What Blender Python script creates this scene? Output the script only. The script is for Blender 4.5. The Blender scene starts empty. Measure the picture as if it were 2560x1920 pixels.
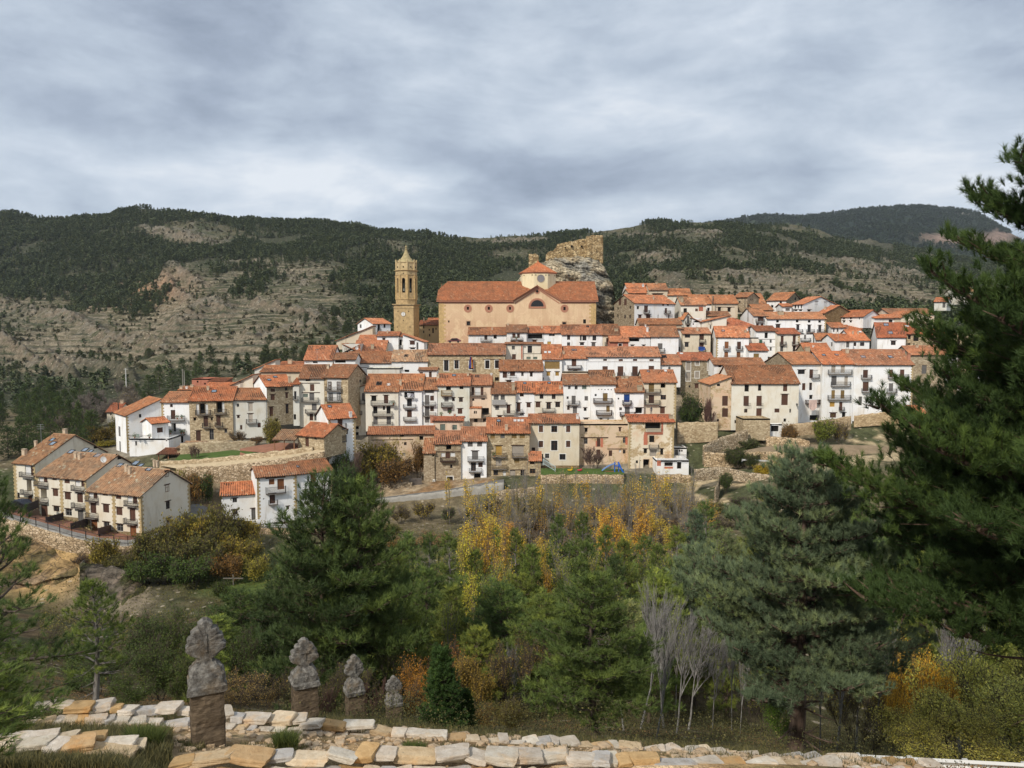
import bpy,math,random
import numpy as np
from mathutils import Vector,Matrix
C=bpy.context.scene
COL=C.collection
R=math.radians
# ---------------------------------------------------------------- camera
F=1900.0;PITCH=R(4.1)
cam_d=bpy.data.cameras.new("camera");cam=bpy.data.objects.new("camera",cam_d);COL.objects.link(cam)
cam_d.sensor_width=36.0;cam_d.lens=36.0*F/2560.0
cam_d.clip_start=0.2;cam_d.clip_end=12000
cam.location=(0,0,0);cam.rotation_euler=(R(90)-PITCH,0,0)
C.camera=cam
# ---------------------------------------------------------------- sun and sky
SUN_EL=R(40);SUN_AZ=R(-146)
sund=bpy.data.lights.new("sun",'SUN');sund.energy=3.15;sund.angle=R(4);sund.color=(1.0,0.93,0.83)
sun=bpy.data.objects.new("sun",sund);COL.objects.link(sun)
sdir=Vector((math.cos(SUN_EL)*math.sin(SUN_AZ),math.cos(SUN_EL)*math.cos(SUN_AZ),math.sin(SUN_EL)))
sun.rotation_euler=sdir.to_track_quat('Z','Y').to_euler();sun.location=(0,-30,60)
C.view_settings.view_transform='Standard';C.view_settings.look='None'
C.view_settings.exposure=0.17;C.view_settings.gamma=1.0;C.view_settings.use_curve_mapping=False
W=bpy.data.worlds.new("World");C.world=W;W.use_nodes=True
nt=W.node_tree;N=nt.nodes;L=nt.links
for n in list(N):N.remove(n)
def wn(t,**k):
 n=N.new(t)
 for a,b in k.items():setattr(n,a,b)
 return n
def wm(op,a,b=None,c=None):
 n=N.new('ShaderNodeMath');n.operation=op
 for i,x in enumerate((a,b,c)):
  if x is None:continue
  if isinstance(x,(int,float)):n.inputs[i].default_value=x
  else:L.new(x,n.inputs[i])
 return n.outputs[0]
out=wn('ShaderNodeOutputWorld');sky=wn('ShaderNodeTexSky',sky_type='NISHITA',sun_disc=False)
sky.sun_elevation=SUN_EL;sky.sun_rotation=SUN_AZ;sky.air_density=1.0;sky.dust_density=1.0
bg1=wn('ShaderNodeBackground');bg1.inputs[1].default_value=0.09;L.new(sky.outputs[0],bg1.inputs[0])
tc=wn('ShaderNodeTexCoord');sep=wn('ShaderNodeSeparateXYZ');L.new(tc.outputs['Generated'],sep.inputs[0])
zc=wm('ADD',wm('MAXIMUM',sep.outputs[2],0.0),0.30)
cx=wm('DIVIDE',sep.outputs[0],zc);cy=wm('DIVIDE',sep.outputs[1],zc)
comb=wn('ShaderNodeCombineXYZ');L.new(cx,comb.inputs[0]);L.new(cy,comb.inputs[1])
def wnoise(scale,detail,rough,off,sc=(1,1,1),dist=0.0,dirn=False):
 mp=wn('ShaderNodeMapping');mp.inputs['Location'].default_value=off;mp.inputs['Scale'].default_value=sc
 mp.inputs['Rotation'].default_value=(0,0,0.25)
 L.new(tc.outputs['Generated']if dirn else comb.outputs[0],mp.inputs[0])
 n=wn('ShaderNodeTexNoise');n.inputs['Scale'].default_value=scale;n.inputs['Detail'].default_value=detail
 n.inputs['Roughness'].default_value=rough;n.inputs['Distortion'].default_value=dist
 L.new(mp.outputs[0],n.inputs['Vector']);return n.outputs[0]
n1=wnoise(1.2,3,0.5,(3.1,1.7,0.4),(0.9,1.0,1),0.4)
n2=wnoise(5.0,9,0.58,(7.3,2.2,1.4),(0.75,0.75,2.2),0.35,True)
n3=wnoise(15.0,8,0.6,(1.3,8.2,2.4),(0.7,0.7,1.7),0.3,True)
dens=wm('ADD',wm('MULTIPLY',n1,0.72),wm('ADD',wm('MULTIPLY',n2,0.60),wm('ADD',wm('MULTIPLY',n3,0.26),-.29)))
az=wm('ARCTAN2',sep.outputs[0],sep.outputs[1]);el=wm('ARCSINE',sep.outputs[2])
def bank(a,e,sa,se,wgt):
 p=wm('POWER',wm('DIVIDE',wm('SUBTRACT',az,a),sa),2.0);q=wm('POWER',wm('DIVIDE',wm('SUBTRACT',el,e),se),2.0)
 return wm('MULTIPLY',wm('EXPONENT',wm('MULTIPLY',wm('ADD',p,q),-1.0)),wgt*1.35)
BANKS=[(0.08,0.195,0.22,0.035,0.13),(0.22,0.19,0.13,0.022,.05),(-0.50,0.23,0.22,0.04,0.04),(-0.20,0.185,0.16,0.02,-0.06),(-0.62,0.19,0.12,0.05,-0.05),(-0.25,0.33,0.35,0.06,0.05),(0.62,0.33,0.10,0.10,0.07),(0.16,0.37,0.25,0.03,-0.03),(0.64,0.145,0.05,0.025,-0.12),(0.10,0.145,0.25,0.02,-0.05),(0.3,0.26,0.15,0.05,0.03),(-0.33,0.42,0.12,0.05,-0.05),(0.50,0.42,0.1,0.05,-0.05)]
for b in BANKS:dens=wm('ADD',dens,bank(*b))
ramp=wn('ShaderNodeValToRGB');L.new(dens,ramp.inputs[0])
e=ramp.color_ramp.elements
e[0].position=0.33;e[0].color=(0.78,0.82,0.87,1)
e[1].position=0.72;e[1].color=(0.255,0.305,0.395,1)
x=e.new(0.42);x.color=(0.61,0.675,0.76,1)
x=e.new(0.52);x.color=(0.47,0.54,0.635,1)
x=e.new(0.61);x.color=(0.355,0.415,0.515,1)
bg2=wn('ShaderNodeBackground');bg2.inputs[1].default_value=1.0;L.new(ramp.outputs[0],bg2.inputs[0])
mx=wn('ShaderNodeMixShader');mx.inputs[0].default_value=0.93
L.new(bg1.outputs[0],mx.inputs[1]);L.new(bg2.outputs[0],mx.inputs[2]);L.new(mx.outputs[0],out.inputs[0])
# ---------------------------------------------------------------- geometry of the view
CP,SP=math.cos(PITCH),math.sin(PITCH)
def ray(px,py):
 v=960.0-py
 return Vector((px-1280.0,F*CP+v*SP,-F*SP+v*CP))
def at(px,py,Y):
 d=ray(px,py);return d*(Y/d.y)
def zat(py,Y,px=1280):return at(px,py,Y).z
def pix(p):
 x,y,z=p
 dep=y*CP-z*SP;up=y*SP+z*CP
 return 1280.0+F*x/dep,960.0-F*up/dep
def hit(px,py,P,n):
 d=ray(px,py);return d*(P.dot(n)/d.dot(n))
def _hash(i,j,s):
 h=(i*374761393+j*668265263+s*974634777)&0xffffffff
 h=((h^(h>>13))*1274126177)&0xffffffff
 return((h^(h>>16))&0xffffff)/float(0xffffff)
def vnoise(x,y,s=0):
 x=np.asarray(x,float);y=np.asarray(y,float)
 i=np.floor(x).astype(np.int64);j=np.floor(y).astype(np.int64)
 fx=x-i;fy=y-j;fx=fx*fx*(3-2*fx);fy=fy*fy*(3-2*fy)
 a=_hash(i,j,s);b=_hash(i+1,j,s);c=_hash(i,j+1,s);d=_hash(i+1,j+1,s)
 return(a+(b-a)*fx)*(1-fy)+(c+(d-c)*fx)*fy
def fbm(x,y,o=4,s=0,g=0.5):
 t=0;a=1;n=0
 for k in range(o):
  t=t+a*vnoise(x*2**k+k*17.3,y*2**k-k*9.1,s+k);n+=a;a*=g
 return t/n
def finish(o,label=None,cat=None,group=None,kind=None):
 if label:o['label']=label
 if cat:o['category']=cat
 if group:o['group']=group
 if kind:o['kind']=kind
 return o
def empty(name,loc,label,cat,group=None,rz=0):
 o=bpy.data.objects.new(name,None);COL.objects.link(o);o.location=loc;o.rotation_euler=(0,0,rz)
 o.empty_display_size=0.2
 return finish(o,label,cat,group)
def link(name,me,parent=None,color=None,mats=()):
 o=bpy.data.objects.new(name,me);COL.objects.link(o)
 for m in mats:me.materials.append(m)
 if color is not None:o.color=(*color[:3],1)
 if parent is not None:o.parent=parent
 return o
def npmesh(name,V,Fq,smooth=False,attrs=None,mi=None):
 """V (n,3) array, Fq (m,k) array of equal-size faces"""
 me=bpy.data.meshes.new(name)
 V=np.asarray(V,np.float32);Fq=np.asarray(Fq,np.int32);k=Fq.shape[1]
 me.vertices.add(len(V));me.vertices.foreach_set('co',V.ravel())
 me.loops.add(Fq.size);me.loops.foreach_set('vertex_index',Fq.ravel())
 me.polygons.add(len(Fq));me.polygons.foreach_set('loop_start',np.arange(0,Fq.size,k,dtype=np.int32))
 me.polygons.foreach_set('loop_total',np.full(len(Fq),k,np.int32))
 if smooth:me.polygons.foreach_set('use_smooth',np.ones(len(Fq),bool))
 if mi is not None:me.polygons.foreach_set('material_index',np.asarray(mi,np.int32))
 if attrs:
  for an,av in attrs.items():
   av=np.asarray(av,np.float32)
   if av.ndim==2:
    if av.shape[1]==3:av=np.hstack([av,np.ones((len(av),1),np.float32)])
    a=me.attributes.new(an,'FLOAT_COLOR','POINT');a.data.foreach_set('color',av.ravel())
   else:
    a=me.attributes.new(an,'FLOAT','POINT');a.data.foreach_set('value',av)
 me.update(calc_edges=True);return me
class MB:
 """collects shapes and links them as ONE mesh object"""
 def __init__(s,M=None):s.v=[];s.f=[];s.m=[];s.uv=[];s.M=M;s.cur=0
 def add(s,vs,fs,uv=None):
  b=len(s.v)
  for p in vs:
   p=Vector(p)
   if s.M is not None:p=s.M@p
   s.v.append(p)
  for i,f in enumerate(fs):
   s.f.append([b+k for k in f]);s.m.append(s.cur)
   s.uv.append(uv[i]if uv else None)
 def quad(s,a,b,c,d,uv=None):s.add((a,b,c,d),((0,1,2,3),),[uv]if uv else None)
 def box(s,x0,y0,z0,x1,y1,z1):
  s.add([(x,y,z)for z in(z0,z1)for y in(y0,y1)for x in(x0,x1)],[(0,2,3,1),(4,5,7,6),(0,1,5,4),(2,6,7,3),(0,4,6,2),(1,3,7,5)])
 def bar(s,a,b,w,h=None,up=Vector((0,0,1))):
  a=Vector(a);b=Vector(b);d=(b-a);h=h or w
  if d.length<1e-6:return
  d.normalize();u=Vector(up)
  if abs(d.dot(u))>0.95:u=Vector((0,1,0))
  r=d.cross(u).normalized()*(w/2);t=r.cross(d).normalized()*(h/2)
  s.add([a-r-t,a+r-t,a+r+t,a-r+t,b-r-t,b+r-t,b+r+t,b-r+t],[(0,1,2,3),(7,6,5,4),(0,4,5,1),(1,5,6,2),(2,6,7,3),(3,7,4,0)])
 def tube(s,pts,rad,n=6,cap=True):
  P=[Vector(p)for p in pts];rr=rad if hasattr(rad,'__len__')else[rad]*len(P)
  vs=[];fs=[];ref=Vector((0.13,0.31,0.94))
  for i,p in enumerate(P):
   d=(P[min(i+1,len(P)-1)]-P[max(i-1,0)]).normalized()
   if abs(d.dot(ref))>0.95:ref=Vector((1,0.1,0.05))
   u=d.cross(ref).normalized();w=d.cross(u)
   for k in range(n):
    t=2*math.pi*k/n;vs.append(p+(u*math.cos(t)+w*math.sin(t))*rr[i])
  for i in range(len(P)-1):
   for k in range(n):
    a=i*n+k;b=i*n+(k+1)%n;fs.append((a,b,b+n,a+n))
  if cap:fs+=[tuple(range(n))[::-1],tuple(range((len(P)-1)*n,len(P)*n))]
  s.add(vs,fs)
 def lathe(s,prof,n=24,c=(0,0,0),rot=0.0):
  vs=[];fs=[]
  for r,z in prof:
   for k in range(n):
    t=2*math.pi*(k+0.5)/n+rot;vs.append((c[0]+r*math.cos(t),c[1]+r*math.sin(t),c[2]+z))
  for i in range(len(prof)-1):
   for k in range(n):
    a=i*n+k;b=i*n+(k+1)%n;fs.append((a,b,b+n,a+n))
  fs.append(tuple(range((len(prof)-1)*n,len(prof)*n)))
  s.add(vs,fs)
 def build(s,name,mats,parent=None,color=None,smooth=False):
  if not s.f:return None
  me=bpy.data.meshes.new(name);me.from_pydata([tuple(p)for p in s.v],[],s.f)
  if not isinstance(mats,(list,tuple)):mats=[mats]
  for m in mats:me.materials.append(m)
  me.polygons.foreach_set('material_index',s.m)
  if any(u is not None for u in s.uv):
   ul=me.uv_layers.new(name='UVMap').data;i=0
   for f,u in zip(s.f,s.uv):
    for k in range(len(f)):
     if u is not None:ul[i].uv=u[k]
     i+=1
  if smooth:me.polygons.foreach_set('use_smooth',[True]*len(s.f))
  me.update()
  return link(name,me,parent,color)
MATS={}
class NT:
 def __init__(s,name,rough=0.9,spec=0.2):
  m=bpy.data.materials.new(name);m.use_nodes=True;s.m=m;s.t=m.node_tree;s.n=s.t.nodes;s.l=s.t.links
  s.b=s.n['Principled BSDF'];s.b.inputs['Roughness'].default_value=rough
  s.b.inputs['Specular IOR Level'].default_value=spec;MATS[name]=m
 def new(s,t,**k):
  n=s.n.new(t)
  for a,b in k.items():setattr(n,a,b)
  return n
 def put(s,sock,v):
  if isinstance(v,(int,float)):sock.default_value=v
  elif isinstance(v,(tuple,list)):sock.default_value=(*v,1)if len(v)==3 and sock.type=='RGBA' else v
  else:s.l.new(v,sock)
 def math(s,op,a,b=None,c=None,clamp=False):
  n=s.new('ShaderNodeMath',operation=op,use_clamp=clamp)
  for i,x in enumerate((a,b,c)):
   if x is not None:s.put(n.inputs[i],x)
  return n.outputs[0]
 def coord(s,w='Object',scale=None):
  o=s.new('ShaderNodeTexCoord').outputs[w]
  if scale:
   mp=s.new('ShaderNodeMapping');mp.inputs['Scale'].default_value=scale;s.l.new(o,mp.inputs[0]);o=mp.outputs[0]
  return o
 def noise(s,vec,scale,detail=4,rough=0.55,dist=0.0):
  n=s.new('ShaderNodeTexNoise');s.l.new(vec,n.inputs['Vector']);n.inputs['Scale'].default_value=scale
  n.inputs['Detail'].default_value=detail;n.inputs['Roughness'].default_value=rough;n.inputs['Distortion'].default_value=dist
  return n.outputs[0]
 def vor(s,vec,scale,feature='F1',out='Distance',rnd=1.0):
  n=s.new('ShaderNodeTexVoronoi',feature=feature);s.l.new(vec,n.inputs['Vector']);n.inputs['Scale'].default_value=scale
  n.inputs['Randomness'].default_value=rnd
  return n.outputs[out]
 def ramp(s,fac,*stops,interp='LINEAR'):
  n=s.new('ShaderNodeValToRGB');s.l.new(fac,n.inputs[0]);e=n.color_ramp.elements;n.color_ramp.interpolation=interp
  while len(e)<len(stops):e.new(0.5)
  for x,(p,c)in zip(e,stops):
   x.position=p;x.color=(c,c,c,1)if isinstance(c,(int,float))else(*c,1)
  return n.outputs[0]
 def mix(s,fac,a,b,mode='MIX'):
  n=s.new('ShaderNodeMix',data_type='RGBA',blend_type=mode)
  s.put(n.inputs['Factor'],fac);s.put(n.inputs['A'],a);s.put(n.inputs['B'],b);return n.outputs['Result']
 def ocol(s):return s.new('ShaderNodeObjectInfo').outputs['Color']
 def orand(s):return s.new('ShaderNodeObjectInfo').outputs['Random']
 def attr(s,name):return s.new('ShaderNodeAttribute',attribute_name=name)
 def bump(s,h,strength=0.5,dist=0.05):
  n=s.new('ShaderNodeBump');s.put(n.inputs['Height'],h);n.inputs['Strength'].default_value=strength
  n.inputs['Distance'].default_value=dist;s.l.new(n.outputs[0],s.b.inputs['Normal'])
 def base(s,c):s.put(s.b.inputs['Base Color'],c);return s.m
def world_pos(t):return t.new('ShaderNodeNewGeometry').outputs['Position']
t=NT('roof_tile',0.85,0.15);uv=t.new('ShaderNodeUVMap').outputs[0]
sp=t.new('ShaderNodeSeparateXYZ');t.l.new(uv,sp.inputs[0])
fu=t.math('FLOOR',t.math('DIVIDE',sp.outputs[0],0.40));fv=t.math('FLOOR',t.math('DIVIDE',sp.outputs[1],0.42))
cb=t.new('ShaderNodeCombineXYZ');t.l.new(fu,cb.inputs[0]);t.l.new(fv,cb.inputs[1]);t.l.new(t.orand(),cb.inputs[2])
wn_=t.new('ShaderNodeTexWhiteNoise',noise_dimensions='3D');t.l.new(cb.outputs[0],wn_.inputs[0])
tile=t.ramp(wn_.outputs['Value'],(0.0,(0.29,0.118,0.058)),(0.3,(0.39,0.155,0.074)),(0.7,(0.46,0.184,0.086)),(0.96,(0.50,0.22,0.11)),(1.0,(0.54,0.36,0.23)))
pos=world_pos(t)
big=t.noise(pos,0.45,6,0.65)
c=t.mix(t.ramp(big,(0.40,0.0),(0.66,0.85)),tile,t.mix(0.6,tile,(0.16,0.105,0.07)))
fine=t.noise(pos,2.3,4,0.7)
c=t.mix(t.ramp(fine,(0.60,0.0),(0.78,0.55)),c,(0.33,0.26,0.17))
c=t.mix(1.0,c,t.ocol(),'MULTIPLY')
t.base(c)
t=NT('plaster',0.92,0.1);pos=t.coord('Object');wp=world_pos(t)
n=t.noise(wp,0.35,6,0.6);m2=t.coord('Object',(0.9,0.9,0.16));st=t.noise(m2,1.3,6,0.65)
c=t.mix(t.ramp(n,(0.46,0.0),(0.70,0.42)),t.ocol(),t.mix(1.0,t.ocol(),(0.80,0.66,0.46),'MULTIPLY'))
c=t.mix(t.ramp(st,(0.53,0.0),(0.74,0.65)),c,t.mix(1.0,t.ocol(),(0.60,0.54,0.45),'MULTIPLY'))
t.bump(t.noise(wp,5,4,0.6),0.25,0.03);t.base(c)
t=NT('worn_plaster',0.93,0.1);wp=world_pos(t)
cell=t.vor(wp,2.6,'F1','Color');edge=t.vor(wp,2.6,'DISTANCE_TO_EDGE')
sx=t.new('ShaderNodeSeparateColor');t.l.new(cell,sx.inputs[0])
stone=t.ramp(sx.outputs[0],(0,(0.36,0.25,0.13)),(0.5,(0.47,0.35,0.20)),(1,(0.56,0.45,0.30)))
stone=t.mix(t.ramp(edge,(0.02,1.0),(0.07,0.0)),stone,(0.50,0.39,0.25))
ms=t.ramp(t.noise(wp,0.42,7,0.68,0.5),(0.50,0.0),(0.57,1.0))
c=t.mix(ms,t.ocol(),stone);pk=t.ramp(t.noise(wp,0.28,5,0.6),(0.5,0.0),(0.66,0.5))
c=t.mix(pk,c,t.mix(1.0,c,(0.92,0.66,0.52),'MULTIPLY'));t.bump(t.math('MULTIPLY',edge,ms),0.5,0.08);t.base(c)
def rubble(name,scale,dark,mid,light,mortar,str_=0.7,moff=(1,1,1.5)):
 t=NT(name,0.95,0.1);wp=world_pos(t)
 mp=t.new('ShaderNodeMapping');mp.inputs['Scale'].default_value=moff;t.l.new(wp,mp.inputs[0]);v=mp.outputs[0]
 cell=t.vor(v,scale,'F1','Color');edge=t.vor(v,scale,'DISTANCE_TO_EDGE')
 sx=t.new('ShaderNodeSeparateColor');t.l.new(cell,sx.inputs[0])
 c=t.ramp(sx.outputs[0],(0,dark),(0.5,mid),(1,light))
 c=t.mix(t.ramp(edge,(0.02,1.0),(0.09,0.0)),c,mortar)
 c=t.mix(t.ramp(t.noise(wp,0.3,6,0.65),(0.45,0.0),(0.7,0.45)),c,t.mix(1.0,c,(0.60,0.52,0.42),'MULTIPLY'))
 c=t.mix(1.0,c,t.ocol(),'MULTIPLY');t.bump(edge,str_,0.12);t.base(c)
rubble('rubble_wall',2.3,(0.24,0.18,0.115),(0.355,0.28,0.185),(0.50,0.42,0.30),(0.32,0.26,0.18))
rubble('castle_stone',1.15,(0.24,0.16,0.08),(0.42,0.30,0.155),(0.56,0.43,0.25),(0.10,0.075,0.045),1.0)
rubble('dry_stone',2.0,(0.25,0.19,0.12),(0.40,0.31,0.20),(0.56,0.46,0.33),(0.09,0.07,0.045),1.0)
t=NT('church_plaster',0.92,0.1);wp=world_pos(t);n=t.noise(wp,0.30,7,0.68,0.6);n2=t.noise(wp,0.09,4,0.6)
mp=t.new('ShaderNodeMapping');mp.inputs['Scale'].default_value=(0.9,0.9,0.10);t.l.new(wp,mp.inputs[0]);st=t.noise(mp.outputs[0],0.9,6,0.65)
sz=t.new('ShaderNodeSeparateXYZ');t.l.new(wp,sz.inputs[0])
low=t.ramp(t.math('DIVIDE',t.math('ADD',sz.outputs[2],8.0),14.0),(0.3,1.0),(1.0,0.25))
c=t.mix(t.ramp(n2,(0.35,0.0),(0.7,0.6)),(0.72,0.53,0.335),(0.66,0.47,0.285))
c=t.mix(t.math('MULTIPLY',t.ramp(n,(0.46,0.0),(0.51,1.0)),low,clamp=True),c,(0.56,0.35,0.22))
c=t.mix(t.ramp(st,(0.50,0.0),(0.72,0.6)),c,(0.50,0.32,0.18));br=t.new('ShaderNodeTexBrick');br.inputs['Scale'].default_value=1.0;br.inputs['Brick Width'].default_value=1.1;br.inputs['Row Height'].default_value=.42;br.inputs['Mortar Size'].default_value=.035;mp2=t.new('ShaderNodeMapping');mp2.inputs['Rotation'].default_value=(R(90),0,0);t.l.new(wp,mp2.inputs[0]);t.l.new(mp2.outputs[0],br.inputs[0]);c=t.mix(t.math('MULTIPLY',br.outputs['Fac'],t.ramp(n2,(.4,.05),(.6,.4))),c,(.42,.28,.16));t.bump(t.noise(wp,2.0,6,0.7),0.35,0.08);t.base(c)
def plain(name,col,rough=0.9,spec=0.2,var=0.25,scale=3.0,metal=0.0,tint=False,bump=0.0):
 t=NT(name,rough,spec);wp=world_pos(t);n=t.noise(wp,scale,5,0.65)
 base=t.ocol()if tint else col
 dk=t.mix(1.0,base,(1-var,1-var,1-var),'MULTIPLY')if tint else tuple(x*(1-var)for x in col)
 t.b.inputs['Metallic'].default_value=metal
 if bump:t.bump(n,bump,0.05)
 return t.base(t.mix(t.ramp(n,(0.35,0.0),(0.7,1.0)),base,dk))
plain('ochre_stone',(0.50,0.335,0.145),0.93,0.1,0.42,1.2,tint=True,bump=0.5)
plain('painted',None,0.7,0.25,0.22,4.0,tint=True)
plain('dark_wood',(0.075,0.042,0.026),0.75,0.2,0.4,5.0)
plain('iron',(0.035,0.033,0.033),0.5,0.4,0.3,8.0)
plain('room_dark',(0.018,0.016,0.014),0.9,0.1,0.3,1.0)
plain('slab',(0.24,0.21,0.18),0.92,0.1,0.3,1.0)
plain('concrete',(0.36,0.34,0.30),0.92,0.1,0.3,1.0,bump=0.2)
plain('asphalt',(0.155,0.148,0.135),0.92,0.1,0.25,0.8)
t=NT('bark',0.95,0.1);wp=world_pos(t);mp=t.new('ShaderNodeMapping');mp.inputs['Scale'].default_value=(1,1,.25);t.l.new(wp,mp.inputs[0]);n=t.noise(mp.outputs[0],9.0,6,.7)
c=t.mix(1.0,t.ramp(n,(.3,(0.045,0.035,0.028)),(.55,(0.115,0.088,0.070)),(.8,(0.20,0.165,0.14))),t.ocol(),'MULTIPLY');t.bump(n,.9,.05);t.base(c)
plain('salmon',(0.47,0.215,0.13))
plain('white_metal',(0.60,0.60,0.58),0.5,0.4,0.1,3.0)
t=NT('glass',0.25,0.25);t.base(t.mix(t.orand(),(0.010,0.011,0.012),(0.035,0.036,0.038)))
t=NT('skylight_glass',0.12,0.9);t.base((0.30,0.36,0.42));t.b.inputs['Metallic'].default_value=0.6
MT=MATS
def leaf_mat(name,trans=0.25,rough=0.6,lo=(0.50,0.58,0.60),hi=(1.9,1.7,1.3)):
 t=NT(name,rough,0.15);a=t.attr('tone').outputs['Fac']
 hue=t.mix(t.math('MULTIPLY',t.orand(),0.3),t.ocol(),t.mix(1.0,t.ocol(),(1.35,1.2,0.8),'MULTIPLY'))
 c=t.mix(t.ramp(a,(0.0,1.0),(0.5,0.0)),hue,t.mix(1.0,hue,lo,'MULTIPLY'))
 c=t.mix(t.ramp(a,(0.55,0.0),(1.0,1.0)),c,t.mix(1.0,hue,hi,'MULTIPLY'))
 t.base(c)
 if trans:
  tr=t.new('ShaderNodeBsdfTranslucent');t.put(tr.inputs[0],c);mx=t.new('ShaderNodeMixShader');mx.inputs[0].default_value=trans
  t.l.new(t.b.outputs[0],mx.inputs[1]);t.l.new(tr.outputs[0],mx.inputs[2]);t.l.new(mx.outputs[0],t.n['Material Output'].inputs[0])
 return t.m
leaf_mat('needles',0.15,lo=(.55,.6,.6),hi=(2.0,1.8,1.3));leaf_mat('leaves',0.35);leaf_mat('far_foliage',0.2,lo=(.65,.7,.7),hi=(1.5,1.35,1.1))
# ---------------------------------------------------------------- terrain: measured profiles (metres ahead, photo height)
NEAR=[(2.0,2600),(6,2010)]
PROF={-300:[(10,1890),(12.5,1800),(16,1770),(40,1640),(80,1560),(100,1520),(112,1420),(118,1275),(140,1250),(155,1200),(200,1090),(260,1020),(350,960),(450,890),(600,780),(750,660),(900,552)],0:[(10,1888),(12.5,1802),(16,1780),(40,1640),(80,1560),(100,1520),(112,1430),(118,1292),(128,1280),(140,1268),(152,1210),(200,1085),(260,1015),(350,955),(450,880),(600,770),(750,655),(900,548)],150:[(10,1888),(12.5,1806),(16,1785),(40,1680),(80,1560),(98,1540),(110,1440),(116,1326),(122,1320),(134,1310),(142,1292),(155,1220),(170,1150),(200,1080),(260,1010),(350,950),(450,880),(600,770),(750,655),(920,540)],300:[(10,1890),(12.5,1812),(16,1792),(40,1720),(80,1590),(95,1560),(108,1440),(113,1395),(118,1362),(122,1352),(130,1342),(137,1325),(144,1250),(160,1150),(185,1110),(220,1050),(260,1000),(350,940),(450,885),(600,765),(750,650),(950,533)],480:[(10,1893),(12.5,1822),(16,1797),(40,1740),(80,1580),(95,1540),(104,1475),(120,1410),(128,1340),(134,1290),(143,1262),(147.5,1172),(150,1165),(156,1140),(166,1110),(185,1085),(230,990),(300,935),(400,860),(500,790),(700,655),(950,543)],650:[(10,1896),(12.5,1832),(16,1800),(30,1780),(50,1700),(80,1560),(100,1500),(115,1440),(128,1350),(133,1318),(140,1290),(144,1250),(148,1162),(152,1150),(166,1105),(185,1080),(200,985),(230,940),(300,915),(400,850),(500,780),(700,660),(950,558)],900:[(10,1898),(12.5,1846),(16,1810),(22,1805),(30,1795),(50,1710),(80,1540),(110,1400),(130,1330),(143,1292),(149.6,1278),(151.6,1247),(155.5,1240),(157.5,1225),(165,1190),(176,1110),(190,1040),(205,960),(225,905),(240,880),(260,885),(300,880),(400,825),(550,735),(750,645),(950,567)],1060:[(10,1900),(12.5,1852),(16,1822),(22,1812),(30,1800),(50,1710),(80,1540),(110,1400),(130,1330),(143,1284),(149.8,1268),(151.8,1236),(157,1214),(165,1190),(176,1100),(190,1030),(205,950),(225,895),(240,870),(260,885),(300,885),(400,830),(550,745),(750,655),(950,592)],1200:[(10,1902),(12.5,1860),(16,1845),(30,1810),(50,1715),(80,1530),(110,1390),(130,1330),(143,1296),(150.4,1256),(152.6,1216),(157,1202),(165,1185),(176,1100),(190,1020),(205,950),(225,890),(240,870),(260,868),(300,880),(450,820),(700,690),(1000,596)],1500:[(10,1908),(12.5,1872),(16,1860),(22,1850),(50,1720),(80,1520),(110,1390),(130,1320),(143,1275),(154,1225),(155.4,1190),(162,1182),(165,1178),(176,1095),(190,1010),(205,940),(225,885),(240,862),(262,850),(320,850),(450,765),(700,660),(950,584)],1750:[(10,1914),(12.5,1885),(16,1880),(22,1870),(40,1790),(80,1510),(110,1370),(130,1310),(140,1275),(150,1235),(155,1218),(156.5,1196),(162,1188),(169,1135),(173.5,1096),(184,1060),(198,1000),(215,920),(235,855),(255,830),(300,815),(400,775),(550,700),(800,600),(950,551)],2000:[(10,1920),(12.5,1900),(16,1895),(22,1900),(40,1830),(80,1480),(110,1330),(130,1270),(142,1210),(152,1165),(160,1150),(166,1132),(176,1118),(184,1085),(198,1020),(215,940),(235,870),(255,830),(280,815),(330,800),(400,775),(600,690),(800,622),(1000,577)],2300:[(10,1930),(12.5,1915),(16,1920),(40,1890),(80,1450),(110,1310),(130,1250),(145,1190),(155,1160),(166,1130),(176,1110),(190,1050),(205,970),(225,900),(245,865),(280,830),(330,810),(400,790),(600,720),(900,662),(1100,640)],2600:[(10,1940),(12.5,1930),(16,1930),(40,1890),(80,1450),(110,1300),(130,1240),(145,1180),(176,1100),(200,1000),(225,920),(245,870),(280,825),(330,810),(400,785),(600,742),(900,705),(1200,690)],2900:[(10,1950),(12.5,1940),(16,1940),(40,1890),(80,1450),(110,1300),(145,1180),(200,990),(245,870),(300,825),(400,785),(600,742),(900,705),(1200,690)],}
_cols=sorted(PROF)
_LY=np.linspace(math.log(2.0),math.log(1500.0),1400)
_G=[]
for cpx in _cols:
 p=NEAR+([(9.0,1925)]if cpx<400 else[(9.3,2000),(9.62,1985)])+PROF[cpx];Yr,pr=p[-1];p=p+[(Yr*1.12,pr+14),(Yr*1.3,pr+60),(1600,pr+130)]
 _G.append(np.interp(_LY,[math.log(a)for a,b in p],[b for a,b in p]))
_G=np.array(_G)
_px=np.linspace(-300,2900,321)
_G=np.array([np.interp(_px,_cols,_G[:,j])for j in range(_G.shape[1])]).T
def _blur(A,ax,r):
 r=float(r);h=int(3*r+.5);k=np.exp(-0.5*(np.arange(-h,h+1)/r)**2);k/=k.sum();pad=[(0,0),(0,0)];pad[ax]=(h,h)
 B=np.pad(A,pad,'edge');out_=np.zeros_like(A)
 for i,w in enumerate(k):
  sl=[slice(None),slice(None)];sl[ax]=slice(i,i+A.shape[ax]);out_+=w*B[tuple(sl)]
 return out_
_G=_blur(_G,0,4);_Gs=_blur(_G,1,1.6)
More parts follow.
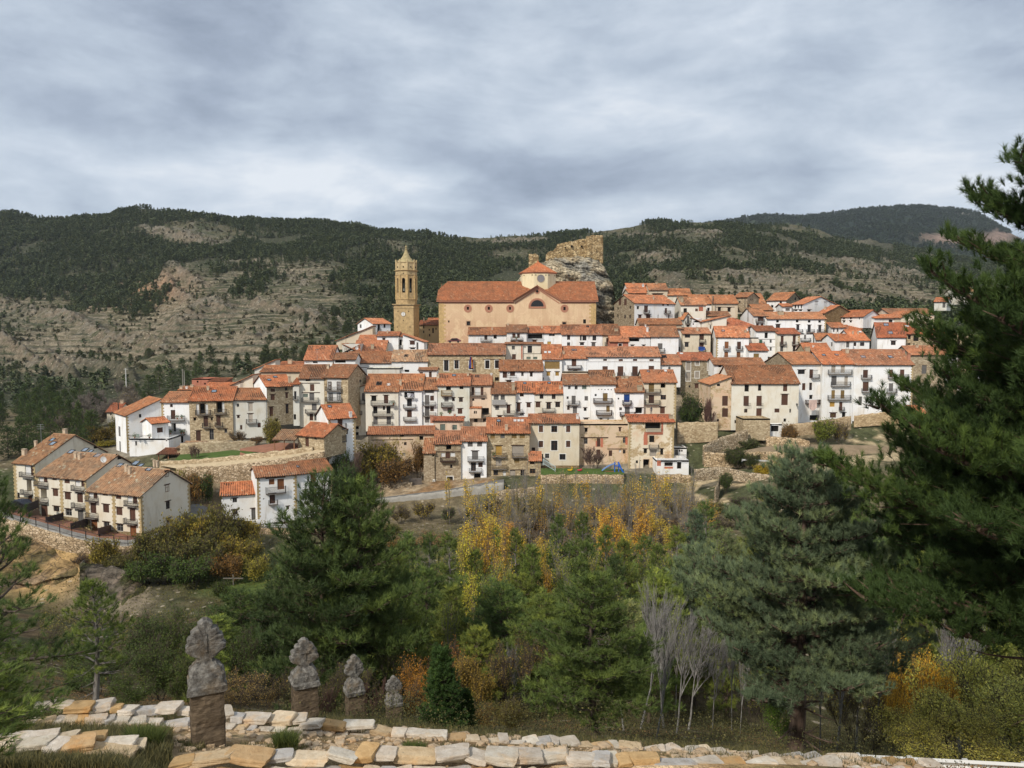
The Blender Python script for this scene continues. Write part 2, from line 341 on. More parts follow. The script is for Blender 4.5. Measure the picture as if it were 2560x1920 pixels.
def ground_py(px,Y):
 a=np.clip((np.asarray(px,float)+300)/10.0,0,319.999);b=np.clip((np.log(np.maximum(Y,2.01))-_LY[0])/(_LY[1]-_LY[0]),0,1398.999)
 i=a.astype(int);j=b.astype(int);fa=a-i;fb=b-j
 return(_Gs[i,j]*(1-fa)+_Gs[i+1,j]*fa)*(1-fb)+(_Gs[i,j+1]*(1-fa)+_Gs[i+1,j+1]*fa)*fb
def np_at(px,py,Y):
 v=960.0-py;dy=F*CP+v*SP;dz=-F*SP+v*CP
 return np.stack([(px-1280.0)*Y/dy,Y+0*py,dz*Y/dy],-1)
BARE=[(480,580,110,22,1.0),(440,680,60,28,0.9),(470,730,110,22,0.9),(640,660,70,14,.9),(610,705,60,14,.9),(740,690,130,30,0.8),(500,760,160,30,.7),(60,755,120,28,1),(150,800,150,40,1),(300,860,260,60,1),(600,830,260,90,1),(80,880,160,60,1),(750,760,110,60,.85),(880,610,70,10,.6),(950,560,40,6,.7),(1010,625,60,16,.5),(1260,600,120,26,.95),(1290,650,130,18,.7),(1180,690,40,20,.3),(1560,588,110,14,.9),(1740,600,90,32,.75),(1750,562,50,8,.6),(1640,640,120,14,.7),(1990,575,110,16,.9),(2110,600,100,16,.8),(1900,640,150,14,.7),(1660,690,70,24,.7),(1860,690,160,18,.7),(1870,725,200,18,.8),(2000,740,220,20,.8),(2100,670,220,18,.7),(2250,700,220,24,.9),(2350,740,200,30,.9),(2050,700,260,14,.8),(2250,650,120,10,.5),(2200,760,200,16,.9),(1800,750,300,14,.7),(340,640,30,60,.3),(330,700,60,14,.6),(860,690,50,30,.3),(1500,700,60,40,.4)]
def bare_mask(px,py):
 m=np.zeros(np.shape(px))
 for cx_,cy_,rx,ry,s in BARE:
  m=np.maximum(m,s*np.exp(-(((px-cx_)/rx)**2+((py-cy_)/ry)**2)*0.9))
 return m
RIBS=[([(-40,728),(60,762),(194,820),(300,872),(400,880)],13),([(428,650),(432,705),(492,722)],9),([(400,690),(432,740),(470,775)],8),([(572,672),(640,668)],8),([(438,830),(527,788),(560,800)],12),([(786,800),(836,812),(800,840)],18),([(736,722),(800,728)],9),([(0,860),(110,920),(180,950)],8),([(360,580),(470,592),(560,603)],9),([(60,920),(240,930),(330,950)],6),([(620,850),(740,838),(840,830)],6),([(640,790),(770,800)],5),([(1960,556),(2060,580),(2130,604),(2220,632)],9),([(1560,598),(1650,588),(1690,592)],8),([(1700,588),(1790,600)],10),([(2010,640),(2150,670),(2260,705)],9),([(1820,690),(1960,712),(2120,740),(2300,775)],9),([(1640,700),(1700,720)],12),([(1900,600),(1990,622)],7),([(1600,640),(1700,652)],8),([(2240,672),(2360,690)],6),([(2040,770),(2180,790)],6),([(1240,612),(1360,606)],6),([(1830,745),(1960,760)],7)]
def rib_mask(px,py):
 m=np.zeros(np.shape(px))
 for pts,w in RIBS:
  for(x0,y0),(x1,y1)in zip(pts,pts[1:]):
   dx,dy=x1-x0,(y1-y0);t=np.clip(((px-x0)*dx+(py-y0)*dy)/(dx*dx+dy*dy),0,1);d=np.hypot((px-x0-t*dx)*.45,py-y0-t*dy);m=np.maximum(m,np.exp(-(d/w)**2))
 return m
def terrain_height(px,Y):
 """returns positions and helper masks for arrays px, Y"""
 py=ground_py(px,Y);P=np_at(px,py,Y);x=P[...,0];y=P[...,1];z=P[...,2]
 far=np.clip((Y-205)/90.0,0,1);mid=np.clip((Y-25)/40.0,0,1)*(1-far)
 zn=(fbm(x/90+5,y/90,5,3)-0.5)*26*far*np.clip((Y-260)/250,0,1)
 zn+=(fbm(x/16,y/16,4,9)-0.5)*(3.4*far+1.2*mid*np.clip(np.abs(Y-100)/25+0.3,0.3,1))
 zn+=(fbm(x/3.2,y/3.2,3,21)-0.5)*(1.3*far+0.5*mid+0.10*(1-far)*(1-mid))
 vill=np.clip((Y-138)/8,0,1)*np.clip((250-Y)/12,0,1)*np.clip((px-200)/80,0,1)
 rib=rib_mask(px,py)*np.clip((Y-230)/40,0,1);rk=fbm(x/2.6,y/2.6,4,88);zn=zn+rib*(1.5+4.5*rk+4*(fbm(x/9,y/9,2,89)-.4)+2.5*(np.floor(rk*6)/6-.4))
 z2=z+zn*(1-0.85*vill)
 t=np.clip((Y-215)/60,0,1)*np.clip((py-610)/60,0,1);tmask=t*np.clip(bare_mask(px,py)*1.6+0.1,0,1)
 tmask=tmask*(1-rib)*np.clip((fbm(x/45,y/45,3,45)-.30)*6,.15,1);step=3.1;ph=z2/step+2.6*fbm(x/70,y/70,4,44);fl=np.floor(ph);fr=ph-fl
 sharp=np.clip((fr-0.72)/0.22,0,1);terr=(fl+0.18*fr+0.82*sharp-ph)*step
 z3=z2+terr*tmask
 wallm=((fr>0.70)&(fr<0.97))*tmask
 P=P.copy();P[...,2]=z3
 return P,py,wallm,rib
def ground_z(px,Y):
 P,*_=terrain_height(np.array([float(px)]),np.array([float(Y)]));return float(P[0,2])
def ground_at_xy(x,y):
 """height of the ground below world x, y (arrays)"""
 x=np.asarray(x,float);y=np.asarray(y,float);px=1280+x*F*1.0/y
 for _ in range(4):
  py=ground_py(px,y);dy=F*CP+(960-py)*SP;px=1280+x*dy/y
 P,*_=terrain_height(px,y);return P[...,2]
def mixc(a,b,f):f=np.clip(f,0,1)[...,None];return a*(1-f)+b*f
def build_terrain():
 nx=900;pxs=np.linspace(-300,2900,nx)
 ys=np.concatenate([np.exp(np.linspace(math.log(2.0),math.log(60),170))[:-1],np.linspace(60,250,260)[:-1],np.exp(np.linspace(math.log(250),math.log(1500),640))])
 ny=len(ys);PX,YY=np.meshgrid(pxs,ys);P,py,wm_,tm=terrain_height(PX,YY)
 x,y,z=P[...,0],P[...,1],P[...,2]
 dzx=np.gradient(z,axis=1)/np.maximum(np.abs(np.gradient(x,axis=1)),1e-3);dzy=np.gradient(z,axis=0)/np.gradient(y,axis=0)
 slope=np.sqrt(dzx**2+dzy**2)
 n1=fbm(x/22,y/22,5,61);n2=fbm(x/5,y/5,4,71);n3=fbm(x/60,y/60,4,81);n4=fbm(x/1.6,y/1.6,3,91)
 grass=np.array([0.060,0.066,0.034]);dryg=np.array([0.100,0.090,0.052]);rock=np.array([0.145,0.130,0.098]);pinkr=np.array([0.165,0.132,0.092]);dark=np.array([0.045,0.050,0.030]);soil=np.array([0.30,0.20,0.11])
 bm=bare_mask(PX,py)
 far=mixc(grass*np.ones(x.shape+(3,)),dryg,(n1-0.38)*4)
 far=mixc(far,rock,(n2-0.54)*5*np.clip(bm+0.15,0,1))
 far=mixc(far,np.array([0.175,0.155,0.118]),tm*1.4*np.clip((n2-.36)*5,0,1))
 far=mixc(far,np.array([0.045,0.05,0.03]),np.clip((fbm(x/7,y/7,4,99)-.56)*9,0,1)*.8)
 far=mixc(far,pinkr,(slope-0.62)*1.6*np.clip(bm+0.25,0,1))
 far=mixc(far,np.array([0.22,0.185,0.13]),wm_*np.clip((n1-.36)*4,0,1)*(0.25+0.9*n4))
 far=mixc(far,dark,np.clip(1-bm*2.2,0,1)*0.8)
 redp=np.exp(-(((PX-340)/110)**2+((py-745)/38)**2));far=mixc(far,np.array([0.36,0.20,0.11]),redp*(n2*1.8-0.35))
 near=mixc(np.array([0.080,0.086,0.042])*np.ones(x.shape+(3,)),np.array([0.175,0.140,0.085]),(n1-0.42)*4.5)
 near=mixc(near,np.array([0.36,0.28,0.18]),(slope-0.75)*1.8*n2)
 meadow=np.exp(-(((PX-600)/120)**2+((py-1455)/45)**2)*1.2);near=mixc(near,np.array([0.115,0.155,0.04]),meadow*2)
 cliff=np.exp(-(((PX-110)/110)**2+((py-1430)/75)**2)*1.3)*(YY>95)*(YY<125);near=mixc(near,np.array([0.52,0.34,0.15]),cliff*2.2)
 cliff2=np.exp(-(((PX-290)/130)**2+((py-1500)/60)**2)*1.3)*(YY>85)*(YY<125);near=mixc(near,np.array([0.24,0.195,0.135]),cliff2*1.8*(0.4+n2))
 stone=np.clip((n2-0.52)*7,0,1)*np.clip((PX-1650)/80,0,1)*(YY>140)*(YY<200);near=mixc(near,np.array([0.42,0.33,0.20]),stone)
 vl=np.clip((YY-160)/4,0,1)*np.clip((245-YY)/8,0,1)*np.clip((PX-230)/60,0,1)*np.clip((1720-PX)/40,0,1)
 bank=np.clip((YY-151)/2,0,1)*np.clip((164-YY)/2,0,1)*np.clip((PX-820)/40,0,1)*np.clip((1260-PX)/40,0,1);near=mixc(near,mixc(np.array([.27,.165,.085])*np.ones(x.shape+(3,)),np.array([.33,.25,.16]),(n2-.4)*5),bank)
 near=mixc(near,np.array([0.27,0.235,0.18]),vl*0.85)
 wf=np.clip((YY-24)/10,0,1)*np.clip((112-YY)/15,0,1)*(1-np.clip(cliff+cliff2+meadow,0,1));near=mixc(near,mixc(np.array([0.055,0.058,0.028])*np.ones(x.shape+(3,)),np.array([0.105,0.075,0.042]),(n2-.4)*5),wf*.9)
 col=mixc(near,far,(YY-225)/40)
 fg=mixc(np.array([0.40,0.26,0.13])*np.ones(x.shape+(3,)),np.array([0.52,0.38,0.23]),(n4-0.45)*5)
 fg=mixc(fg,np.array([0.10,0.095,0.040]),np.clip((fbm(x/0.9,y/0.5,4,13)-0.56)*7,0,1)*0.7+np.clip((500-PX)/150,0,1)*np.clip(1-np.abs(YY-11.1)/1.6,0,1))
 fg=mixc(fg,np.array([0.13,0.105,0.055]),np.clip((YY-14)/4,0,1))
 col=mixc(fg,col,(YY-30)/20)
 col=np.clip(col*(0.82+0.36*n4[...,None]),0,1)
 V=P.reshape(-1,3);idx=np.arange(nx*ny).reshape(ny,nx)
 Q=np.stack([idx[:-1,:-1],idx[:-1,1:],idx[1:,1:],idx[1:,:-1]],-1).reshape(-1,4)
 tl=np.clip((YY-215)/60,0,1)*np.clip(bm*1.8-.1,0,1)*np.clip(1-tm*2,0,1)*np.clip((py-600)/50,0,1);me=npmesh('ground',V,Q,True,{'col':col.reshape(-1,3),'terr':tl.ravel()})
 t=NT('earth',0.97,0.05);c=t.attr('col').outputs['Color'];wp=world_pos(t)
 vs=t.new('ShaderNodeVectorMath',operation='LENGTH');t.l.new(wp,vs.inputs[0])
 a=t.noise(wp,0.55,8,0.72);b=t.noise(wp,9.0,5,0.7)
 c=t.mix(1.0,c,t.ramp(a,(0.30,0.45),(0.5,0.95),(0.72,1.65)),'MULTIPLY')
 c=t.mix(1.0,c,t.ramp(b,(0.30,0.65),(0.72,1.35)),'MULTIPLY')
 sz=t.new('ShaderNodeSeparateXYZ');t.l.new(wp,sz.inputs[0]);wv=t.noise(wp,.022,4,.6);wb=t.noise(wp,.07,4,.6)
 ln=t.ramp(t.math('FRACT',t.math('ADD',t.math('DIVIDE',sz.outputs[2],2.3),t.math('MULTIPLY',wv,5.0))),(0.0,1.0),(.20,.9),(.30,0.0),(.96,0.0),(1.0,1.0))
 ln=t.math('MULTIPLY',t.math('MULTIPLY',ln,t.ramp(wb,(.38,0.0),(.52,.85))),t.attr('terr').outputs['Fac']);c=t.mix(ln,c,t.mix(a,(.14,.12,.085),(.33,.275,.195)))
 vv=t.vor(wp,0.55,'F1','Distance');ok=t.math('MULTIPLY',t.ramp(vv,(0.13,1.0),(0.22,0.0)),t.ramp(a,(0.42,0.0),(0.5,1.0)))
 c=t.mix(t.math('MULTIPLY',ok,0.7),c,(0.46,0.39,0.29));t.bump(a,0.9,0.6);t.base(c)
 o=link('ground',me,mats=[MT['earth']]);finish(o,kind='structure')
 return o
build_terrain()
def build_mountain():
 cols=[1500,1750,1850,1900,2000,2100,2200,2300,2400,2440,2480,2540,2620,2800,3000]
 rid=[600,566,552,543,543,533,522,519,527,533,556,590,640,690,700]
 nx,ny=420,160;pxs=np.linspace(1400,3000,nx);t=np.linspace(0,1.25,ny);PX,T=np.meshgrid(pxs,t)
 r=np.interp(PX,cols,rid);s=np.sin(np.clip(T,0,1)*math.pi/2);py=720+(r-720)*s;py=np.where(T>1,r+(T-1)*300,py);Y=1450+T*1350
 P=np_at(PX,py,Y);x,y=P[...,0],P[...,1]
 P[...,2]+=(fbm(x/260,y/260,5,5)-0.5)*110*np.clip(T*2,0,1)*np.clip((1-T)*2.2,0.0,1)+(fbm(x/28,y/28,3,6)-0.5)*12
 n1=fbm(x/80,y/80,5,31)
 col=mixc(np.array([0.028,0.040,0.028])*np.ones(x.shape+(3,)),np.array([0.055,0.068,0.038]),(n1-0.4)*4)
 bald=np.exp(-(((PX-2430)/130)**2+((py-597)/17)**2)**2);col=mixc(col,np.array([0.27,0.19,0.145]),bald*1.2)
 tip=np.exp(-(((PX-2425)/22)**2+((py-531)/7)**2));col=mixc(col,np.array([0.5,0.44,0.37]),tip*1.6*(fbm(x/15,y/15,3,2)>0.45))
 idx=np.arange(nx*ny).reshape(ny,nx);Q=np.stack([idx[:-1,:-1],idx[:-1,1:],idx[1:,1:],idx[1:,:-1]],-1).reshape(-1,4)
 me=npmesh('hills',P.reshape(-1,3),Q,True,{'col':col.reshape(-1,3)})
 t=NT('far_slope',0.98,0.03);c=t.attr('col').outputs['Color'];wp=world_pos(t)
 c=t.mix(1.0,c,t.ramp(t.noise(wp,0.06,8,0.75),(0.3,0.5),(0.7,1.5)),'MULTIPLY');t.bump(t.noise(wp,0.12,6,0.7),1.0,8.0);t.base(c)
 finish(link('hills',me,mats=[MT['far_slope']]),kind='structure')
 return PX,Y,P
MOUNT=build_mountain()
# ---------------------------------------------------------------- houses
ZR={'Z1':(0,1000,4.148),'Z2':(250,900,4.424),'Z3':(500,1000,4.424),'Z4':(600,750,4.148),'Z5':(900,550,4.74),'Z6':(1200,550,4.424),'V1':(1000,830,5.53),'V2':(1350,830,5.53),'V3':(1500,670,5.53),'V4':(1850,680,5.53),'V5':(1700,850,3.403),'V6':(2150,680,4.146),'V7':(850,1000,4.916),'V8':(1200,1000,4.022)}
WALL={'w':('plaster',(0.76,0.76,0.745)),'W':('plaster',(0.82,0.82,0.81)),'c':('plaster',(0.69,0.64,0.53)),'b':('plaster',(0.60,0.515,0.39)),'g':('plaster',(0.60,0.59,0.53)),'p':('plaster',(0.70,0.56,0.43)),'n':('plaster',(0.66,0.67,0.60)),'k':('plaster',(0.72,0.68,0.58)),'o':('plaster',(0.46,0.36,0.21)),'y':('plaster',(0.66,0.585,0.45)),'x':('worn_plaster',(0.64,0.49,0.345)),'X':('worn_plaster',(0.70,0.61,0.46)),'s':('rubble_wall',(1.0,1.0,1.0)),'S':('rubble_wall',(1.22,1.2,1.12)),'G':('rubble_wall',(0.85,0.88,0.88)),'r':('plaster',(0.42,0.17,0.11))}
TILE={'n':(1,1,1),'o':(1.1,1.12,1.05),'r':(.95,0.76,0.74),'b':(0.80,0.86,0.86),'p':(1.05,1.40,1.5),'R':(1.2,1.08,1.0),'d':(0.72,0.66,0.66)}
PAINT={'b':(0.095,0.046,0.030),'t':(0.24,0.155,0.055),'v':(0.15,0.14,0.13),'q':(0.17,0.21,0.175),'d':(0.105,0.048,0.03),'n':(0.012,0.05,0.20),'x':(0.70,0.69,0.66),'a':(0.25,0.10,0.04),'e':(0.38,0.33,0.27),'r':(0.50,0.17,0.10),'h':(0.05,0.16,0.10),'j':(0.42,0.25,0.06)}
rnd=random.Random(7)
def corr_plane(mb,O,eu,ev,Lu,vt,seed=0,amp=0.13,sag=0.09,vb=None):
 """rows of cover tiles over one slope; vt(u) is the length of slope above the eave"""
 O=Vector(O);eu=Vector(eu).normalized();ev=Vector(ev).normalized();nn=eu.cross(ev)
 if nn.z<0:nn=-nn
 prof=((0,0),(0.05,.78),(0.12,1.0),(0.19,.78),(0.24,0))
 us=[];k=0
 while k*0.4<Lu:
  for a,h in prof:
   if k*0.4+a<=Lu:us.append((k*0.4+a,h))
  k+=1
 us.append((Lu,0.0));mv=max(vt(u)for u,h in us);m=max(2,int(mv/0.9)+1)
 base=len(mb.v);A=np.array([u for u,h in us]);Hh=np.array([h for u,h in us])
 tt=np.linspace(0,1,m);VT=np.array([max(vt(u),0.0)for u in A])
 row=np.floor(A/0.4+1e-6);jit=(vnoise(row*3.7,row*0+seed*1.3,5)-0.5)*0.16
 U=A[:,None]+0*tt[None];VB=np.array([vb(u)if vb else 0.0 for u in A]);VB=np.minimum(VB,VT);Vv=VB[:,None]+(VT-VB)[:,None]*tt[None];Vv=Vv+(jit[:,None])*(tt[None]==0)
 hgt=Hh[:,None]*amp+(fbm(U/3.1+seed*7.7,Vv/2.3,2,3)-0.5)*sag*2+(vnoise(U/0.4+seed,Vv/0.9,8)-0.5)*0.03
 P=np.array(O)[None,None]+U[...,None]*np.array(eu)+Vv[...,None]*np.array(ev)+hgt[...,None]*np.array(nn)
 if mb.M is not None:P=P@np.array(mb.M.to_3x3()).T+np.array(mb.M.translation)
 P=P.reshape(-1,3);mb.v.extend([Vector(p)for p in P])
 for i in range(len(A)-1):
  for j in range(m-1):
   a=base+i*m+j;f=[a,a+m,a+m+1,a+1]
   mb.f.append(f);mb.m.append(mb.cur);mb.uv.append([(A[i]+.001,Vv[i,j]),(A[i+1]-.001,Vv[i,j]),(A[i+1]-.001,Vv[i,j+1]),(A[i]+.001,Vv[i,j+1])])
def facade(mb,W_,H_,ops,pl=0.0,deep=0.22):
 """wall in the plane y=0 with real openings; ops are (x0,z0,x1,z1,depth)"""
 xs=sorted({0.0,W_,*[o[0]for o in ops],*[o[2]for o in ops]});zs=sorted({0.0,H_,*([pl]if pl else[]),*[o[1]for o in ops],*[o[3]for o in ops]})
 xs=[x for x in xs if 0<=x<=W_];zs=[z for z in zs if 0<=z<=H_]
 for i in range(len(xs)-1):
  for j in range(len(zs)-1):
   cx_,cz=(xs[i]+xs[i+1])/2,(zs[j]+zs[j+1])/2
   if any(o[0]<cx_<o[2]and o[1]<cz<o[3]for o in ops):continue
   mb.cur=1 if cz<pl else 0
   mb.quad((xs[i],0,zs[j]),(xs[i+1],0,zs[j]),(xs[i+1],0,zs[j+1]),(xs[i],0,zs[j+1]))
 mb.cur=0
 for x0,z0,x1,z1,d in ops:
  mb.quad((x0,0,z0),(x0,d,z0),(x1,d,z0),(x1,0,z0));mb.quad((x0,0,z1),(x1,0,z1),(x1,d,z1),(x0,d,z1))
  mb.quad((x0,0,z0),(x0,0,z1),(x0,d,z1),(x0,d,z0));mb.quad((x1,0,z0),(x1,d,z0),(x1,d,z1),(x1,0,z1))
def rail(mb,x0,x1,y0,z0,z1,gap=0.14,t=0.028,sides=True):
 """open railing round a balcony: front at y=-y0, sides back to the wall"""
 segs=[((x0,-y0),(x1,-y0))]+([((x0,-y0),(x0,0)),((x1,-y0),(x1,0))]if sides else[])
 for(ax,ay),(bx,by)in segs:
  for z in(z0+0.06,z1):mb.bar((ax,ay,z),(bx,by,z),t*1.5)
  n=max(2,int(math.hypot(bx-ax,by-ay)/gap))
  for k in range(n+1):
   f=k/n;x,y=ax+(bx-ax)*f,ay+(by-ay)*f;mb.bar((x,y,z0),(x,y,z1),t)
HOUSES=[]
PADS=[]
def H(label,zr,x0,x1,ye,rp,yb,Y,wall='w',tile='n',ops='',Y1=None,D=8.0,BL=None,BR=None,roof='side',rf=0.5,ov=0.45,side=None,pl=0.0,plm='S',name='house',cat='house',group='old village houses stepped up the hillside',quoin='',xa=None,nowall=False,flatcap=True,th=None,rpx=None):
 ox,oy,sc=ZR[zr]
 X=lambda v:ox+v/sc
 Yp=lambda v:oy+v/sc
 L_=X(x0);R_=X(x1);A=at(L_,Yp(ye),Y);ze=A.z
 ref,off=(BL,'L')if BL is not None else(BR,'R')
 def B_of(th):
  c,s=math.cos(th),math.sin(th);k=(R_-1280)/F*(1+0.0);d=ray(R_,Yp(ye));k=d.x/d.y
  t=(k*A.y-A.x)/(c-k*s);return t
 if th is not None:th=R(th)
 elif ref is not None:
  best=None
  for i in range(-60,61):
   th_=R(i);t=B_of(th_)
   if t<=0.5 or t>60:continue
   c,s=math.cos(th_),math.sin(th_);bx,by=(A.x,A.y)if off=='L' else(A.x+t*c,A.y+t*s)
   q=pix((bx-s*D,by+c*D,ze));err=abs(q[0]-X(ref))
   if best is None or err<best[0]:best=(err,th_)
  th=best[1]
 elif Y1:th=math.atan2(Y1-Y,(R_-1280)/F*Y1-(L_-1280)/F*Y)
 else:th=0.0
 Lw=B_of(th);c,s=math.cos(th),math.sin(th)
 zb=at(L_,Yp(yb),Y).z-(0.0 if nowall else 1.2)
 Rt=Matrix.Rotation(th,4,'Z');M=Matrix.Translation((A.x,A.y,zb))@Rt;Mi=M.inverted()
 PADS.append((A.x,A.y,zb))
 root=empty(name,(A.x,A.y,zb),label,cat,group,th)
 e=Vector((c,s,0));n=Vector((-s,c,0));A3=Vector((A.x,A.y,zb))
 FR={'F':(A3,e,n,Lw),'R':(A3+e*Lw,n,-e,D),'L':(A3+n*D,-n,e,D)}
 def loc(px,py,face='F'):
  o,a,inn,w_=FR[face];p=hit(px,py,o,inn);q=p-o;return q.dot(a),q.z
 def local(face):
  return{'F':Matrix.Identity(4),'R':Matrix.Translation((Lw,0,0))@Matrix.Rotation(R(90),4,'Z'),'L':Matrix.Translation((0,D,0))@Matrix.Rotation(R(-90),4,'Z')}[face]
 wm_,wc=WALL[wall];wmat=MT[wm_];smat,scol=(WALL[side]if side else(wm_,wc));pmat=MT[WALL[plm][0]]
 He=ze-zb
 yr=D*rf if roof in('side','hip')else D
 if roof in('side','hip','shed'):
  rpx_=X(rpx)if rpx is not None else(L_+R_)/2
  p0=A3+n*yr+Vector((0,0,0));zr_=hit(rpx_,Yp(rp),p0,n).z-zb
  slope=max(0.12,(zr_-He)/(yr+ov));Hw=He+ov*slope;Hr=Hw+yr*slope
 elif roof in('up','down'):
  zr_=hit(R_,Yp(rp),A3,n).z-zb;Hw=He;Hr=max(zr_,0.5)
  slope=abs(Hr-Hw)/Lw
 elif roof=='front':
  xr,zr_=loc(X(xa),Yp(rp));Hw=He;Hr=zr_;slope=(Hr-Hw)/max(xr,Lw-xr)
 else:Hw=Hr=He;slope=0
 roofo=None
 if not nowall:
  OPS={'F':[],'R':[],'L':[]};parts=[]
  for item in[i.strip()for i in ops.split(';')if i.strip()]:
   face='F'
   if item[0]in '<>':face={'<':'L','>':'R'}[item[0]];item=item[1:]
   tk=item.split();code=tk[0]+(tk[2]if len(tk)>2 else '');args=tk[1];a=[float(v)for v in args.split(',')]
   if code in('S','Sd','Sw','C','Cw','Cr','Cs'):parts.append((code,face,a));continue
   if code[0]in 'BPGYTJ':parts.append((code,face,a));continue
   cx_,cy_,w_,h_=a;u0,_=loc(X(cx_-w_/2),Yp(cy_),face);u1,_=loc(X(cx_+w_/2),Yp(cy_),face);_,z1=loc(X(cx_),Yp(cy_-h_/2),face);_,z0=loc(X(cx_),Yp(cy_+h_/2),face)
   W_=FR[face][3];u0,u1=max(0.06,min(u0,u1)),min(W_-0.06,max(u0,u1));top=(Hw-0.06)if face=='F' and roof not in('up','down','front')else 99
   z1=min(z1,top);z0=max(z0,0.05)
   if u1-u0<0.12 or z1-z0<0.12:continue
   d=0.30 if code[0]=='k' else(0.03 if code[0]=='r' else 0.20)
   if code[0]=='k' and h_*w_>4000:d=1.2
   flim=min(Hw,Hr)if roof in('up','down')else Hw
   if face=='F' and z1>flim:d=0.0
   elif face=='F':OPS['F'].append((u0,z0,u1,z1,d))
   elif z1<Hw:OPS[face].append((u0,z0,u1,z1,d))
   parts.append((code,face,(u0,z0,u1,z1,d)))
  mb=MB();mats=[wmat,pmat,MT[smat]]
  Hf=Hw
  facade(mb,Lw,min(Hf,Hw if roof!='down' else Hr)if roof in('up','down')else Hf,OPS['F'],pl)
  if roof=='up':mb.add([(0,0,Hw),(Lw,0,Hw),(Lw,0,Hr)],[(0,1,2)])
  if roof=='down':mb.add([(0,0,Hr),(Lw,0,Hr),(0,0,Hw)],[(0,1,2)])
  if roof=='front':mb.add([(0,0,Hw),(Lw,0,Hw),(xr,0,Hr)],[(0,1,2)])
  for face in 'RL':
   mb.M=local(face);hh={'R':Hr if roof in('up','down')else Hw,'L':Hw}[face]
   if roof=='shed':hh=Hw
   sm=MB(mb.M);facade(sm,D,hh,OPS[face],pl)
   b=len(mb.v);mb.v+=sm.v;mb.f+=[[b+k for k in f]for f in sm.f];mb.uv+=sm.uv
   mb.m+=[1 if q==1 else(2 if side else 0)for q in sm.m]
   mb.cur=2 if side else 0
   if roof=='side':
    xx=yr if face=='R' else D-yr;mb.add([(0,0,Hw),(D,0,Hw),(xx,0,Hr)],[(0,1,2)])
   if roof=='shed':
    xx=D if face=='R' else 0;mb.add([(0,0,Hw),(D,0,Hw),(xx,0,Hr)],[(0,1,2)])
   mb.cur=0
  mb.M=None;hb={'shed':Hr,'up':Hw,'down':Hr}.get(roof,Hw)
  mb.quad((Lw,D,0),(0,D,0),(0,D,hb),(Lw,D,hb))
  if roof=='up':mb.add([(0,D,Hw),(Lw,D,Hw),(Lw,D,Hr)],[(0,2,1)])
  if roof=='down':mb.add([(0,D,Hr),(Lw,D,Hr),(0,D,Hw)],[(0,1,2)])
  if roof=='front':mb.add([(0,D,Hw),(Lw,D,Hw),(xr,D,Hr)],[(0,2,1)])
  if roof=='flat':
   mb.quad((0,0,Hw-0.3),(Lw,0,Hw-0.3),(Lw,D,Hw-0.3),(0,D,Hw-0.3))
   for q in((0,0,Lw,0.3),(0,D-0.3,Lw,D),(0,0.3,0.3,D-0.3),(Lw-0.3,0.3,Lw,D-0.3)):mb.box(q[0],q[1],Hw-0.35,q[2],q[3],Hw+0.002)
  wo=mb.build('wall',mats,root,wc)
  if side:wo.color=(*wc,1)
 sd=len(HOUSES)*3.1;tcol=TILE[tile];j=0.82+0.28*rnd.random();hsh=rnd.uniform(-.03,.10);tcol=(tcol[0]*j,tcol[1]*j*(1+hsh),tcol[2]*j*(1+2*hsh));so=0.28
 rb=MB()
 def slab(pts,th_=0.10):
  P=[Vector(p)for p in pts];nn=(P[1]-P[0]).cross(P[2]-P[0]).normalized()
  if nn.z<0:nn=-nn
  k=len(P);rb.cur=1;top=[p-nn*0.03 for p in P];bot=[p-nn*(0.03+th_)for p in P]
  rb.add(top+bot,[tuple(range(k)),tuple(range(k,2*k))[::-1]]+[(i,(i+1)%k,k+(i+1)%k,k+i)for i in range(k)]);rb.cur=0
 if roof in('side','shed'):
  ev=Vector((0,1,slope)).normalized();Ls=math.hypot(yr+ov,Hr-He);Z0=Hw-ov*slope
  corr_plane(rb,(-so,-ov,Z0),(1,0,0),ev,Lw+2*so,lambda u:Ls,sd)
  slab([(-so,-ov,Z0),(Lw+so,-ov,Z0),(Lw+so,yr,Hr),(-so,yr,Hr)])
  if roof=='side':
   yb2=D-yr;s2=(Hr-Hw)/max(yb2,0.5);ev2=Vector((0,-1,s2)).normalized();Z2=Hw-ov*s2;Ls2=math.hypot(yb2+ov,Hr-Z2)
   corr_plane(rb,(Lw+so,D+ov,Z2),(-1,0,0),ev2,Lw+2*so,lambda u:Ls2,sd+1)
   slab([(-so,D+ov,Z2),(Lw+so,D+ov,Z2),(Lw+so,yr,Hr),(-so,yr,Hr)])
  rb.tube([(-so+(Lw+2*so)*k/6,yr,Hr+0.03+rnd.uniform(-.03,.03))for k in range(7)],0.14,6)
 elif roof=='hip':
  hx=min(yr,Lw*0.46);ev=Vector((0,1,slope)).normalized();Z0=Hw-ov*slope;yy=yr+ov;Ls=math.hypot(yy,Hr-Z0);LL=Lw+2*ov;hh=hx+ov
  corr_plane(rb,(-ov,-ov,Z0),(1,0,0),ev,LL,lambda u:Ls*min(1,u/hh,(LL-u)/hh),sd)
  Db=D-yr+ov;sl2=(Hr-Z0)/Db;corr_plane(rb,(Lw+ov,D+ov,Z0),(-1,0,0),(0,-1,sl2),LL,lambda u:math.hypot(Db,Hr-Z0)*min(1,u/hh,(LL-u)/hh),sd+1)
  DD=D+2*ov;Lh=math.hypot(hh,Hr-Z0)
  corr_plane(rb,(-ov,D+ov,Z0),(0,-1,0),(hh,0,Hr-Z0),DD,lambda u:Lh*max(0,min(u/Db,(DD-u)/yy)),sd+2)
  corr_plane(rb,(Lw+ov,-ov,Z0),(0,1,0),(-hh,0,Hr-Z0),DD,lambda u:Lh*max(0,min(u/yy,(DD-u)/Db)),sd+2)
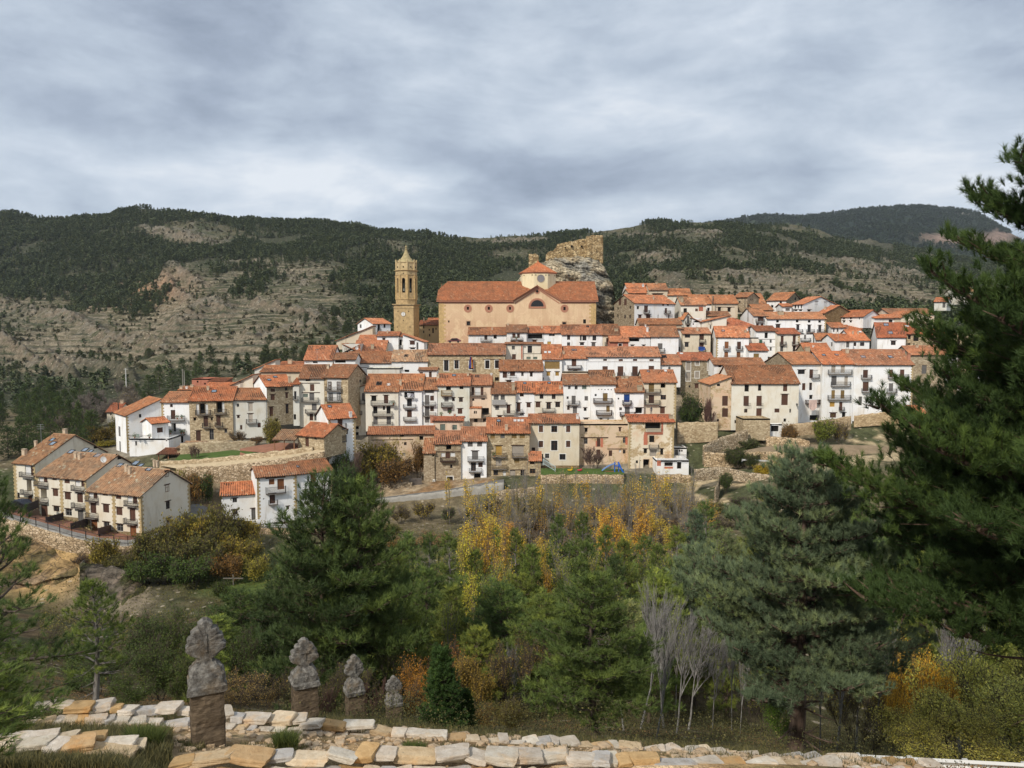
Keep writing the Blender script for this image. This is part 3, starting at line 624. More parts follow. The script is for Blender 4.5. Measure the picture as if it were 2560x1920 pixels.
  a,b_,c_,d_=(-ov,-ov,Z0),(Lw+ov,-ov,Z0),(Lw+ov,D+ov,Z0),(-ov,D+ov,Z0);r0=(hx,yr,Hr);r1=(Lw-hx,yr,Hr)
  slab([a,b_,r1,r0]);slab([c_,d_,r0,r1]);slab([b_,c_,r1]);slab([d_,a,r0])
  for p,q in((a,r0),(d_,r0),(b_,r1),(c_,r1),(r0,r1)):rb.tube([Vector(p)+Vector((0,0,.04)),Vector(q)+Vector((0,0,.04))],0.13,6)
 elif roof in('up','down'):
  g=1 if roof=='up' else-1;xlo,xhi=(0,Lw)if g>0 else(Lw,0);zlo=min(Hw,Hr);zhi=max(Hw,Hr);o_=0.4
  P0=(xlo-g*o_,-o_ if g<0 else D+o_,zlo-o_*slope);Ls=math.hypot(Lw+o_,zhi-zlo+o_*slope)+0.1
  corr_plane(rb,P0,(0,1,0)if g<0 else(0,-1,0),(g,0,slope),D+2*o_,lambda u:Ls,sd)
  slab([(xlo-g*o_,-o_,zlo-o_*slope),(xhi,-o_,zhi),(xhi,D+o_,zhi),(xlo-g*o_,D+o_,zlo-o_*slope)])
  rb.tube([(xhi,-o_,zhi+.03),(xhi,D+o_,zhi+.03)],0.13,6)
 elif roof=='front':
  o_=0.4;s1=(Hr-Hw)/xr;s2=(Hr-Hw)/(Lw-xr)
  corr_plane(rb,(-o_,D+.1,Hw-o_*s1),(0,-1,0),(1,0,s1),D+.1+o_,lambda u:math.hypot(xr+o_,Hr-Hw+o_*s1),sd)
  corr_plane(rb,(Lw+o_,-o_,Hw-o_*s2),(0,1,0),(-1,0,s2),D+.1+o_,lambda u:math.hypot(Lw-xr+o_,Hr-Hw+o_*s2),sd)
  slab([(-o_,-o_,Hw-o_*s1),(xr,-o_,Hr),(xr,D,Hr),(-o_,D,Hw-o_*s1)]);slab([(Lw+o_,-o_,Hw-o_*s2),(xr,-o_,Hr),(xr,D,Hr),(Lw+o_,D,Hw-o_*s2)])
  rb.tube([(xr,-o_,Hr+.03),(xr,D,Hr+.03)],0.13,6)
 if rb.f:roofo=rb.build('roof',[MT['roof_tile'],MT['dark_wood']],root,tcol)
 if nowall:
  for k in range(3):
   px_=0.1+(Lw-0.2)*k/2;q=MB();q.box(px_-.09,0.0,0,px_+.09,0.18,Hw-.02);q.build('post',MT['painted'],root,(0.30,0.15,0.08))
  q=MB();q.box(0,0,Hw-.2,Lw,.16,Hw-.02);q.build('beam',MT['dark_wood'],root)
  HOUSES.append(root);return root
 def wrap(mb_,face):return local(face)
 for code,face,a in parts:
  k=code[0];Mf=local(face);suf=code[1:]
  if k in 'SC':
   if roofo is None:continue
   px_,py_=X(a[0]),Yp(a[1])
   if roof in('side','shed','hip'):
    nl=Vector((0,-slope,1)).normalized();pl_pt=Vector((0,0,Hw))
   elif roof=='up':nl=Vector((-slope,0,1)).normalized();pl_pt=Vector((0,0,Hw))
   else:nl=Vector((slope,0,1)).normalized();pl_pt=Vector((0,0,Hw))
   nw=Rt.to_3x3()@nl;p=Mi@hit(px_,py_,M@pl_pt,nw)
   if not(-1<p.x<Lw+1 and-1<p.y<D+1):continue
   pxm=F/(A.y+p.y);w_=a[2]/sc/pxm;h_=a[3]/sc/pxm
   if k=='S':
    ev=Vector((0,1,slope)).normalized();hh_=max(0.7,w_*1.0)
    q=MB();ux=Vector((1,0,0));nn=ux.cross(ev);b0=p+nn*0.10
    def pt(i,j,m_):return b0+ux*(i*(w_/2))+ev*(j*hh_/2)+nn*m_
    for s_,t_ in(((-1,-1),(1,-1)),((1,-1),(1,1)),((1,1),(-1,1)),((-1,1),(-1,-1))):q.bar(pt(*s_,0.02),pt(*t_,0.02),0.10,0.12,nn)
    fo=q.build('skylight',MT['iron']if suf!='w' else MT['white_metal'],roofo)
    g_=MB();g_.quad(pt(-1,-1,.03),pt(1,-1,.03),pt(1,1,.03),pt(-1,1,.03));g_.build('pane',MT['room_dark']if suf=='d' else(MT['white_metal']if suf=='w' else MT['skylight_glass']),fo)
   else:
    w_=max(w_,0.35);q=MB();q.box(p.x-w_/2,p.y-w_*.4,p.z-0.6,p.x+w_/2,p.y+w_*.4,p.z+h_-0.18)
    q.box(p.x-w_/2-.06,p.y-w_*.4-.06,p.z+h_-0.18,p.x+w_/2+.06,p.y+w_*.4+.06,p.z+h_-0.10)
    for dx in(-.7,.7):q.box(p.x+dx*w_/2-.05,p.y-w_*.3,p.z+h_-0.10,p.x+dx*w_/2+.05,p.y+w_*.3,p.z+h_+.04)
    q.box(p.x-w_/2-.05,p.y-w_*.4,p.z+h_+.04,p.x+w_/2+.05,p.y+w_*.4,p.z+h_+.10)
    cc={'w':(0.74,0.72,0.68),'r':(0.46,0.21,0.13),'s':(0.42,0.34,0.23)}.get(suf,(0.55,0.43,0.30))
    q.build('chimney',MT['painted'],roofo,cc)
   continue
  if k in 'BPGYTJ':
   if k=='T':
    u0,z0=loc(X(a[0]),Yp(a[2]),face);u1,_=loc(X(a[1]),Yp(a[2]),face);h_=a[3]/sc/F*A.y;q=MB(Mf);q.box(u0,-.05,z0-h_/2,u1,.0,z0+h_/2)
    q.build('cornice' if suf=='w' else 'beam',MT['painted']if suf=='w' else MT['dark_wood'],root,(0.75,0.74,0.70));continue
   u0,z1=loc(X(a[0]),Yp(a[2]),face);u1,z0=loc(X(a[1]),Yp(a[3]),face)
   if k=='Y':
    q=MB(Mf);q.box(u0,-1.1,z0,u1,0.0,z1);bo=q.build('bay',wmat,root,wc)
    q=MB(Mf);corr_plane(q,(u0-.1,-1.3,z1),(1,0,0),(0,1,.3),u1-u0+.2,lambda u:1.3,1);q.build('bay_roof',MT['roof_tile'],bo,TILE['R']);
    q=MB(Mf);um=(u0+u1)/2;zm=(z0+z1)/2+.2
    for du in(-.35,.05):q.box(um+du,-1.13,zm-.25,um+du+.28,-1.1,zm+.35)
    q.build('window',MT['room_dark'],bo);continue
   dep=0.85 if k=='P' else 0.7;z1=max(z1,z0+0.85)if k!='J' else z1;q=MB(Mf)
   if k!='J':q.box(u0,-dep,z0-0.10,u1,0.0,z0);bo=q.build('balcony',MT['dark_wood']if k=='P' else MT['slab'],root)
   else:bo=root
   q=MB(Mf)
   if k=='P':rail(q,u0+.03,u1-.03,dep-.05,z0,z1,0.20,0.065);q.build('railing',MT['painted'],bo,(0.28,0.17,0.05)if suf=='y' else(0.055,0.03,0.022))
   elif k=='G':q.box(u0,-dep,z0,u1,-dep+.04,z1);q.build('railing',MT['painted'],bo,(0.36,0.35,0.33))
   else:rail(q,u0+.02,u1-.02,dep-.03,z0,z1,0.14,0.03,sides=(k!='J'));q.build('railing',MT['iron'],bo)
   continue
  u0,z0,u1,z1,d=a;w_,h_=u1-u0,z1-z0
  if face!='F' and z1>=Hw:off_=-0.02;d=0.0
  if k=='w':
   q=MB(Mf);f=min(0.07,w_*.16);y_=max(d-.07,-.03)
   q.box(u0,y_,z0,u0+f,y_+.06,z1);q.box(u1-f,y_,z0,u1,y_+.06,z1);q.box(u0+f,y_,z0,u1-f,y_+.06,z0+f);q.box(u0+f,y_,z1-f,u1-f,y_+.06,z1)
   if w_>0.55:q.box((u0+u1)/2-.03,y_+.002,z0+f,(u0+u1)/2+.03,y_+.058,z1-f)
   if h_>1.0 and w_>.55:q.box(u0+f,y_+.004,z0+h_*.62,u1-f,y_+.05,z0+h_*.62+.04)
   wo_=q.build('window',MT['painted'],root,rnd.choice([(0.10,0.05,0.03),(0.16,0.08,0.04),(0.28,0.26,0.24),(0.07,0.045,0.035)]))
   q=MB(Mf);q.quad((u0,y_+.04,z0),(u1,y_+.04,z0),(u1,y_+.04,z1),(u0,y_+.04,z1));q.build('pane',MT['glass'],wo_)
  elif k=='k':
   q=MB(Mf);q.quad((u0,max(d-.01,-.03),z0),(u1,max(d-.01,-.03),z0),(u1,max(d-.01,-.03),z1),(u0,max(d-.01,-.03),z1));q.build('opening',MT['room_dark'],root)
  else:
   q=MB(Mf);y_=max(d-.06,-.03)
   if k=='r':q.box(u0,-.012,z0,u1,.03,z1)
   else:
    q.box(u0,y_,z0,u1,y_+.05,z1)
    if h_>0.9 and k not in 'xe':
     for zz in(z0,z0+h_*.48,z1-.09):q.box(u0+.01,y_-.025,zz,u1-.01,y_-.001,zz+.09)
     for uu in(u0,(u0+u1)/2-.05,u1-.09):q.box(uu,y_-.035,z0+.01,uu+.09,y_-.002,z1-.01)
   v_=0.8+0.4*rnd.random();cc=tuple(min(1,v*v_)for v in PAINT[k])if k!='x' else PAINT[k]
   q.build({'d':'door','n':'door','r':'brick_patch','h':'door'}.get(k,'shutter'),MT['painted'],root,cc)
  if 'l' in suf:
   e_=min(0.25,w_*.3);q=MB(Mf);q.box(u0-e_,-.07,z1,u1+e_,.02,z1+.14);q.build('lintel',MT['dark_wood'],root)
  if 's' in suf:
   q=MB(Mf);b_=.16
   q.box(u0-b_,-.035,z0-b_,u0,.0,z1+b_);q.box(u1,-.035,z0-b_,u1+b_,.0,z1+b_);q.box(u0,-.035,z1,u1,.0,z1+b_);q.box(u0,-.035,z0-b_,u1,.0,z0)
   q.build('surround',MT['painted'],root,(0.78,0.76,0.70))
 if quoin:
  for ch in quoin:
   q=MB(local('R')if ch=='R' else Matrix.Identity(4));zz=0.9 if not pl else pl*0.3;i=0
   uc={'l':0,'r':Lw,'R':0,'B':D}.get(ch,None);
   if ch=='B':q.M=local('R')
   if uc is None:uc=Lw*int(ch)/10.0
   while zz<Hw-.35:
    w_=0.55 if i%2 else 0.32;h_=.30+.08*rnd.random()
    lo,hi=(uc-.03,uc+w_)if ch in 'lR' else((uc-w_,uc+.03)if ch in 'rB' else(uc-w_*.8,uc+w_*.8));q.box(lo,-.025,zz,hi,.02,zz+h_-.03);zz+=h_;i+=1
   q.build('quoin',MT['ochre_stone'],root,(0.50,0.38,0.20))
 HOUSES.append(root)
 return root
NEWG='new terraced houses with stone corners'
# ---- new terrace, lower left
H('long new house with a broad orange tile roof and aerials, farthest of the stone-cornered terrace','Z1',150,360,655,330,1110,140,'c','p',D=15.4,th=-20,rf=.55,pl=3.2,quoin='0r',group=NEWG,name='terraced_house',ops='x 290,720,60,115;b 335,735,30,100;B 228,362,745,800;k 303,890,50,120 l;B 240,340,930,980;d 313,1050,45,110 l;w 192,990,25,60;C 372,470,26,45;C 428,410,38,30;C 255,570,42,60;S 548,455,60,25;S 545,415,50,18;C 675,325,38,22;>k 970,430,25,28;>k 1003,420,20,28;>k 990,490,36,26')
H('middle house of the stone-cornered terrace, white dish on its gable','Z1',380,890,785,530,1290,133.0,'c','p',D=11.6,th=-20,rf=.57,pl=3.2,quoin='05r',group=NEWG,name='terraced_house',ops='x 425,800,45,100;b 472,800,38,110;B 380,498,830,890;b 563,795,50,75 l;b 695,825,55,80 l;x 803,840,50,110;b 860,845,36,110;B 765,880,885,940;k 455,975,60,100 l;B 398,500,1010,1060;b 575,960,55,75 l;b 703,995,62,75 l;b 830,1015,60,95 l;B 768,880,1065,1120;d 460,1150,70,125;w 585,1130,60,55 l;w 712,1165,65,70 l;v 838,1195,60,110;S 740,540,60,35;S 885,520,60,35;S 945,535,45,20;S 1015,578,65,38;C 788,600,32,55;C 828,615,32,60;C 568,590,26,30;C 1110,700,26,30;>k 1238,600,40,30;>k 1210,565,16,16')
H('nearest house of the stone-cornered terrace, plain grey gable facing the hedge','Z1',905,1455,945,680,1445,125.0,'c','p',D=10.7,th=-20,rf=.57,pl=3.3,quoin='05rRB',group=NEWG,name='terraced_house',ops='x 940,960,50,110;b 990,965,42,120;B 912,1020,990,1050;b 1088,950,55,85 l;b 1228,985,55,85 l;x 1345,1010,50,110;b 1400,1015,45,125;B 1312,1430,1045,1100;b 968,1120,60,110 l;B 910,1018,1165,1225;b 1100,1125,62,85 l;b 1238,1155,62,80 l;b 1375,1190,60,130 l;B 1308,1425,1220,1285;a 978,1310,65,128 l;w 1105,1295,60,60 l;w 1245,1325,65,75 l;a 1382,1365,65,125 l;S 1245,680,60,38;S 1410,658,65,30;S 1465,680,50,25;S 1550,720,60,40;C 1312,740,30,70;C 1345,765,30,65;C 1600,660,22,35;C 1630,662,22,30;>w 1730,765,40,62 l;>w 1733,915,40,72 l;>w 1742,1090,42,82 l;>k 1748,1250,40,50 l')
# ---- white pair by the road
H('small white house with the brightest orange-red roof, lowest beside the road','Z3',235,655,1062,905,1318,134.5,'w','R',Y1=136.5,D=7,ops='w 385,1110,50,50 l;w 388,1240,55,55 l;v 600,1262,62,128 l',quoin='r')
H('tall white house with orange blinds and a long balcony, stone quoins at its corners','Z3',628,1066,858,722,1300,133.8,'W','b',Y1=136.8,D=7.5,quoin='lr',ops='a 793,905,62,62;a 893,930,75,118;T 725,945,868,14;B 725,945,965,1020;d 800,1090,62,110 l;B 757,855,1110,1150;w 970,1195,32,40 l;k 705,1095,16,14;S 1082,740,30,35')
H('white house with two balconies under the mossy roof end, half behind the pine','Z3',1070,1462,822,660,1240,137.2,'W','b',Y1=141,D=7.5,quoin='r',ops='a 1253,882,60,128 l;B 1200,1350,905,965;d 1270,1035,42,110 l;B 1225,1355,1060,1105;w 1170,1015,32,45 l;k 1180,1140,16,22')
H('slim white tower-like house with curved orange roof and three stacked balcony doors','Z3',1420,1718,215,45,640,150,'W','R',BL=1292,D=8,quoin='lr',ops='d 1550,262,55,92;B 1508,1612,262,318;d 1550,375,52,92;B 1510,1612,395,455;k 1552,490,45,60;w 1625,352,22,55 l;S 1432,75,38,28;Cw 1665,190,30,60;<k 1340,265,20,22')
H('low stone barn with a sagging orange roof behind the curved path','Z3',1080,1372,392,245,545,149,'S','R',Y1=146,D=8,ops='w 1277,422,28,35 l;d 1185,465,38,100;k 1057,440,20,20',side='S')
H('open porch on timber posts joined to the stone barn','Z3',815,1045,442,330,560,147.5,'S','p',D=6,roof='shed',nowall=True,name='porch',cat='porch',group='sheds and porches')
H('low log shelter with a dull brown roof below the white terrace','Z2',640,868,1040,975,1112,157,'S','d',D=4,roof='shed',nowall=True,name='wood_shelter',cat='shelter',group='sheds and porches')
H('stone hut with a pale flagged roof beside the lawn','Z2',850,1065,975,925,1095,157.5,'S','p',D=5,roof='shed',name='stone_hut',cat='hut',group='sheds and porches')
# ---- left row above the lawn
H('white house with a half gable and brick-edged corner, at the village end','Z2',285,680,612,432,1010,168,'W','o',BL=165,D=9,roof='up',quoin='l',ops='k 443,617,25,38;<v 215,790,22,110;<v 222,960,16,120')
H('little white annex with red roof on the terrace of the end house','Z2',572,757,706,632,870,162.5,'W','R',BL=466,D=4.5,ops='b 663,775,66,55')
H('white terrace block with railings under the little annex','Z2',322,760,868,860,1005,162,'W','n',D=6,roof='flat',ops='v 400,922,22,50;k 735,885,16,30;J 325,570,825,868',name='terrace_block',cat='terrace')
H('white house with two flower-filled balconies next to the stone house','Z2',680,985,470,352,905,170,'W','o',D=9,ops='w 790,505,30,35;d 808,603,50,100;B 752,940,615,668;k 815,748,50,100;B 762,945,762,825;t 795,905,50,90;k 885,880,70,80',quoin='l')
H('stone house with white shutters and dark timber lintels above the lawn','Z2',985,1465,458,300,912,169,'S','R',Y1=170.5,D=10,ops='k 1130,540,62,112 l;x 1080,545,32,112;x 1180,545,32,112;B 1060,1225,552,602;k 1317,525,62,115 l;x 1362,525,28,112;B 1272,1400,542,592;k 1048,655,30,30 l;k 1237,655,20,30 l;b 1170,680,50,110 l;B 1135,1222,695,745;b 1310,672,48,108 l;B 1275,1360,690,735;b 1088,840,52,115 l;w 1235,825,48,115 l;w 1392,785,32,45 l;S 1262,348,50,35;C 1195,330,25,40;C 905,330,25,30;C 858,345,22,30')
H('grey-white house with a tan blind over a balcony, wild shrubs at its foot','Z2',1465,1835,445,312,810,171,'g','o',Y1=172,D=10,ops='w 1525,500,28,38;e 1665,520,48,95 l;e 1665,640,48,95 l;B 1620,1735,655,700;w 1530,628,28,30 l;b 1562,745,24,50;b 1760,720,36,50')
H('cream house end with one small window above the grey-white house','Z2',1458,1692,275,165,350,181,'c','n',D=7,roof='up',ops='e 1565,277,30,58 l')
H('grey stone house with drainpipe and skylit red roof','Z2',1842,2130,300,165,670,172,'G','R',BL=1700,D=11,side='g',ops='b 1912,335,48,36;b 1910,412,46,62 l;d 1895,570,40,100 l;w 2058,320,28,35;b 2065,392,28,62 l;w 2070,540,34,105 l;k 1955,665,32,38;S 1870,222,40,28;S 1937,190,40,28;C 2095,250,26,70')
H('narrow grey house squeezed beside the drainpipe house','Z2',2132,2200,270,200,670,175,'g','R',D=8,ops='w 2160,390,26,90;B 2140,2195,400,440;k 2155,630,26,60')
H('ruined brick barn at the village edge','Z2',1015,1200,208,200,300,236,'r','n',D=8,roof='flat',ops='k 1080,240,18,20;k 1160,262,20,20',name='ruined_barn',cat='ruin',group='ruins at the village edge')
H('roofless brick shed with a grey sheet roof at the village edge','Z2',1200,1385,240,206,300,232,'r','d',D=6,roof='shed',name='ruined_shed',cat='ruin',group='ruins at the village edge')
H('low orange roof behind the stone house with shutters','Z2',1150,1450,325,250,360,190,'c','R',D=8)
H('small roofs with clay chimneys behind the flower-balcony house','Z2',870,1150,335,292,380,188,'p','o',D=6,ops='C 900,320,30,30;C 1020,300,30,25;Cw 960,320,20,25')
H('lone pink-roofed house down in the left valley','Z2',75,205,578,478,640,205,'k','r',D=10,BR=345,ops='C 245,480,30,35;C 310,490,40,20;k 120,600,20,18')
# ---- left centre block
H('cream house with three tiers of plastic-screened balconies','Z4',615,870,818,672,1265,176,'k','b',D=9.5,ops='k 705,832,52,20;b 748,908,44,72;T 640,830,862,8;T 640,830,960,8;q 680,990,50,36;v 745,1000,50,80;B 645,815,1012,1055;v 770,1110,50,72;B 680,825,1132,1170;d 740,1210,38,80;v 785,1210,30,80;Cs 585,770,36,80;C 1020,700,36,30')
H('stone-framed house with a bare brick gable and two white loggias','Z4',872,1120,806,668,1265,176,'S','b',BR=1308,D=9,side='s',ops='x 977,880,150,120;b 930,890,34,88;b 1025,890,44,88;B 897,1060,898,942;x 977,1000,150,100;v 938,1002,44,78;v 1027,1002,46,78;B 897,1062,1006,1052;>k 1250,840,22,30;C 915,700,25,25')
H('narrow cream house with stacked balconies between the brick gable and the white row','Z4',1128,1300,935,880,1400,180,'k','p',D=7,roof='up',ops='e 1215,990,40,58;v 1278,1005,28,80;B 1125,1300,1032,1075;e 1213,1120,62,60;B 1165,1268,1150,1185;v 1215,1240,40,76;k 1215,1325,32,28;k 1213,1400,35,60')
H('cream house with three full-width balconies and a brown roof hatch','Z4',1300,1640,952,770,1310,178,'k','o',D=10,ops='k 1388,1022,52,55 l;d 1515,1030,45,85 l;B 1360,1600,1040,1090;k 1403,1140,45,75;k 1492,1120,22,40;k 1540,1140,42,80;B 1378,1580,1155,1200;v 1405,1250,45,85;v 1543,1250,45,85;B 1378,1582,1262,1305;Sd 1442,868,52,40;Sw 1542,880,28,20;C 1665,875,22,50;Cr 1320,810,22,22')
H('bright white house with washing in its top loggia and two curved balconies','Z4',1642,1885,940,768,1300,178.5,'W','o',D=10,ops='k 1755,982,108,58;B 1715,1795,985,1018;w 1757,1060,50,85;B 1695,1825,1085,1120;d 1757,1180,50,72 l;B 1697,1828,1210,1250')
H('white house with brown blinds in pairs on three balconies','V1',305,515,800,632,1275,179,'w','o',D=9,ops='v 405,825,128,42;v 375,940,62,135;b 443,915,52,70;B 325,490,965,1015;v 375,1090,62,140;b 443,1060,52,70;B 325,495,1112,1162;v 375,1215,60,78;Cs 300,700,16,60')
H('small white penthouse with two shutters behind the main row','V1',258,508,528,492,650,190,'w','b',D=5,ops='v 295,588,44,66;b 420,585,38,76')
H('flat-topped grey rendered shed behind the main row','Z4',1318,1655,706,700,775,189,'g','n',D=6,roof='flat')
H('pale green house with two wooden barred balconies','V1',520,960,746,580,1300,179,'n','R',D=9.5,ops='k 670,775,68,58;Py 570,720,806,880;k 850,772,52,35;v 643,930,58,68;P 572,722,975,1040;w 738,932,38,50 l;w 842,937,52,60 l;b 830,1095,62,72 l;v 685,1085,58,68 l;S 748,603,46,30;C 525,635,36,45;C 940,600,30,40')
H('pinkish beige house with a jutting bay and glazed porch','V1',962,1262,740,592,1310,180,'p','n',D=9,ops='b 1008,818,38,112;x 1073,820,78,108;b 1135,818,38,112;B 978,1180,830,880;w 1013,935,30,35;k 1150,928,52,22;Y 965,1125,1048,1186;k 1180,1100,100,100;B 1128,1240,1120,1170;w 1048,1222,48,48;w 1168,1220,42,48;Sd 1068,615,48,34;Cw 1262,600,22,22')
H('low cream house with a glass-fronted balcony and mottled roof','V1',1266,1597,856,700,1215,178,'k','b',D=9,ops='v 1330,905,68,65;v 1420,905,58,65;G 1275,1462,935,1000;v 1343,1047,52,62;b 1500,1068,52,118 l;B 1430,1580,1085,1145;k 1378,1180,58,48 l;Cs 1565,800,42,90')
H('white house with small brown shutters below a bright roof with a skylight','V1',1600,1860,840,686,1160,179,'W','R',D=9,ops='w 1683,872,55,42;b 1640,1040,52,122 l;B 1610,1690,1070,1115;b 1778,1010,55,65 l;k 1685,1137,50,20 l;S 1725,712,40,30')
H('white house with a curved iron balcony between two square windows','V1',1862,2255,856,688,1150,179,'k','R',D=9,ops='w 1957,893,52,62;w 2125,895,52,65;b 1908,1005,65,75 l;w 2055,1020,60,92 l;B 1965,2140,1055,1100;w 2180,1005,65,70 l;k 1960,1135,80,18 l;S 2062,708,40,30;C 2215,790,30,50')
H('whitewashed house with a green shutter under its eaves','V2',328,706,730,585,1275,178,'w','b',D=8,ops='v 405,768,35,46;w 500,768,42,54;q 612,765,62,54;w 382,908,28,35;v 465,940,55,118;B 385,545,950,1005;v 640,918,48,62;v 483,1080,58,88 l;w 393,1050,35,55 l;k 625,1070,38,44 l;v 637,1225,60,70 l;Tw 320,706,735,10')
H('tan retaining wall top behind the green-shutter house','V2',310,705,545,540,600,186.5,'b','n',D=1.5,roof='flat',name='garden_wall',cat='wall',group='walls in the village')
H('white house with five round vent holes and two long wooden balconies','V2',708,1046,728,530,1280,176,'W','b',D=9,ops='k 812,795,12,14;k 855,795,12,14;k 900,797,14,16;k 943,797,14,16;k 987,798,14,16;k 770,872,28,30;t 902,900,65,110;P 738,995,915,980;t 940,1060,48,85;P 775,990,1080,1145;w 843,1217,40,52;w 942,1217,25,35;Cs 1025,620,34,40')
H('white house with a royal blue balcony door','V2',1048,1436,835,620,1262,175,'W','b',D=10,ops='k 1215,843,150,14;n 1200,915,80,108;P 1140,1258,945,1005;k 1085,922,20,25;w 1115,1063,38,42;v 1207,1085,68,108;P 1103,1310,1105,1160;k 1368,1088,98,82 l;w 1163,1228,48,48;C 1145,640,40,25;C 1197,638,40,30;Cs 1378,800,70,60')
H('tall beige house with stone-edged corner, last of the main row beside the dark tree','V2',1436,1885,700,525,1262,176,'y','n',D=9.5,quoin='r',ops='t 1540,770,75,118;B 1457,1660,788,838;k 1703,742,70,62 ;b 1540,928,75,112;B 1450,1655,942,1000;w 1705,903,75,65;d 1693,1082,66,92 l;w 1540,1215,40,40;S 1497,550,36,36;Sw 1735,540,30,20')
# ---- lowest row
H('long crumbling barn with patched pink plaster behind the big bush','V7',345,1158,428,325,900,165,'x','n',Y1=166.5,D=8,ops='k 762,436,50,28;w 803,537,32,38;w 550,548,24,25;w 700,490,14,14;e 780,672,48,42;k 1000,468,48,48;k 998,640,36,110;k 998,765,38,48;T 380,900,492,8')
H('old rubble house with a rickety wooden balcony and white panels','V7',1160,1484,542,380,1085,160,'s','n',D=8,ops='k 1335,578,62,66;T 1165,1480,636,12;d 1325,680,52,72;x 1268,675,50,48;x 1385,672,60,48;P 1235,1425,706,752;w 1368,815,28,45;w 1352,1000,72,120 s')
H('lean-to of the rubble house with a steep tile roof','V7',1028,1160,655,470,1085,159.6,'s','o',D=8,ops='k 1145,685,20,24;v 1172,1012,46,56 s')
H('narrow cream-white house with grey plinth at the lane','V7',1485,1800,508,332,1012,160.5,'W','n',D=9,pl=1.6,plm='b',ops='v 1600,542,62,64;v 1717,540,62,64;v 1660,680,75,108 l;B 1570,1765,690,752;w 1640,818,62,108;b 1727,792,55,68 l;B 1587,1740,835,885;k 1688,955,82,108')
H('stone house with a mustard blind and four small top windows','V8',70,498,335,178,815,162,'S','R',D=10,ops='t 127,367,44,44;v 228,363,42,42;t 343,362,50,48;t 426,362,50,48;j 188,507,62,95 l;B 120,262,528,573;e 380,512,120,108 l;B 320,462,535,573;t 370,607,50,50;e 188,620,60,88;B 120,270,650,692;w 158,730,46,52;x 245,740,30,48;e 328,745,56,92;w 427,735,38,58;T 300,460,702,8;S 187,212,35,20;Sw 352,210,24,24;Sw 390,210,24,24;Sw 426,210,24,24;C 265,300,28,50')
H('beige rendered house with pale-framed windows over the playground','V8',500,1000,235,142,690,165,'y','n',D=9,pl=1.9,ops='b 613,290,42,66 s;w 747,292,60,64 s;b 887,290,42,66 s;b 613,443,42,64 s;w 747,458,64,98 s;b 887,442,42,64 s;w 675,563,42,48 s;w 830,572,60,58 s;k 620,590,30,95;w 537,495,35,35;x 848,265,22,26;Tw 500,690,238,8;Cw 980,190,26,40')
H('small stone annex with red tile roof by the playground steps','V8',498,610,614,520,790,160,'S','R',D=5,ops='w 525,632,48,30;w 530,715,58,48')
H('roofless old stone front with a patched wall, vines in its yard','V8',1002,1500,240,235,640,167,'x','n',D=8,roof='flat',ops='k 1068,302,28,38 l;b 1407,297,22,40 l;T 1015,1290,378,10;T 1365,1490,370,8;w 1065,413,36,58;b 1193,428,35,84;w 1452,405,30,56;r 1475,410,26,80;r 1225,430,24,90;b 1312,535,34,58;T 1280,1480,492,8;b 1190,540,40,84;x 1408,515,24,25;w 1450,520,28,38;r 1170,440,14,60',name='ruined_house',cat='house')
H('tall half-restored house with an open top loggia and red brick patches','V8',1500,1952,222,146,760,165,'X','r',D=10,quoin='lr',ops='k 1740,256,158,70;J 1660,1820,265,322;r 1832,270,20,100;r 1745,335,190,26;r 1665,400,40,105;k 1728,392,52,68;B 1697,1792,450,487;k 1663,513,34,45 l;k 1828,520,30,60 l;e 1740,530,70,70;k 1672,640,62,88;w 1578,622,22,30;r 1660,725,100,16;r 1800,625,45,60;Cs 1920,190,36,40')
H('small white flat-roofed block beside the half-restored house','V8',1956,2078,478,470,640,168,'W','n',D=5,roof='flat',ops='v 1975,527,34,58;w 2008,510,16,20;w 2030,510,16,20')
H('unfinished white concrete terrace below the small white block','V8',1775,2100,606,600,760,160.5,'W','n',D=6,roof='flat',ops='k 1897,645,84,40;r 1897,680,88,20;k 2003,655,44,74;J 1775,2090,545,604;r 1800,635,40,55',name='terrace_block',cat='terrace')
H('pinkish rooftop house with two green shutters and pots on its terrace','V7',1150,1508,255,205,400,171.5,'p','r',D=6,ops='q 1262,338,62,84;q 1410,335,58,60;Cr 1130,250,40,60;Cr 1410,215,24,40')
# ---- second tier
H('stone town hall with five tall white-framed windows','V1',385,1452,318,160,640,198,'S','n',D=11,ops='w 640,465,62,145 sl;w 782,450,58,112 sl;k 985,455,60,125 sl;w 1207,447,58,112 s;T 1150,1400,378,10;w 1340,445,56,110 s;k 1340,650,55,50',name='town_hall',cat='town hall')
H('long white building with a weathered brown roof, left of the town hall','Z4',1105,1570,656,536,770,198,'w','b',D=9,ops='T 1210,1560,698,5')
H('white building with a pale mottled roof adjoining the town hall','Z4',1572,1945,640,520,770,197.5,'w','p',D=9,ops='Sd 1725,580,36,30;k 1730,735,50,25')
H('cream half-timbered house, right of the town hall','V1',1460,1700,168,152,395,203,'k','b',D=6,ops='v 1567,218,42,50;b 1575,342,52,72;r 1685,280,20,190')
H('cream house with black timber strips and green lower shutters','V1',1702,1976,168,150,395,203.4,'k','b',D=6,ops='w 1795,240,62,98;T 1702,1976,300,6;q 1778,360,58,34;q 1870,360,58,34')
H('white house with a glazed corner room under a wide brown roof','V1',1378,1970,542,390,700,192,'W','b',D=9,ops='b 1450,592,60,84;x 1500,585,26,60;b 1555,578,70,58;J 1485,1615,595,635;w 1693,585,34,50 l;w 1815,588,38,56 l;k 1505,680,68,22 l;k 1340,660,40,50')
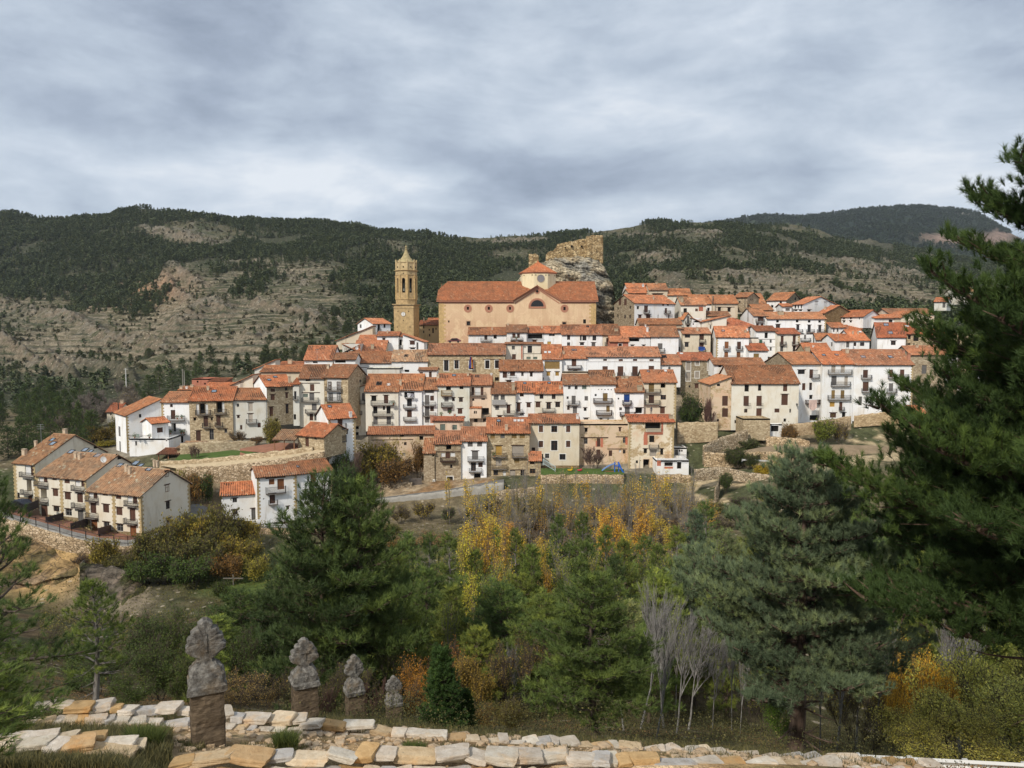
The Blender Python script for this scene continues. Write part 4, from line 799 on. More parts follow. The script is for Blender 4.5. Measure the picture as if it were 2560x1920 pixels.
H('white house with an olive timber loggia and two ochre shutters','V2',40,303,382,175,700,195,'W','R',D=10,ops='t 168,458,210,106;j 115,577,50,56 l;j 237,577,50,56 l;Sw 75,283,30,26;Sw 130,283,30,26')
H('white house with one dark door behind a barred balcony and twin skylights','V2',303,645,372,200,640,196,'W','R',D=10,ops='d 470,420,64,106 ;P 378,570,460,512;k 488,532,60,16;S 452,252,28,32;S 490,252,28,32;C 325,305,28,40;C 625,215,30,20')
H('long white building with arched brown doors and a cream cornice','V2',648,1665,346,205,660,196,'W','n',D=10,ops='Tw 648,1665,350,14;T 650,1660,412,3;w 900,387,52,26;b 1117,390,60,28;b 1315,388,58,28;b 1542,390,60,28;d 900,500,74,54;d 1113,540,78,132;d 1313,540,78,132;d 1540,495,74,54;B 1065,1165,560,606;B 1262,1365,560,606')
H('white house with a dark dormer hole in its roof','V2',1666,1945,455,312,700,197,'w','n',D=9,ops='w 1790,500,32,32;Sd 1712,345,70,30')
H('olive-grey stone house with tall cream shutters in white frames','V3',1118,1572,1280,1170,1700,200,'G','r',D=9,BL=1035,side='g',ops='e 1222,1355,60,122 s;e 1345,1315,52,52 s;e 1517,1355,60,118 s;e 1220,1500,60,122 s;e 1342,1475,56,88 s;e 1512,1445,54,30;k 1238,1637,26,28;b 1335,1630,50,60 l;Sw 1125,1186,36,22')
# ---- third tier, under the church
H('white house with a striped awning balcony at the left end of the upper row','Z6',-128,293,1272,1188,1380,214,'w','b',D=8,ops='w 65,1300,34,50;B 5,125,1302,1342;k 168,1293,34,38;k -90,1270,34,10;C 135,1215,16,25')
H('white house with a flower-box balcony and two brown doors in the upper row','Z6',296,515,1246,1160,1385,212,'w','b',D=8,ops='d 375,1280,36,50;d 425,1280,30,50;B 340,468,1290,1326;k 365,1350,48,20 l;k 450,1350,48,20 l;C 308,1165,20,20')
H('white house with one long dark gallery and a bright orange roof','Z6',517,700,1252,1180,1385,214,'w','R',D=8,ops='k 610,1285,160,48;J 530,695,1290,1312;b 603,1345,44,34 l;C 530,1210,20,26;C 685,1200,16,30')
H('white house with a pair of tiny windows and one ochre shutter','Z6',702,905,1254,1175,1395,214,'W','R',D=8,ops='w 780,1270,34,28;w 812,1270,28,28;j 765,1360,42,32')
H('white house with paired dark windows under the widest roof of the upper row','Z6',907,1355,1272,1160,1430,212,'W','n',D=9,ops='w 980,1298,34,54;w 980,1372,34,38;w 1155,1305,44,54;w 1115,1305,18,54;w 1265,1305,42,54;x 1210,1300,20,40;w 1128,1370,44,30 l;v 1255,1385,42,60 l;Sd 1190,1180,30,16')
H('narrow beige house with a shaded balcony under a ragged roof','Z6',1357,1538,1277,1155,1430,212,'y','b',D=9,ops='d 1415,1342,40,74;B 1380,1440,1350,1386;Cs 1505,1220,40,20')
H('small brick-red outbuilding with a tile roof below the upper row','Z6',1440,1642,1350,1286,1410,206,'r','R',D=5,ops='w 1550,1382,38,28 s')
H('white house with a long dark attic slot and a smooth orange roof','Z6',1542,1882,1298,1178,1415,213,'w','R',D=9,ops='k 1705,1325,118,36 ;k 1685,1388,34,12 l;k 1810,1388,30,12 l;Cw 1850,1235,22,50;Cw 1830,1180,14,20')
H('bright white blank-walled house with one green-railed door','V3',702,1086,955,806,1200,213,'W','b',D=9,ops='v 832,1082,64,80;B 820,890,1108,1160;k 808,973,22,12')
H('narrow white house end in the gap beside the blank-walled house','V3',1066,1144,848,800,1170,218,'w','b',D=6,ops='v 1098,1120,24,60')
H('beige house with a blue sheet hung on its lower balcony','V3',1146,1530,912,828,1185,216,'y','n',D=8,ops='w 1210,942,74,44;b 1405,955,62,78;B 1370,1455,985,1025;w 1198,1060,54,64 l;b 1402,1062,64,64;B 1365,1455,1110,1155;C 1345,870,26,50')
H('white house with two tall narrow balcony doors and orange blinds','V3',1608,2060,962,808,1250,212,'W','R',D=9,BL=1545,side='y',quoin='l',ops='a 1750,1065,56,95;B 1705,1795,1080,1130;d 1922,1070,54,104;B 1878,1970,1080,1130;a 1745,1195,54,76;a 1915,1195,54,76;J 1700,1965,1212,1240;S 1700,870,42,34;Cs 2010,890,30,30;Cw 2035,870,24,30')
H('low white garage-like house with a plain dark red roof','V4',125,385,1090,990,1200,208,'W','r',D=8,ops='t 225,1155,74,58')
H('white house with one small window tucked above the farmhouse roof','V5',292,722,212,152,270,194,'w','b',D=8,ops='k 340,222,26,20')
# ---- upper right cluster
H('white house with a stone side wall, brown door and high balcony','V3',476,1032,490,378,810,226,'w','R',D=11,BL=198,side='s',ops='k 527,548,35,42;b 637,565,54,98;B 600,675,585,625;b 875,505,30,34;b 940,503,30,36;d 912,590,32,72;B 882,965,600,630;b 552,670,48,44 l;b 667,670,60,54 l;k 805,670,14,48;k 952,670,18,48;k 740,395,8,20;<b 278,470,30,82;<b 352,470,32,86;<k 248,560,20,34;<k 418,545,22,44;<k 245,663,20,44;<w 345,670,22,50;<w 415,668,22,50;<k 290,545,10,24;<k 290,650,10,30;C 740,440,10,50')
H('cream corner house with a lattice balcony beside the white stone-sided house','V3',1120,1465,516,402,720,231,'k','o',D=10,BL=1034,side='y',ops='k 1178,595,48,78;B 1128,1205,608,650;b 1335,580,38,38;r 1395,565,60,62;Cs 1130,470,40,60;Cs 1110,440,50,40')
H('top house with dark strip window on the ridge beside the crag','V3',680,935,308,215,400,250,'b','o',D=9,ops='k 797,362,145,18 l;Cs 780,215,30,20')
H('white gabled house end highest on the left of the upper cluster','V3',395,668,320,215,390,253,'w','R',D=9,BL=310,ops='Cs 460,215,30,20;Cw 595,250,16,30')
H('low orange-roofed shed under the highest gables','V3',400,645,350,294,400,243,'b','R',D=7,BL=318,ops='k 560,362,150,12')
H('twin low roofs stepping down from the top house','V3',940,1260,382,288,440,250,'c','o',D=8,ops='k 1200,395,80,10')
H('white house with a single square window under the long orange roofs','V3',1270,1562,500,372,620,240,'w','o',D=11,ops='k 1500,570,34,44')
H('beige house with two lintelled openings under a long orange roof','V3',1565,1905,497,375,640,238,'b','o',D=11,ops='k 1650,570,44,58 l;k 1785,577,44,58 l;T 1600,1860,540,8;C 1560,450,10,60')
H('beige stone gable house at the end of the long orange roofs','V3',1850,2035,412,345,560,246,'s','o',D=8,BR=2195,side='s',ops='>k 2085,435,14,22; >k 2110,435,14,22; k 1930,470,20,30; J 2010,2020,420,540')
H('white gable house with an oval window, on the slope above the terraces','V3',1268,1405,752,690,830,224,'w','R',D=6,roof='down',ops='k 1290,775,20,20')
H('grey-white arched gable with iron balcony in the upper cluster','V3',1165,1280,690,618,830,226,'g','o',roof='front',xa=1215,D=9,ops='v 1218,715,32,100;B 1175,1255,740,770;k 1215,800,30,30')
H('white sloping-gable house with one dark window above the beige house','V3',1410,1750,745,668,860,222,'k','R',D=8,roof='up',ops='w 1522,755,42,56 l;v 1528,815,20,50')
H('brown-roofed long low house above the sloping gable','V3',1235,1800,665,602,720,232,'y','b',D=8)
H('hip-roofed red house with a brown upper shutter','V3',1640,2160,815,692,960,222,'k','r',D=12,roof='hip',ops='b 2080,870,64,74;b 2090,940,60,26;B 2050,2120,890,912')
H('long low tiled outbuilding below the stone-sided white house','V3',545,1130,785,702,830,219,'b','b',D=6)
H('white house behind orange roofs on the skyline, its gable in bare stone','V4',372,640,402,290,500,248,'w','o',BR=850,D=12,side='s',ops='k 563,420,34,28;k 445,475,34,36;k 560,475,30,26;>k 765,370,20,40;>k 820,360,18,36')
H('long orange roof sloping down the skyline beside the white house','V4',105,372,470,300,520,250,'b','o',D=14)
H('big white gable house with a row of lintelled windows on the right skyline','V4',700,872,455,355,560,240,'w','R',BR=1408,D=16,ops='k 765,480,22,48;k 805,480,20,48;k 848,480,20,48;k 770,530,46,20 l;k 835,530,46,20 l;>w 1057,430,34,48 l;>w 1182,437,36,46 l;>w 1247,437,34,46 l;>k 957,533,48,24 l')
H('small white house with low veranda left of the big gable','V4',590,715,480,440,560,238,'w','R',D=6,ops='v 660,520,60,34')
H('bare stone gable house with a red roof edge, right of the long white house','V4',1062,1172,575,470,860,234,'b','R',BR=1568,D=13,side='S',ops='k 1140,590,50,26;C 1180,520,26,40')
H('long white house with four iron balconies and small attic windows','V4',382,1190,652,556,880,228,'W','o',D=10,quoin='r',ops='k 520,680,38,36;k 792,678,38,36;k 957,682,38,34;k 1102,683,36,34;w 525,748,58,50 l;w 800,768,42,80 l;w 957,782,44,98 l;w 1103,782,42,90 l;B 760,860,796,832;B 915,1020,796,832;B 1062,1168,796,832;Cs 560,590,70,50')
H('white house with a brown glazed balcony, left end of the long white house','V4',192,378,612,500,760,229,'w','o',D=11,BL=2,side='g',ops='b 287,650,84,58;B 215,330,650,690;b 240,735,36,50;b 305,735,36,50')
H('blank orange-roofed house filling the slope above the brown glazed balcony','V4',200,460,530,450,600,238,'b','o',D=10)
H('white lower front with a double iron balcony under the long white house','V4',830,1010,848,840,1010,222,'W','n',D=6,roof='flat',ops='v 900,890,28,80;B 835,970,915,955;k 915,975,70,16')
H('half-timbered white house with one bright green door','V4',228,512,820,745,1115,216,'W','d',D=9,ops='k 363,875,44,78;h 287,970,44,64;B 262,330,1000,1005;w 425,958,28,44;w 425,1065,28,48;T 228,512,930,5;T 330,512,1035,5')
H('cream house with two identical brown balcony doors and a purple-red roof','V4',522,828,860,780,1115,214,'k','r',D=9,ops='b 583,945,40,118 l;B 548,632,975,1006;b 750,940,42,118 l;B 718,805,975,1006;w 577,1062,40,72 l;w 748,1062,38,72 l',quoin='r')
H('low cream wall house with broken plaster beside the green-door house','V4',125,258,905,900,1010,212.5,'k','n',D=4,roof='flat')
H('white gable house with orange roof, right of the bare stone gable','V4',1372,1705,626,532,720,236,'w','R',BR=1948,D=11,ops='k 1435,640,26,28;k 1530,640,26,28;k 1437,685,30,26 l;k 1530,685,30,26 l;k 1650,640,14,34')
H('plain white house with one window and a flat red roof below the skyline hill','V4',1862,2200,642,592,730,232,'W','R',D=8,BL=1650,side='g',ops='w 2083,680,52,44;C 2180,640,24,40')
H('tiny white house with two dark doors in the middle of the right slope','V4',1272,1455,772,702,850,228,'w','R',D=8,ops='k 1298,805,20,48;k 1350,805,20,44')
H('stone-walled low house beside the tiny white one','V4',1460,1680,795,735,860,230,'S','R',D=8,ops='Cr 1480,800,26,50')
H('white house with an arched grey side and a single slim window','V4',1312,1565,956,860,1100,210,'W','R',D=8,BL=1125,side='g',ops='v 1490,1005,44,78;<w 1265,1000,24,58')
H('brown-orange roofed house left of the arched grey side','V4',1060,1300,945,850,1010,218,'w','o',D=9,BL=990)
H('white house with two wide low windows between red roofs','V4',1568,1790,952,800,1050,214,'W','R',D=12,ops='w 1588,997,40,52;w 1690,997,60,52;Sw 1660,830,30,14;C 1560,860,10,40;C 1630,860,10,40')
H('stone gabled barn with a chimney in front of the arched grey side','V4',905,1250,1100,985,1160,204,'S','R',D=9,BL=785,side='s',ops='Cs 930,1095,60,60;Cw 1010,1040,20,20')
H('large smooth dark red roof with two skylights, white wall below','V6',180,475,682,526,775,217,'W','r',D=12,BL=120,ops='w 345,735,50,44 l;S 270,548,44,14;S 312,632,44,20')
H('stone barn-like house with a wide black opening','V6',478,680,646,528,775,217,'S','r',D=11,ops='k 512,675,30,42;k 583,685,58,62;k 510,747,30,18;k 560,750,14,22;w 590,765,20,28;Sw 485,562,30,18;Sd 560,560,80,20')
H('stone house with four small brown-shuttered windows on the right','V6',682,985,650,590,800,217.4,'S','R',D=9,ops='b 748,677,40,36;b 745,748,44,20;k 860,677,30,44;k 860,760,34,36')
H('low golden stone wall house reaching behind the near pine','V6',985,1178,625,620,830,217,'S','n',D=6,roof='flat')
H('beige gable house with a tall thin chimney above the dark red roof','V6',425,728,468,402,540,229,'y','R',roof='front',xa=545,D=10,ops='k 635,495,36,12 l;C 560,470,14,50')
H('pale rendered roof-terrace house with one square window','V6',650,775,535,525,610,222,'k','n',D=6,roof='flat',ops='w 708,567,30,36')
H('long old tiled house on the far right edge of the village','V6',310,770,440,380,500,240,'p','b',D=10,ops='S 465,415,24,10')
H('stone house with a garage shutter on the far side of the long white front','V6',525,885,862,766,1360,204,'s','n',D=9,ops='v 665,1010,52,90;e 640,1215,76,136;k 560,1180,20,36;k 620,1330,46,40;C 590,780,24,20')
H('house with a dark wooden balcony half hidden by the near pine','V6',885,1022,860,795,1100,204,'w','b',D=9,ops='v 950,885,100,30;P 930,1010,905,950;d 1025,890,10,70')
H('golden stone gable house behind the near pine','V6',1085,1270,825,750,1060,201,'S','o',D=9,roof='up',BL=990)
H('white house glimpsed through the near pine branches','V6',1225,1480,1070,1010,1230,196,'W','R',D=9,ops='k 1330,1120,30,40')
H('pink-roofed house above the village behind the near pine','V6',1030,1200,210,152,300,272,'k','p',D=9)
H('small orange-roofed house with a black gable edge behind the near pine','V6',770,900,312,266,365,262,'g','R',D=8,BR=940,ops='v 870,345,30,50')
H('bright orange garage roof below the stone corner of the long white front','V6',540,690,1478,1385,1540,181,'k','R',D=6)
# ---- big white front, right
H('tall white house with a stone gable side and pink washing on its balcony','V5',955,1213,210,103,700,189,'W','o',D=13,BL=728,side='s',ops='w 1033,272,60,36 l;b 1117,287,32,74;x 1155,275,44,40;B 1112,1178,293,326;d 1053,397,28,60;w 1112,395,25,64;k 1115,485,30,36;P 1065,1180,510,540;k 1145,663,85,48')
H('white house with four stacked long balconies and tan blinds','V5',1215,1480,209,96,672,189,'w','R',D=13,ops='e 1305,247,35,64;e 1385,247,35,64;B 1258,1458,252,290;v 1310,345,45,80;e 1413,347,28,80;B 1283,1445,355,393;t 1303,463,30,72;t 1383,463,32,72;B 1255,1447,468,508;j 1295,547,42,42;b 1368,563,28,72;B 1350,1392,570,598;b 1302,640,52,42 l;k 1393,637,30,40 l;S 1222,130,28,15;S 1332,128,28,15;C 1422,115,24,40')
H('largest white house front with a brick-edged corner and a broad brown-red roof','V5',1482,1985,214,82,650,189,'W','n',D=14,quoin='r',ops='b 1578,288,42,68;B 1540,1625,297,330;d 1797,285,30,66 ;B 1768,1840,292,326;d 1890,285,38,68;B 1860,1938,292,326;b 1580,395,50,78;B 1543,1620,412,443;v 1795,403,38,68;B 1757,1838,413,447;b 1898,402,38,66;v 1533,518,30,74;v 1633,518,34,74;v 1803,503,32,44;v 1893,515,32,30;k 1810,577,60,6 l;S 1557,145,38,24;S 1790,145,38,24;Cr 1945,165,22,50;Cr 1900,110,20,24')
H('old cream-white farmhouse with a broad brown roof and rust stains','V5',440,1013,375,215,725,180,'k','b',D=13,ops='k 568,410,38,58;k 678,405,28,54;b 895,407,36,58;b 563,518,45,84;J 540,595,535,560;d 673,518,45,86;J 650,700,535,560;b 890,508,55,92 l;w 560,602,28,32;d 672,615,46,68;b 825,600,42,34;w 938,602,14,34;k 475,695,22,28;k 893,682,22,28')
H('peeling pinkish end of the old farmhouse with a lopsided roof','V5',262,438,375,312,725,180.2,'x','o',D=12,BL=165,roof='up',ops='k 327,382,26,20;b 383,518,48,84;b 383,618,50,74;k 323,683,18,20')
# ---- beside the bell tower
H('white house with two chimneys, flat front under the bell tower','Z4',1422,1642,374,330,545,213,'W','R',D=7,ops='w 1492,422,30,54 l;C 1530,345,10,30')
H('white sloping-roofed house touching the foot of the bell tower','Z4',1690,1908,358,432,545,212,'W','R',D=8,roof='down',ops='b 1787,443,50,38 l;k 1790,503,50,14 l;v 1840,480,20,80')
H('recessed white link with iron balconies between the two tower-foot houses','Z4',1640,1692,380,350,545,214,'w','R',D=5,ops='k 1665,440,26,60;B 1648,1692,470,500')
H('highest white house with a blank gable left of the bell tower','Z4',1378,1560,248,192,380,228,'W','R',D=10,BL=1222,ops='k 1440,285,26,68;k 1500,270,20,36;B 1420,1455,300,325;<w 1250,272,20,38')
H('long grey stone lean-to climbing towards the highest white house','Z4',1000,1376,420,272,470,222,'b','d',D=5,roof='up',ops='k 1110,382,12,20;k 1240,325,14,10')
H('orange-roofed cottage with one dark window below the grey lean-to','Z4',1225,1410,436,366,470,217,'b','R',D=8,ops='k 1270,418,28,22;k 1130,410,20,16')
H('wide orange roof with a grey gable and small blue window','Z4',1062,1250,545,455,620,206,'g','R',D=7,roof='down',ops='w 1105,520,40,46')
H('broad orange roofs in the gap above the weathered brown roof','Z4',1180,1500,545,420,600,207,'b','R',D=10,ops='Cs 1375,500,30,40;Cw 1215,500,20,20')
H('white-walled house with a rusty dark orange roof at the left of the second tier','Z4',668,960,626,474,680,193,'W','R',D=10,ops='w 780,645,50,20;x 700,650,40,16')
H('low brown roof over a dark open loft','Z4',975,1195,620,550,670,192,'w','b',D=7,ops='k 1040,638,110,24')
H('long brown roof behind the drainpipe house','Z4',215,640,746,680,830,186,'b','o',D=8)
H('orange lean-to roof with a grey side wall at the far left of the second tier','Z4',150,368,716,622,800,194,'g','R',D=4,roof='up')
H('orange roof with a pale triangular dormer at the far left of the second tier','Z4',395,655,682,640,720,198,'b','R',D=8,ops='C 520,660,40,44')
H('ochre house in the shade between the bell tower and the church','Z5',705,930,1246,1190,1430,252,'o','d',D=9,ops='k 755,1270,14,28;k 755,1325,14,30;k 820,1300,14,20;k 865,1310,18,60;k 825,1365,14,30;k 900,1290,14,20;C 757,1200,10,40')
H('red roof peeping out beside the church wall','Z5',800,932,1225,1165,1300,262,'p','R',D=8)
# ---------------------------------------------------------------- church
def zx(zr,x,y):ox,oy,s=ZR[zr];return ox+x/s,oy+y/s
def church():
 Yf=235.0;A=at(1097,750,Yf);B=at(1490,750,Yf);W_=B.x-A.x;base=at(1097,872,Yf).z-2.5
 M=Matrix.Translation((A.x,Yf,base));root=empty('church',(A.x,Yf,base),'big ochre church with long tiled roof, round windows and an octagonal lantern','church')
 def lc(px,py):p=at(px,py,Yf);return p.x-A.x,p.z-base
 He=lc(1097,752)[1];Hr=at(1300,705,Yf+10).z-base;slope=(Hr-He)/10.5;Hw=He+.5*slope*.6
 gx,gz=lc(1343,716);gl=lc(1285,752)[0];gr=lc(1401,752)[0]
 ops=[];parts=[]
 def op(zr,x,y,w,h,k='k'):
  u0,z1=lc(*zx(zr,x-w/2,y-h/2));u1,z0=lc(*zx(zr,x+w/2,y+h/2));ops.append((u0,z0,u1,z1,.45));parts.append((k,u0,z0,u1,z1))
 for x in(1278,1527,1778):op('Z5',x,1047,26,36)
 op('Z6',935,982,28,42);op('Z5',1052,1202,18,24);op('Z5',1285,1224,40,46,'w');op('Z6',932,1152,38,44,'w');op('Z6',1157,1122,32,46)
 mb=MB();facade(mb,W_,Hw,ops)
 mb.add([(gl,0,Hw),(gr,0,Hw),(gx,0,gz)],[(0,1,2)])
 D=21.0
 for x,a in((0,1),(W_,0)):
  mb.add([(x,0,0),(x,D,0),(x,D,Hw),(x,D/2,Hr-.1),(x,0,Hw)],[(0,1,2,3,4)])
 mb.quad((W_,D,0),(0,D,0),(0,D,Hw),(W_,D,Hw));mb.build('wall',MT['church_plaster'],root)
 sal=(0.47,0.215,0.13)
 q=MB()
 q.box(0,-.10,Hw-1.0,gl,.0,Hw-.25);q.box(gr,-.10,Hw-1.0,W_,.0,Hw-.25);q.box(0,-.22,Hw-.25,gl,.0,Hw+.02);q.box(gr,-.22,Hw-.25,W_,.0,Hw+.02)
 for a,b in(((gl-.3,Hw-.2),(gx,gz-.25)),((gx,gz-.25),(gr+.3,Hw-.2))):q.bar((a[0],-.13,a[1]),(b[0],-.13,b[1]),.26,.6)
 for a,b in(((gl+.3,Hw-.95),(gx,gz-.72)),((gx,gz-.72),(gr-.3,Hw-.95))):q.bar((a[0],-.06,a[1]),(b[0],-.06,b[1]),.12,.3)
 q.build('cornice',MT['painted'],root,sal)
 def ring(cx_,cz,r0,r1,y=-.09,name='window_surround',n=28,half=False,col=sal,ysc=1.0):
  q=MB();vs=[];fs=[];m=n if not half else n//2
  for k in range(m+1 if half else n):
   t=math.pi*k/m if half else 2*math.pi*k/n
   for r,yy in((r0,0.03),(r0,y),(r1,y),(r1,0.03)):vs.append((cx_+r*math.cos(t),yy,cz+r*math.sin(t)*ysc))
  cnt=len(vs)//4
  for k in range(cnt-1 if half else cnt):
   a=k*4;b=((k+1)%cnt)*4
   for i in range(3):fs.append((a+i,b+i,b+i+1,a+i+1))
  q.add(vs,fs);return q.build(name,MT['painted'],root,col)
 def disc(cx_,cz,r,y,mat,name,col=None,half=False,n=28,parent=None):
  q=MB();m=n if not half else n//2+1;vs=[(cx_+r*math.cos((math.pi*k/(m-1))if half else 2*math.pi*k/m),y,cz+r*math.sin((math.pi*k/(m-1))if half else 2*math.pi*k/m))for k in range(m)]
  q.add(vs,[tuple(range(m))]);return q.build(name,mat,parent or root,col)
 for px in(1169.6,1222.0,1275.5,1411.3):
  cx_,cz=lc(px,771.3);ring(cx_,cz,.95,1.22);ring(cx_,cz,.62,.95,-.045,'window_splay',col=(0.40,0.19,0.12))
  q=MB();r=.62
  for s0,s1,t0,t1 in((-r,-.34,-r,r),(.34,r,-r,r),(-.34,.34,.50,r),(-.34,.34,-r,-.50)):q.box(cx_+s0,-.03,cz+t0,cx_+s1,.01,cz+t1)
  q.build('window_infill',MT['painted'],root,(0.42,0.2,0.13))
 cx_,cz=lc(1343,728.5);ring(cx_,cz,.42,.74,-.17);disc(cx_,cz,.44,-.15,MT['room_dark'],'window')
 cx_,cz=lc(1343,766.3);r=1.95
 w=disc(cx_,cz,r,-.05,MT['glass'],'lunette_window',half=True,n=32);q=MB()
 for k in range(-4,5):
  x=k*.42;hgt=math.sqrt(max(0,r*r-x*x));q.box(cx_+x-.025,-.09,cz,cx_+x+.025,-.051,cz+hgt)
 for z in(.45,.9,1.35):hw=math.sqrt(r*r-z*z);q.box(cx_-hw,-.088,cz+z-.02,cx_+hw,-.052,cz+z+.02)
 q.build('glazing_bars',MT['iron'],w);ring(cx_,cz,r,r+.32,-.07,'lunette_surround',half=True,n=32,col=(0.36,0.17,0.11));ring(cx_,cz-.1,r+.30,r+.72,-.13,'lunette_surround',half=True,n=32)
 q=MB();q.box(cx_-r-.72,-.14,cz-.55,cx_+r+.72,.01,cz-.08);q.box(cx_-r-.72,-.13,cz-.1,cx_-r-.3,.01,cz+.0);q.build('sill',MT['painted'],root,sal)
 for k,u0,z0,u1,z1 in parts:
  q=MB();q.quad((u0,.43,z0),(u1,.43,z0),(u1,.43,z1),(u0,.43,z1));q.build('opening' if k=='k' else 'pane',MT['room_dark']if k=='k' else MT['glass'],root)
  if k=='w':
   q=MB();s_=.22
   for b in((u0-s_,z0-s_,u0,z1+s_),(u1,z0-s_,u1+s_,z1+s_),(u0,z1,u1,z1+s_),(u0,z0-s_,u1,z0)):q.box(b[0],-.05,b[1],b[2],.0,b[3])
   q.build('window_surround',MT['painted'],root,(0.42,0.27,0.17))
   q=MB();q.bar(((u0+u1)/2,.2,z0),((u0+u1)/2,.2,z1),.08);q.bar((u0,.2,(z0+z1)/2),(u1,.2,(z0+z1)/2),.08);q.build('window_bars',MT['iron'],root)
 for ch,x in(('l',0),('r',W_)):
  q=MB();zz=.5;i=0
  while zz<Hw-1.2:
   w_=2.1 if i%2 else 1.5;q.box(*((x-.05,-.04,zz,x+w_,.01,zz+.56)if ch=='l' else(x-w_,-.04,zz,x+.05,.01,zz+.56)));zz+=.6;i+=1
  q.build('quoin',MT['ochre_stone'],root,(0.62,0.43,0.20))
 ov=.7;Z0=Hw-.1;run=D/2+ov;ev=Vector((0,run,Hr-Z0));Ls=ev.length;hipw=4.2;LL=W_+ov*2
 gl2,gr2,gx2=gl+ov,gr+ov,gx+ov
 def vt(u):
  a=Ls
  if u<hipw*.6:a=Ls*(.55+.45*u/(hipw*.6))
  return a
 def vb(u):
  x=u-ov;half=(gx-gl)if x<gx else(gr-gx);zt=Hw+(gz-Hw)*(1-abs(x-gx)/half);return max(0,Ls*(zt-Z0)/(Hr-Z0))if gl<x<gr else 0
 rb=MB();corr_plane(rb,(-ov,-ov,Z0),(1,0,0),ev,LL,vt,3,.15,.05,vb);corr_plane(rb,(W_+ov,D+ov,Z0),(-1,0,0),Vector((0,-run,Hr-Z0)),LL,lambda u:Ls*(.55+.45*min(1,(LL-u)/(hipw*.6))),4)
 Lh=math.hypot(hipw*.6,(Hr-Z0)*.45);corr_plane(rb,(-ov,D/2+run*.45,Z0+(Hr-Z0)*.55),(0,-1,0),(hipw*.6,0,(Hr-Z0)*.45),run*.9,lambda u:Lh*max(0,1-abs(u/(run*.45)-1)),5)
 rb.tube([(hipw*.6-ov,D/2,Hr+.05),(W_+ov,D/2,Hr+.05)],.2,6)
 rb.cur=1;rb.box(-ov,-ov+.05,Z0-.35,gl-.2,.4,Z0-.05);rb.box(gr+.2,-ov+.05,Z0-.35,W_+ov,.4,Z0-.05);rb.cur=0
 rb.build('roof',[MT['roof_tile'],MT['salmon']],root,(0.92,0.86,0.80))
 rb=MB();up=gz+.15;yb=(up-Z0)/(Hr-Z0)*run-ov+.6
 for sx,xe in((1,gl),(-1,gr)):
  half=abs(gx-xe);o_=.35;dz=(up-Hw)/half;Lr=math.hypot(half+o_,up-Hw+o_*dz);eu=(0,-1,0)if sx>0 else(0,1,0)
  Ltot=yb+ov+.5;O=(xe-sx*o_,yb if sx>0 else-.5,Hw-o_*dz+.12)
  corr_plane(rb,O,eu,(sx*half,0,up-Hw),Ltot-.0,lambda u:Lr,6,.10,.04)
  rb.cur=1;rb.bar((xe-sx*.5,-.42,Hw-.45),(gx,-.42,up-.12),.25,.22);rb.cur=0
 rb.tube([(gx,-.55,up+.1),(gx,yb+1,up+.1)],.2,6);rb.build('transept_roof',[MT['roof_tile'],MT['salmon']],root,(0.92,0.86,0.80))
 yc=D/2+.4;le=at(1345,683.5,Yf+yc-4);lb=at(1345,752,Yf+yc-4);la=at(1345,655,Yf+yc);lx=le.x-A.x+0.1;hz=le.z-base;bz=lb.z-base;rr=(1386.5-1302.5)/F*(Yf+yc-3)/2/math.cos(R(22.5))*1.0
 rot=R(8)
 q=MB();q.lathe([(rr,bz-2),(rr,hz)],8,(lx,yc,0),rot+R(0));lan=q.build('lantern',MT['plaster'],root,(0.74,0.64,0.42))
 q=MB();q.lathe([(rr,hz-.05),(rr+.28,hz+.05),(rr+.35,hz+.3),(rr,hz+.32)],8,(lx,yc,0),rot);q.build('lantern_cornice',MT['painted'],lan,sal)
 apex=la.z-base;ro=rr+.5;q=MB()
 for k in range(8):
  t0=2*math.pi*(k+.5)/8+rot;t1=2*math.pi*(k+1.5)/8+rot;p0=Vector((lx+ro*math.cos(t0),yc+ro*math.sin(t0),hz+.3));p1=Vector((lx+ro*math.cos(t1),yc+ro*math.sin(t1),hz+.3));ap=Vector((lx,yc,apex))
  e1=p1-p0;mid=(p0+p1)/2;upv=ap-mid;Le=e1.length;Lu_=upv.length;corr_plane(q,p0,e1,upv,Le,lambda u,Le=Le,Lu_=Lu_:Lu_*max(0,1-abs(2*u/Le-1)),k,.09,.02);q.tube([p0,ap],.13,5)
 q.lathe([(.25,apex-.1),(.3,apex+.15),(.05,apex+.5)],8,(lx,yc,0));q.build('lantern_roof',MT['roof_tile'],lan,(1.12,.96,.86))
 fa=min([2*math.pi*k/8+rot for k in range(8)],key=lambda t:abs(math.atan2(math.sin(t+math.pi/2),math.cos(t+math.pi/2))));ap_=rr*math.cos(math.pi/8)
 n_=Vector((math.cos(fa),math.sin(fa),0));tx=Vector((-n_.y,n_.x,0));c0=Vector((lx,yc,0))+n_*(ap_+.02);cz=(zx('Z6',633,650))[1];zc=at(1343,cz,Yf+yc-3.8).z-base
 q=MB();n=24;vs=[c0+n_*.03+tx*(1.12*math.cos(2*math.pi*k/n))+Vector((0,0,zc+1.12*math.sin(2*math.pi*k/n)))for k in range(n)];q.add(vs,[tuple(range(n))]);rw=q.build('round_window',MT['painted'],lan,(0.24,0.23,0.24))
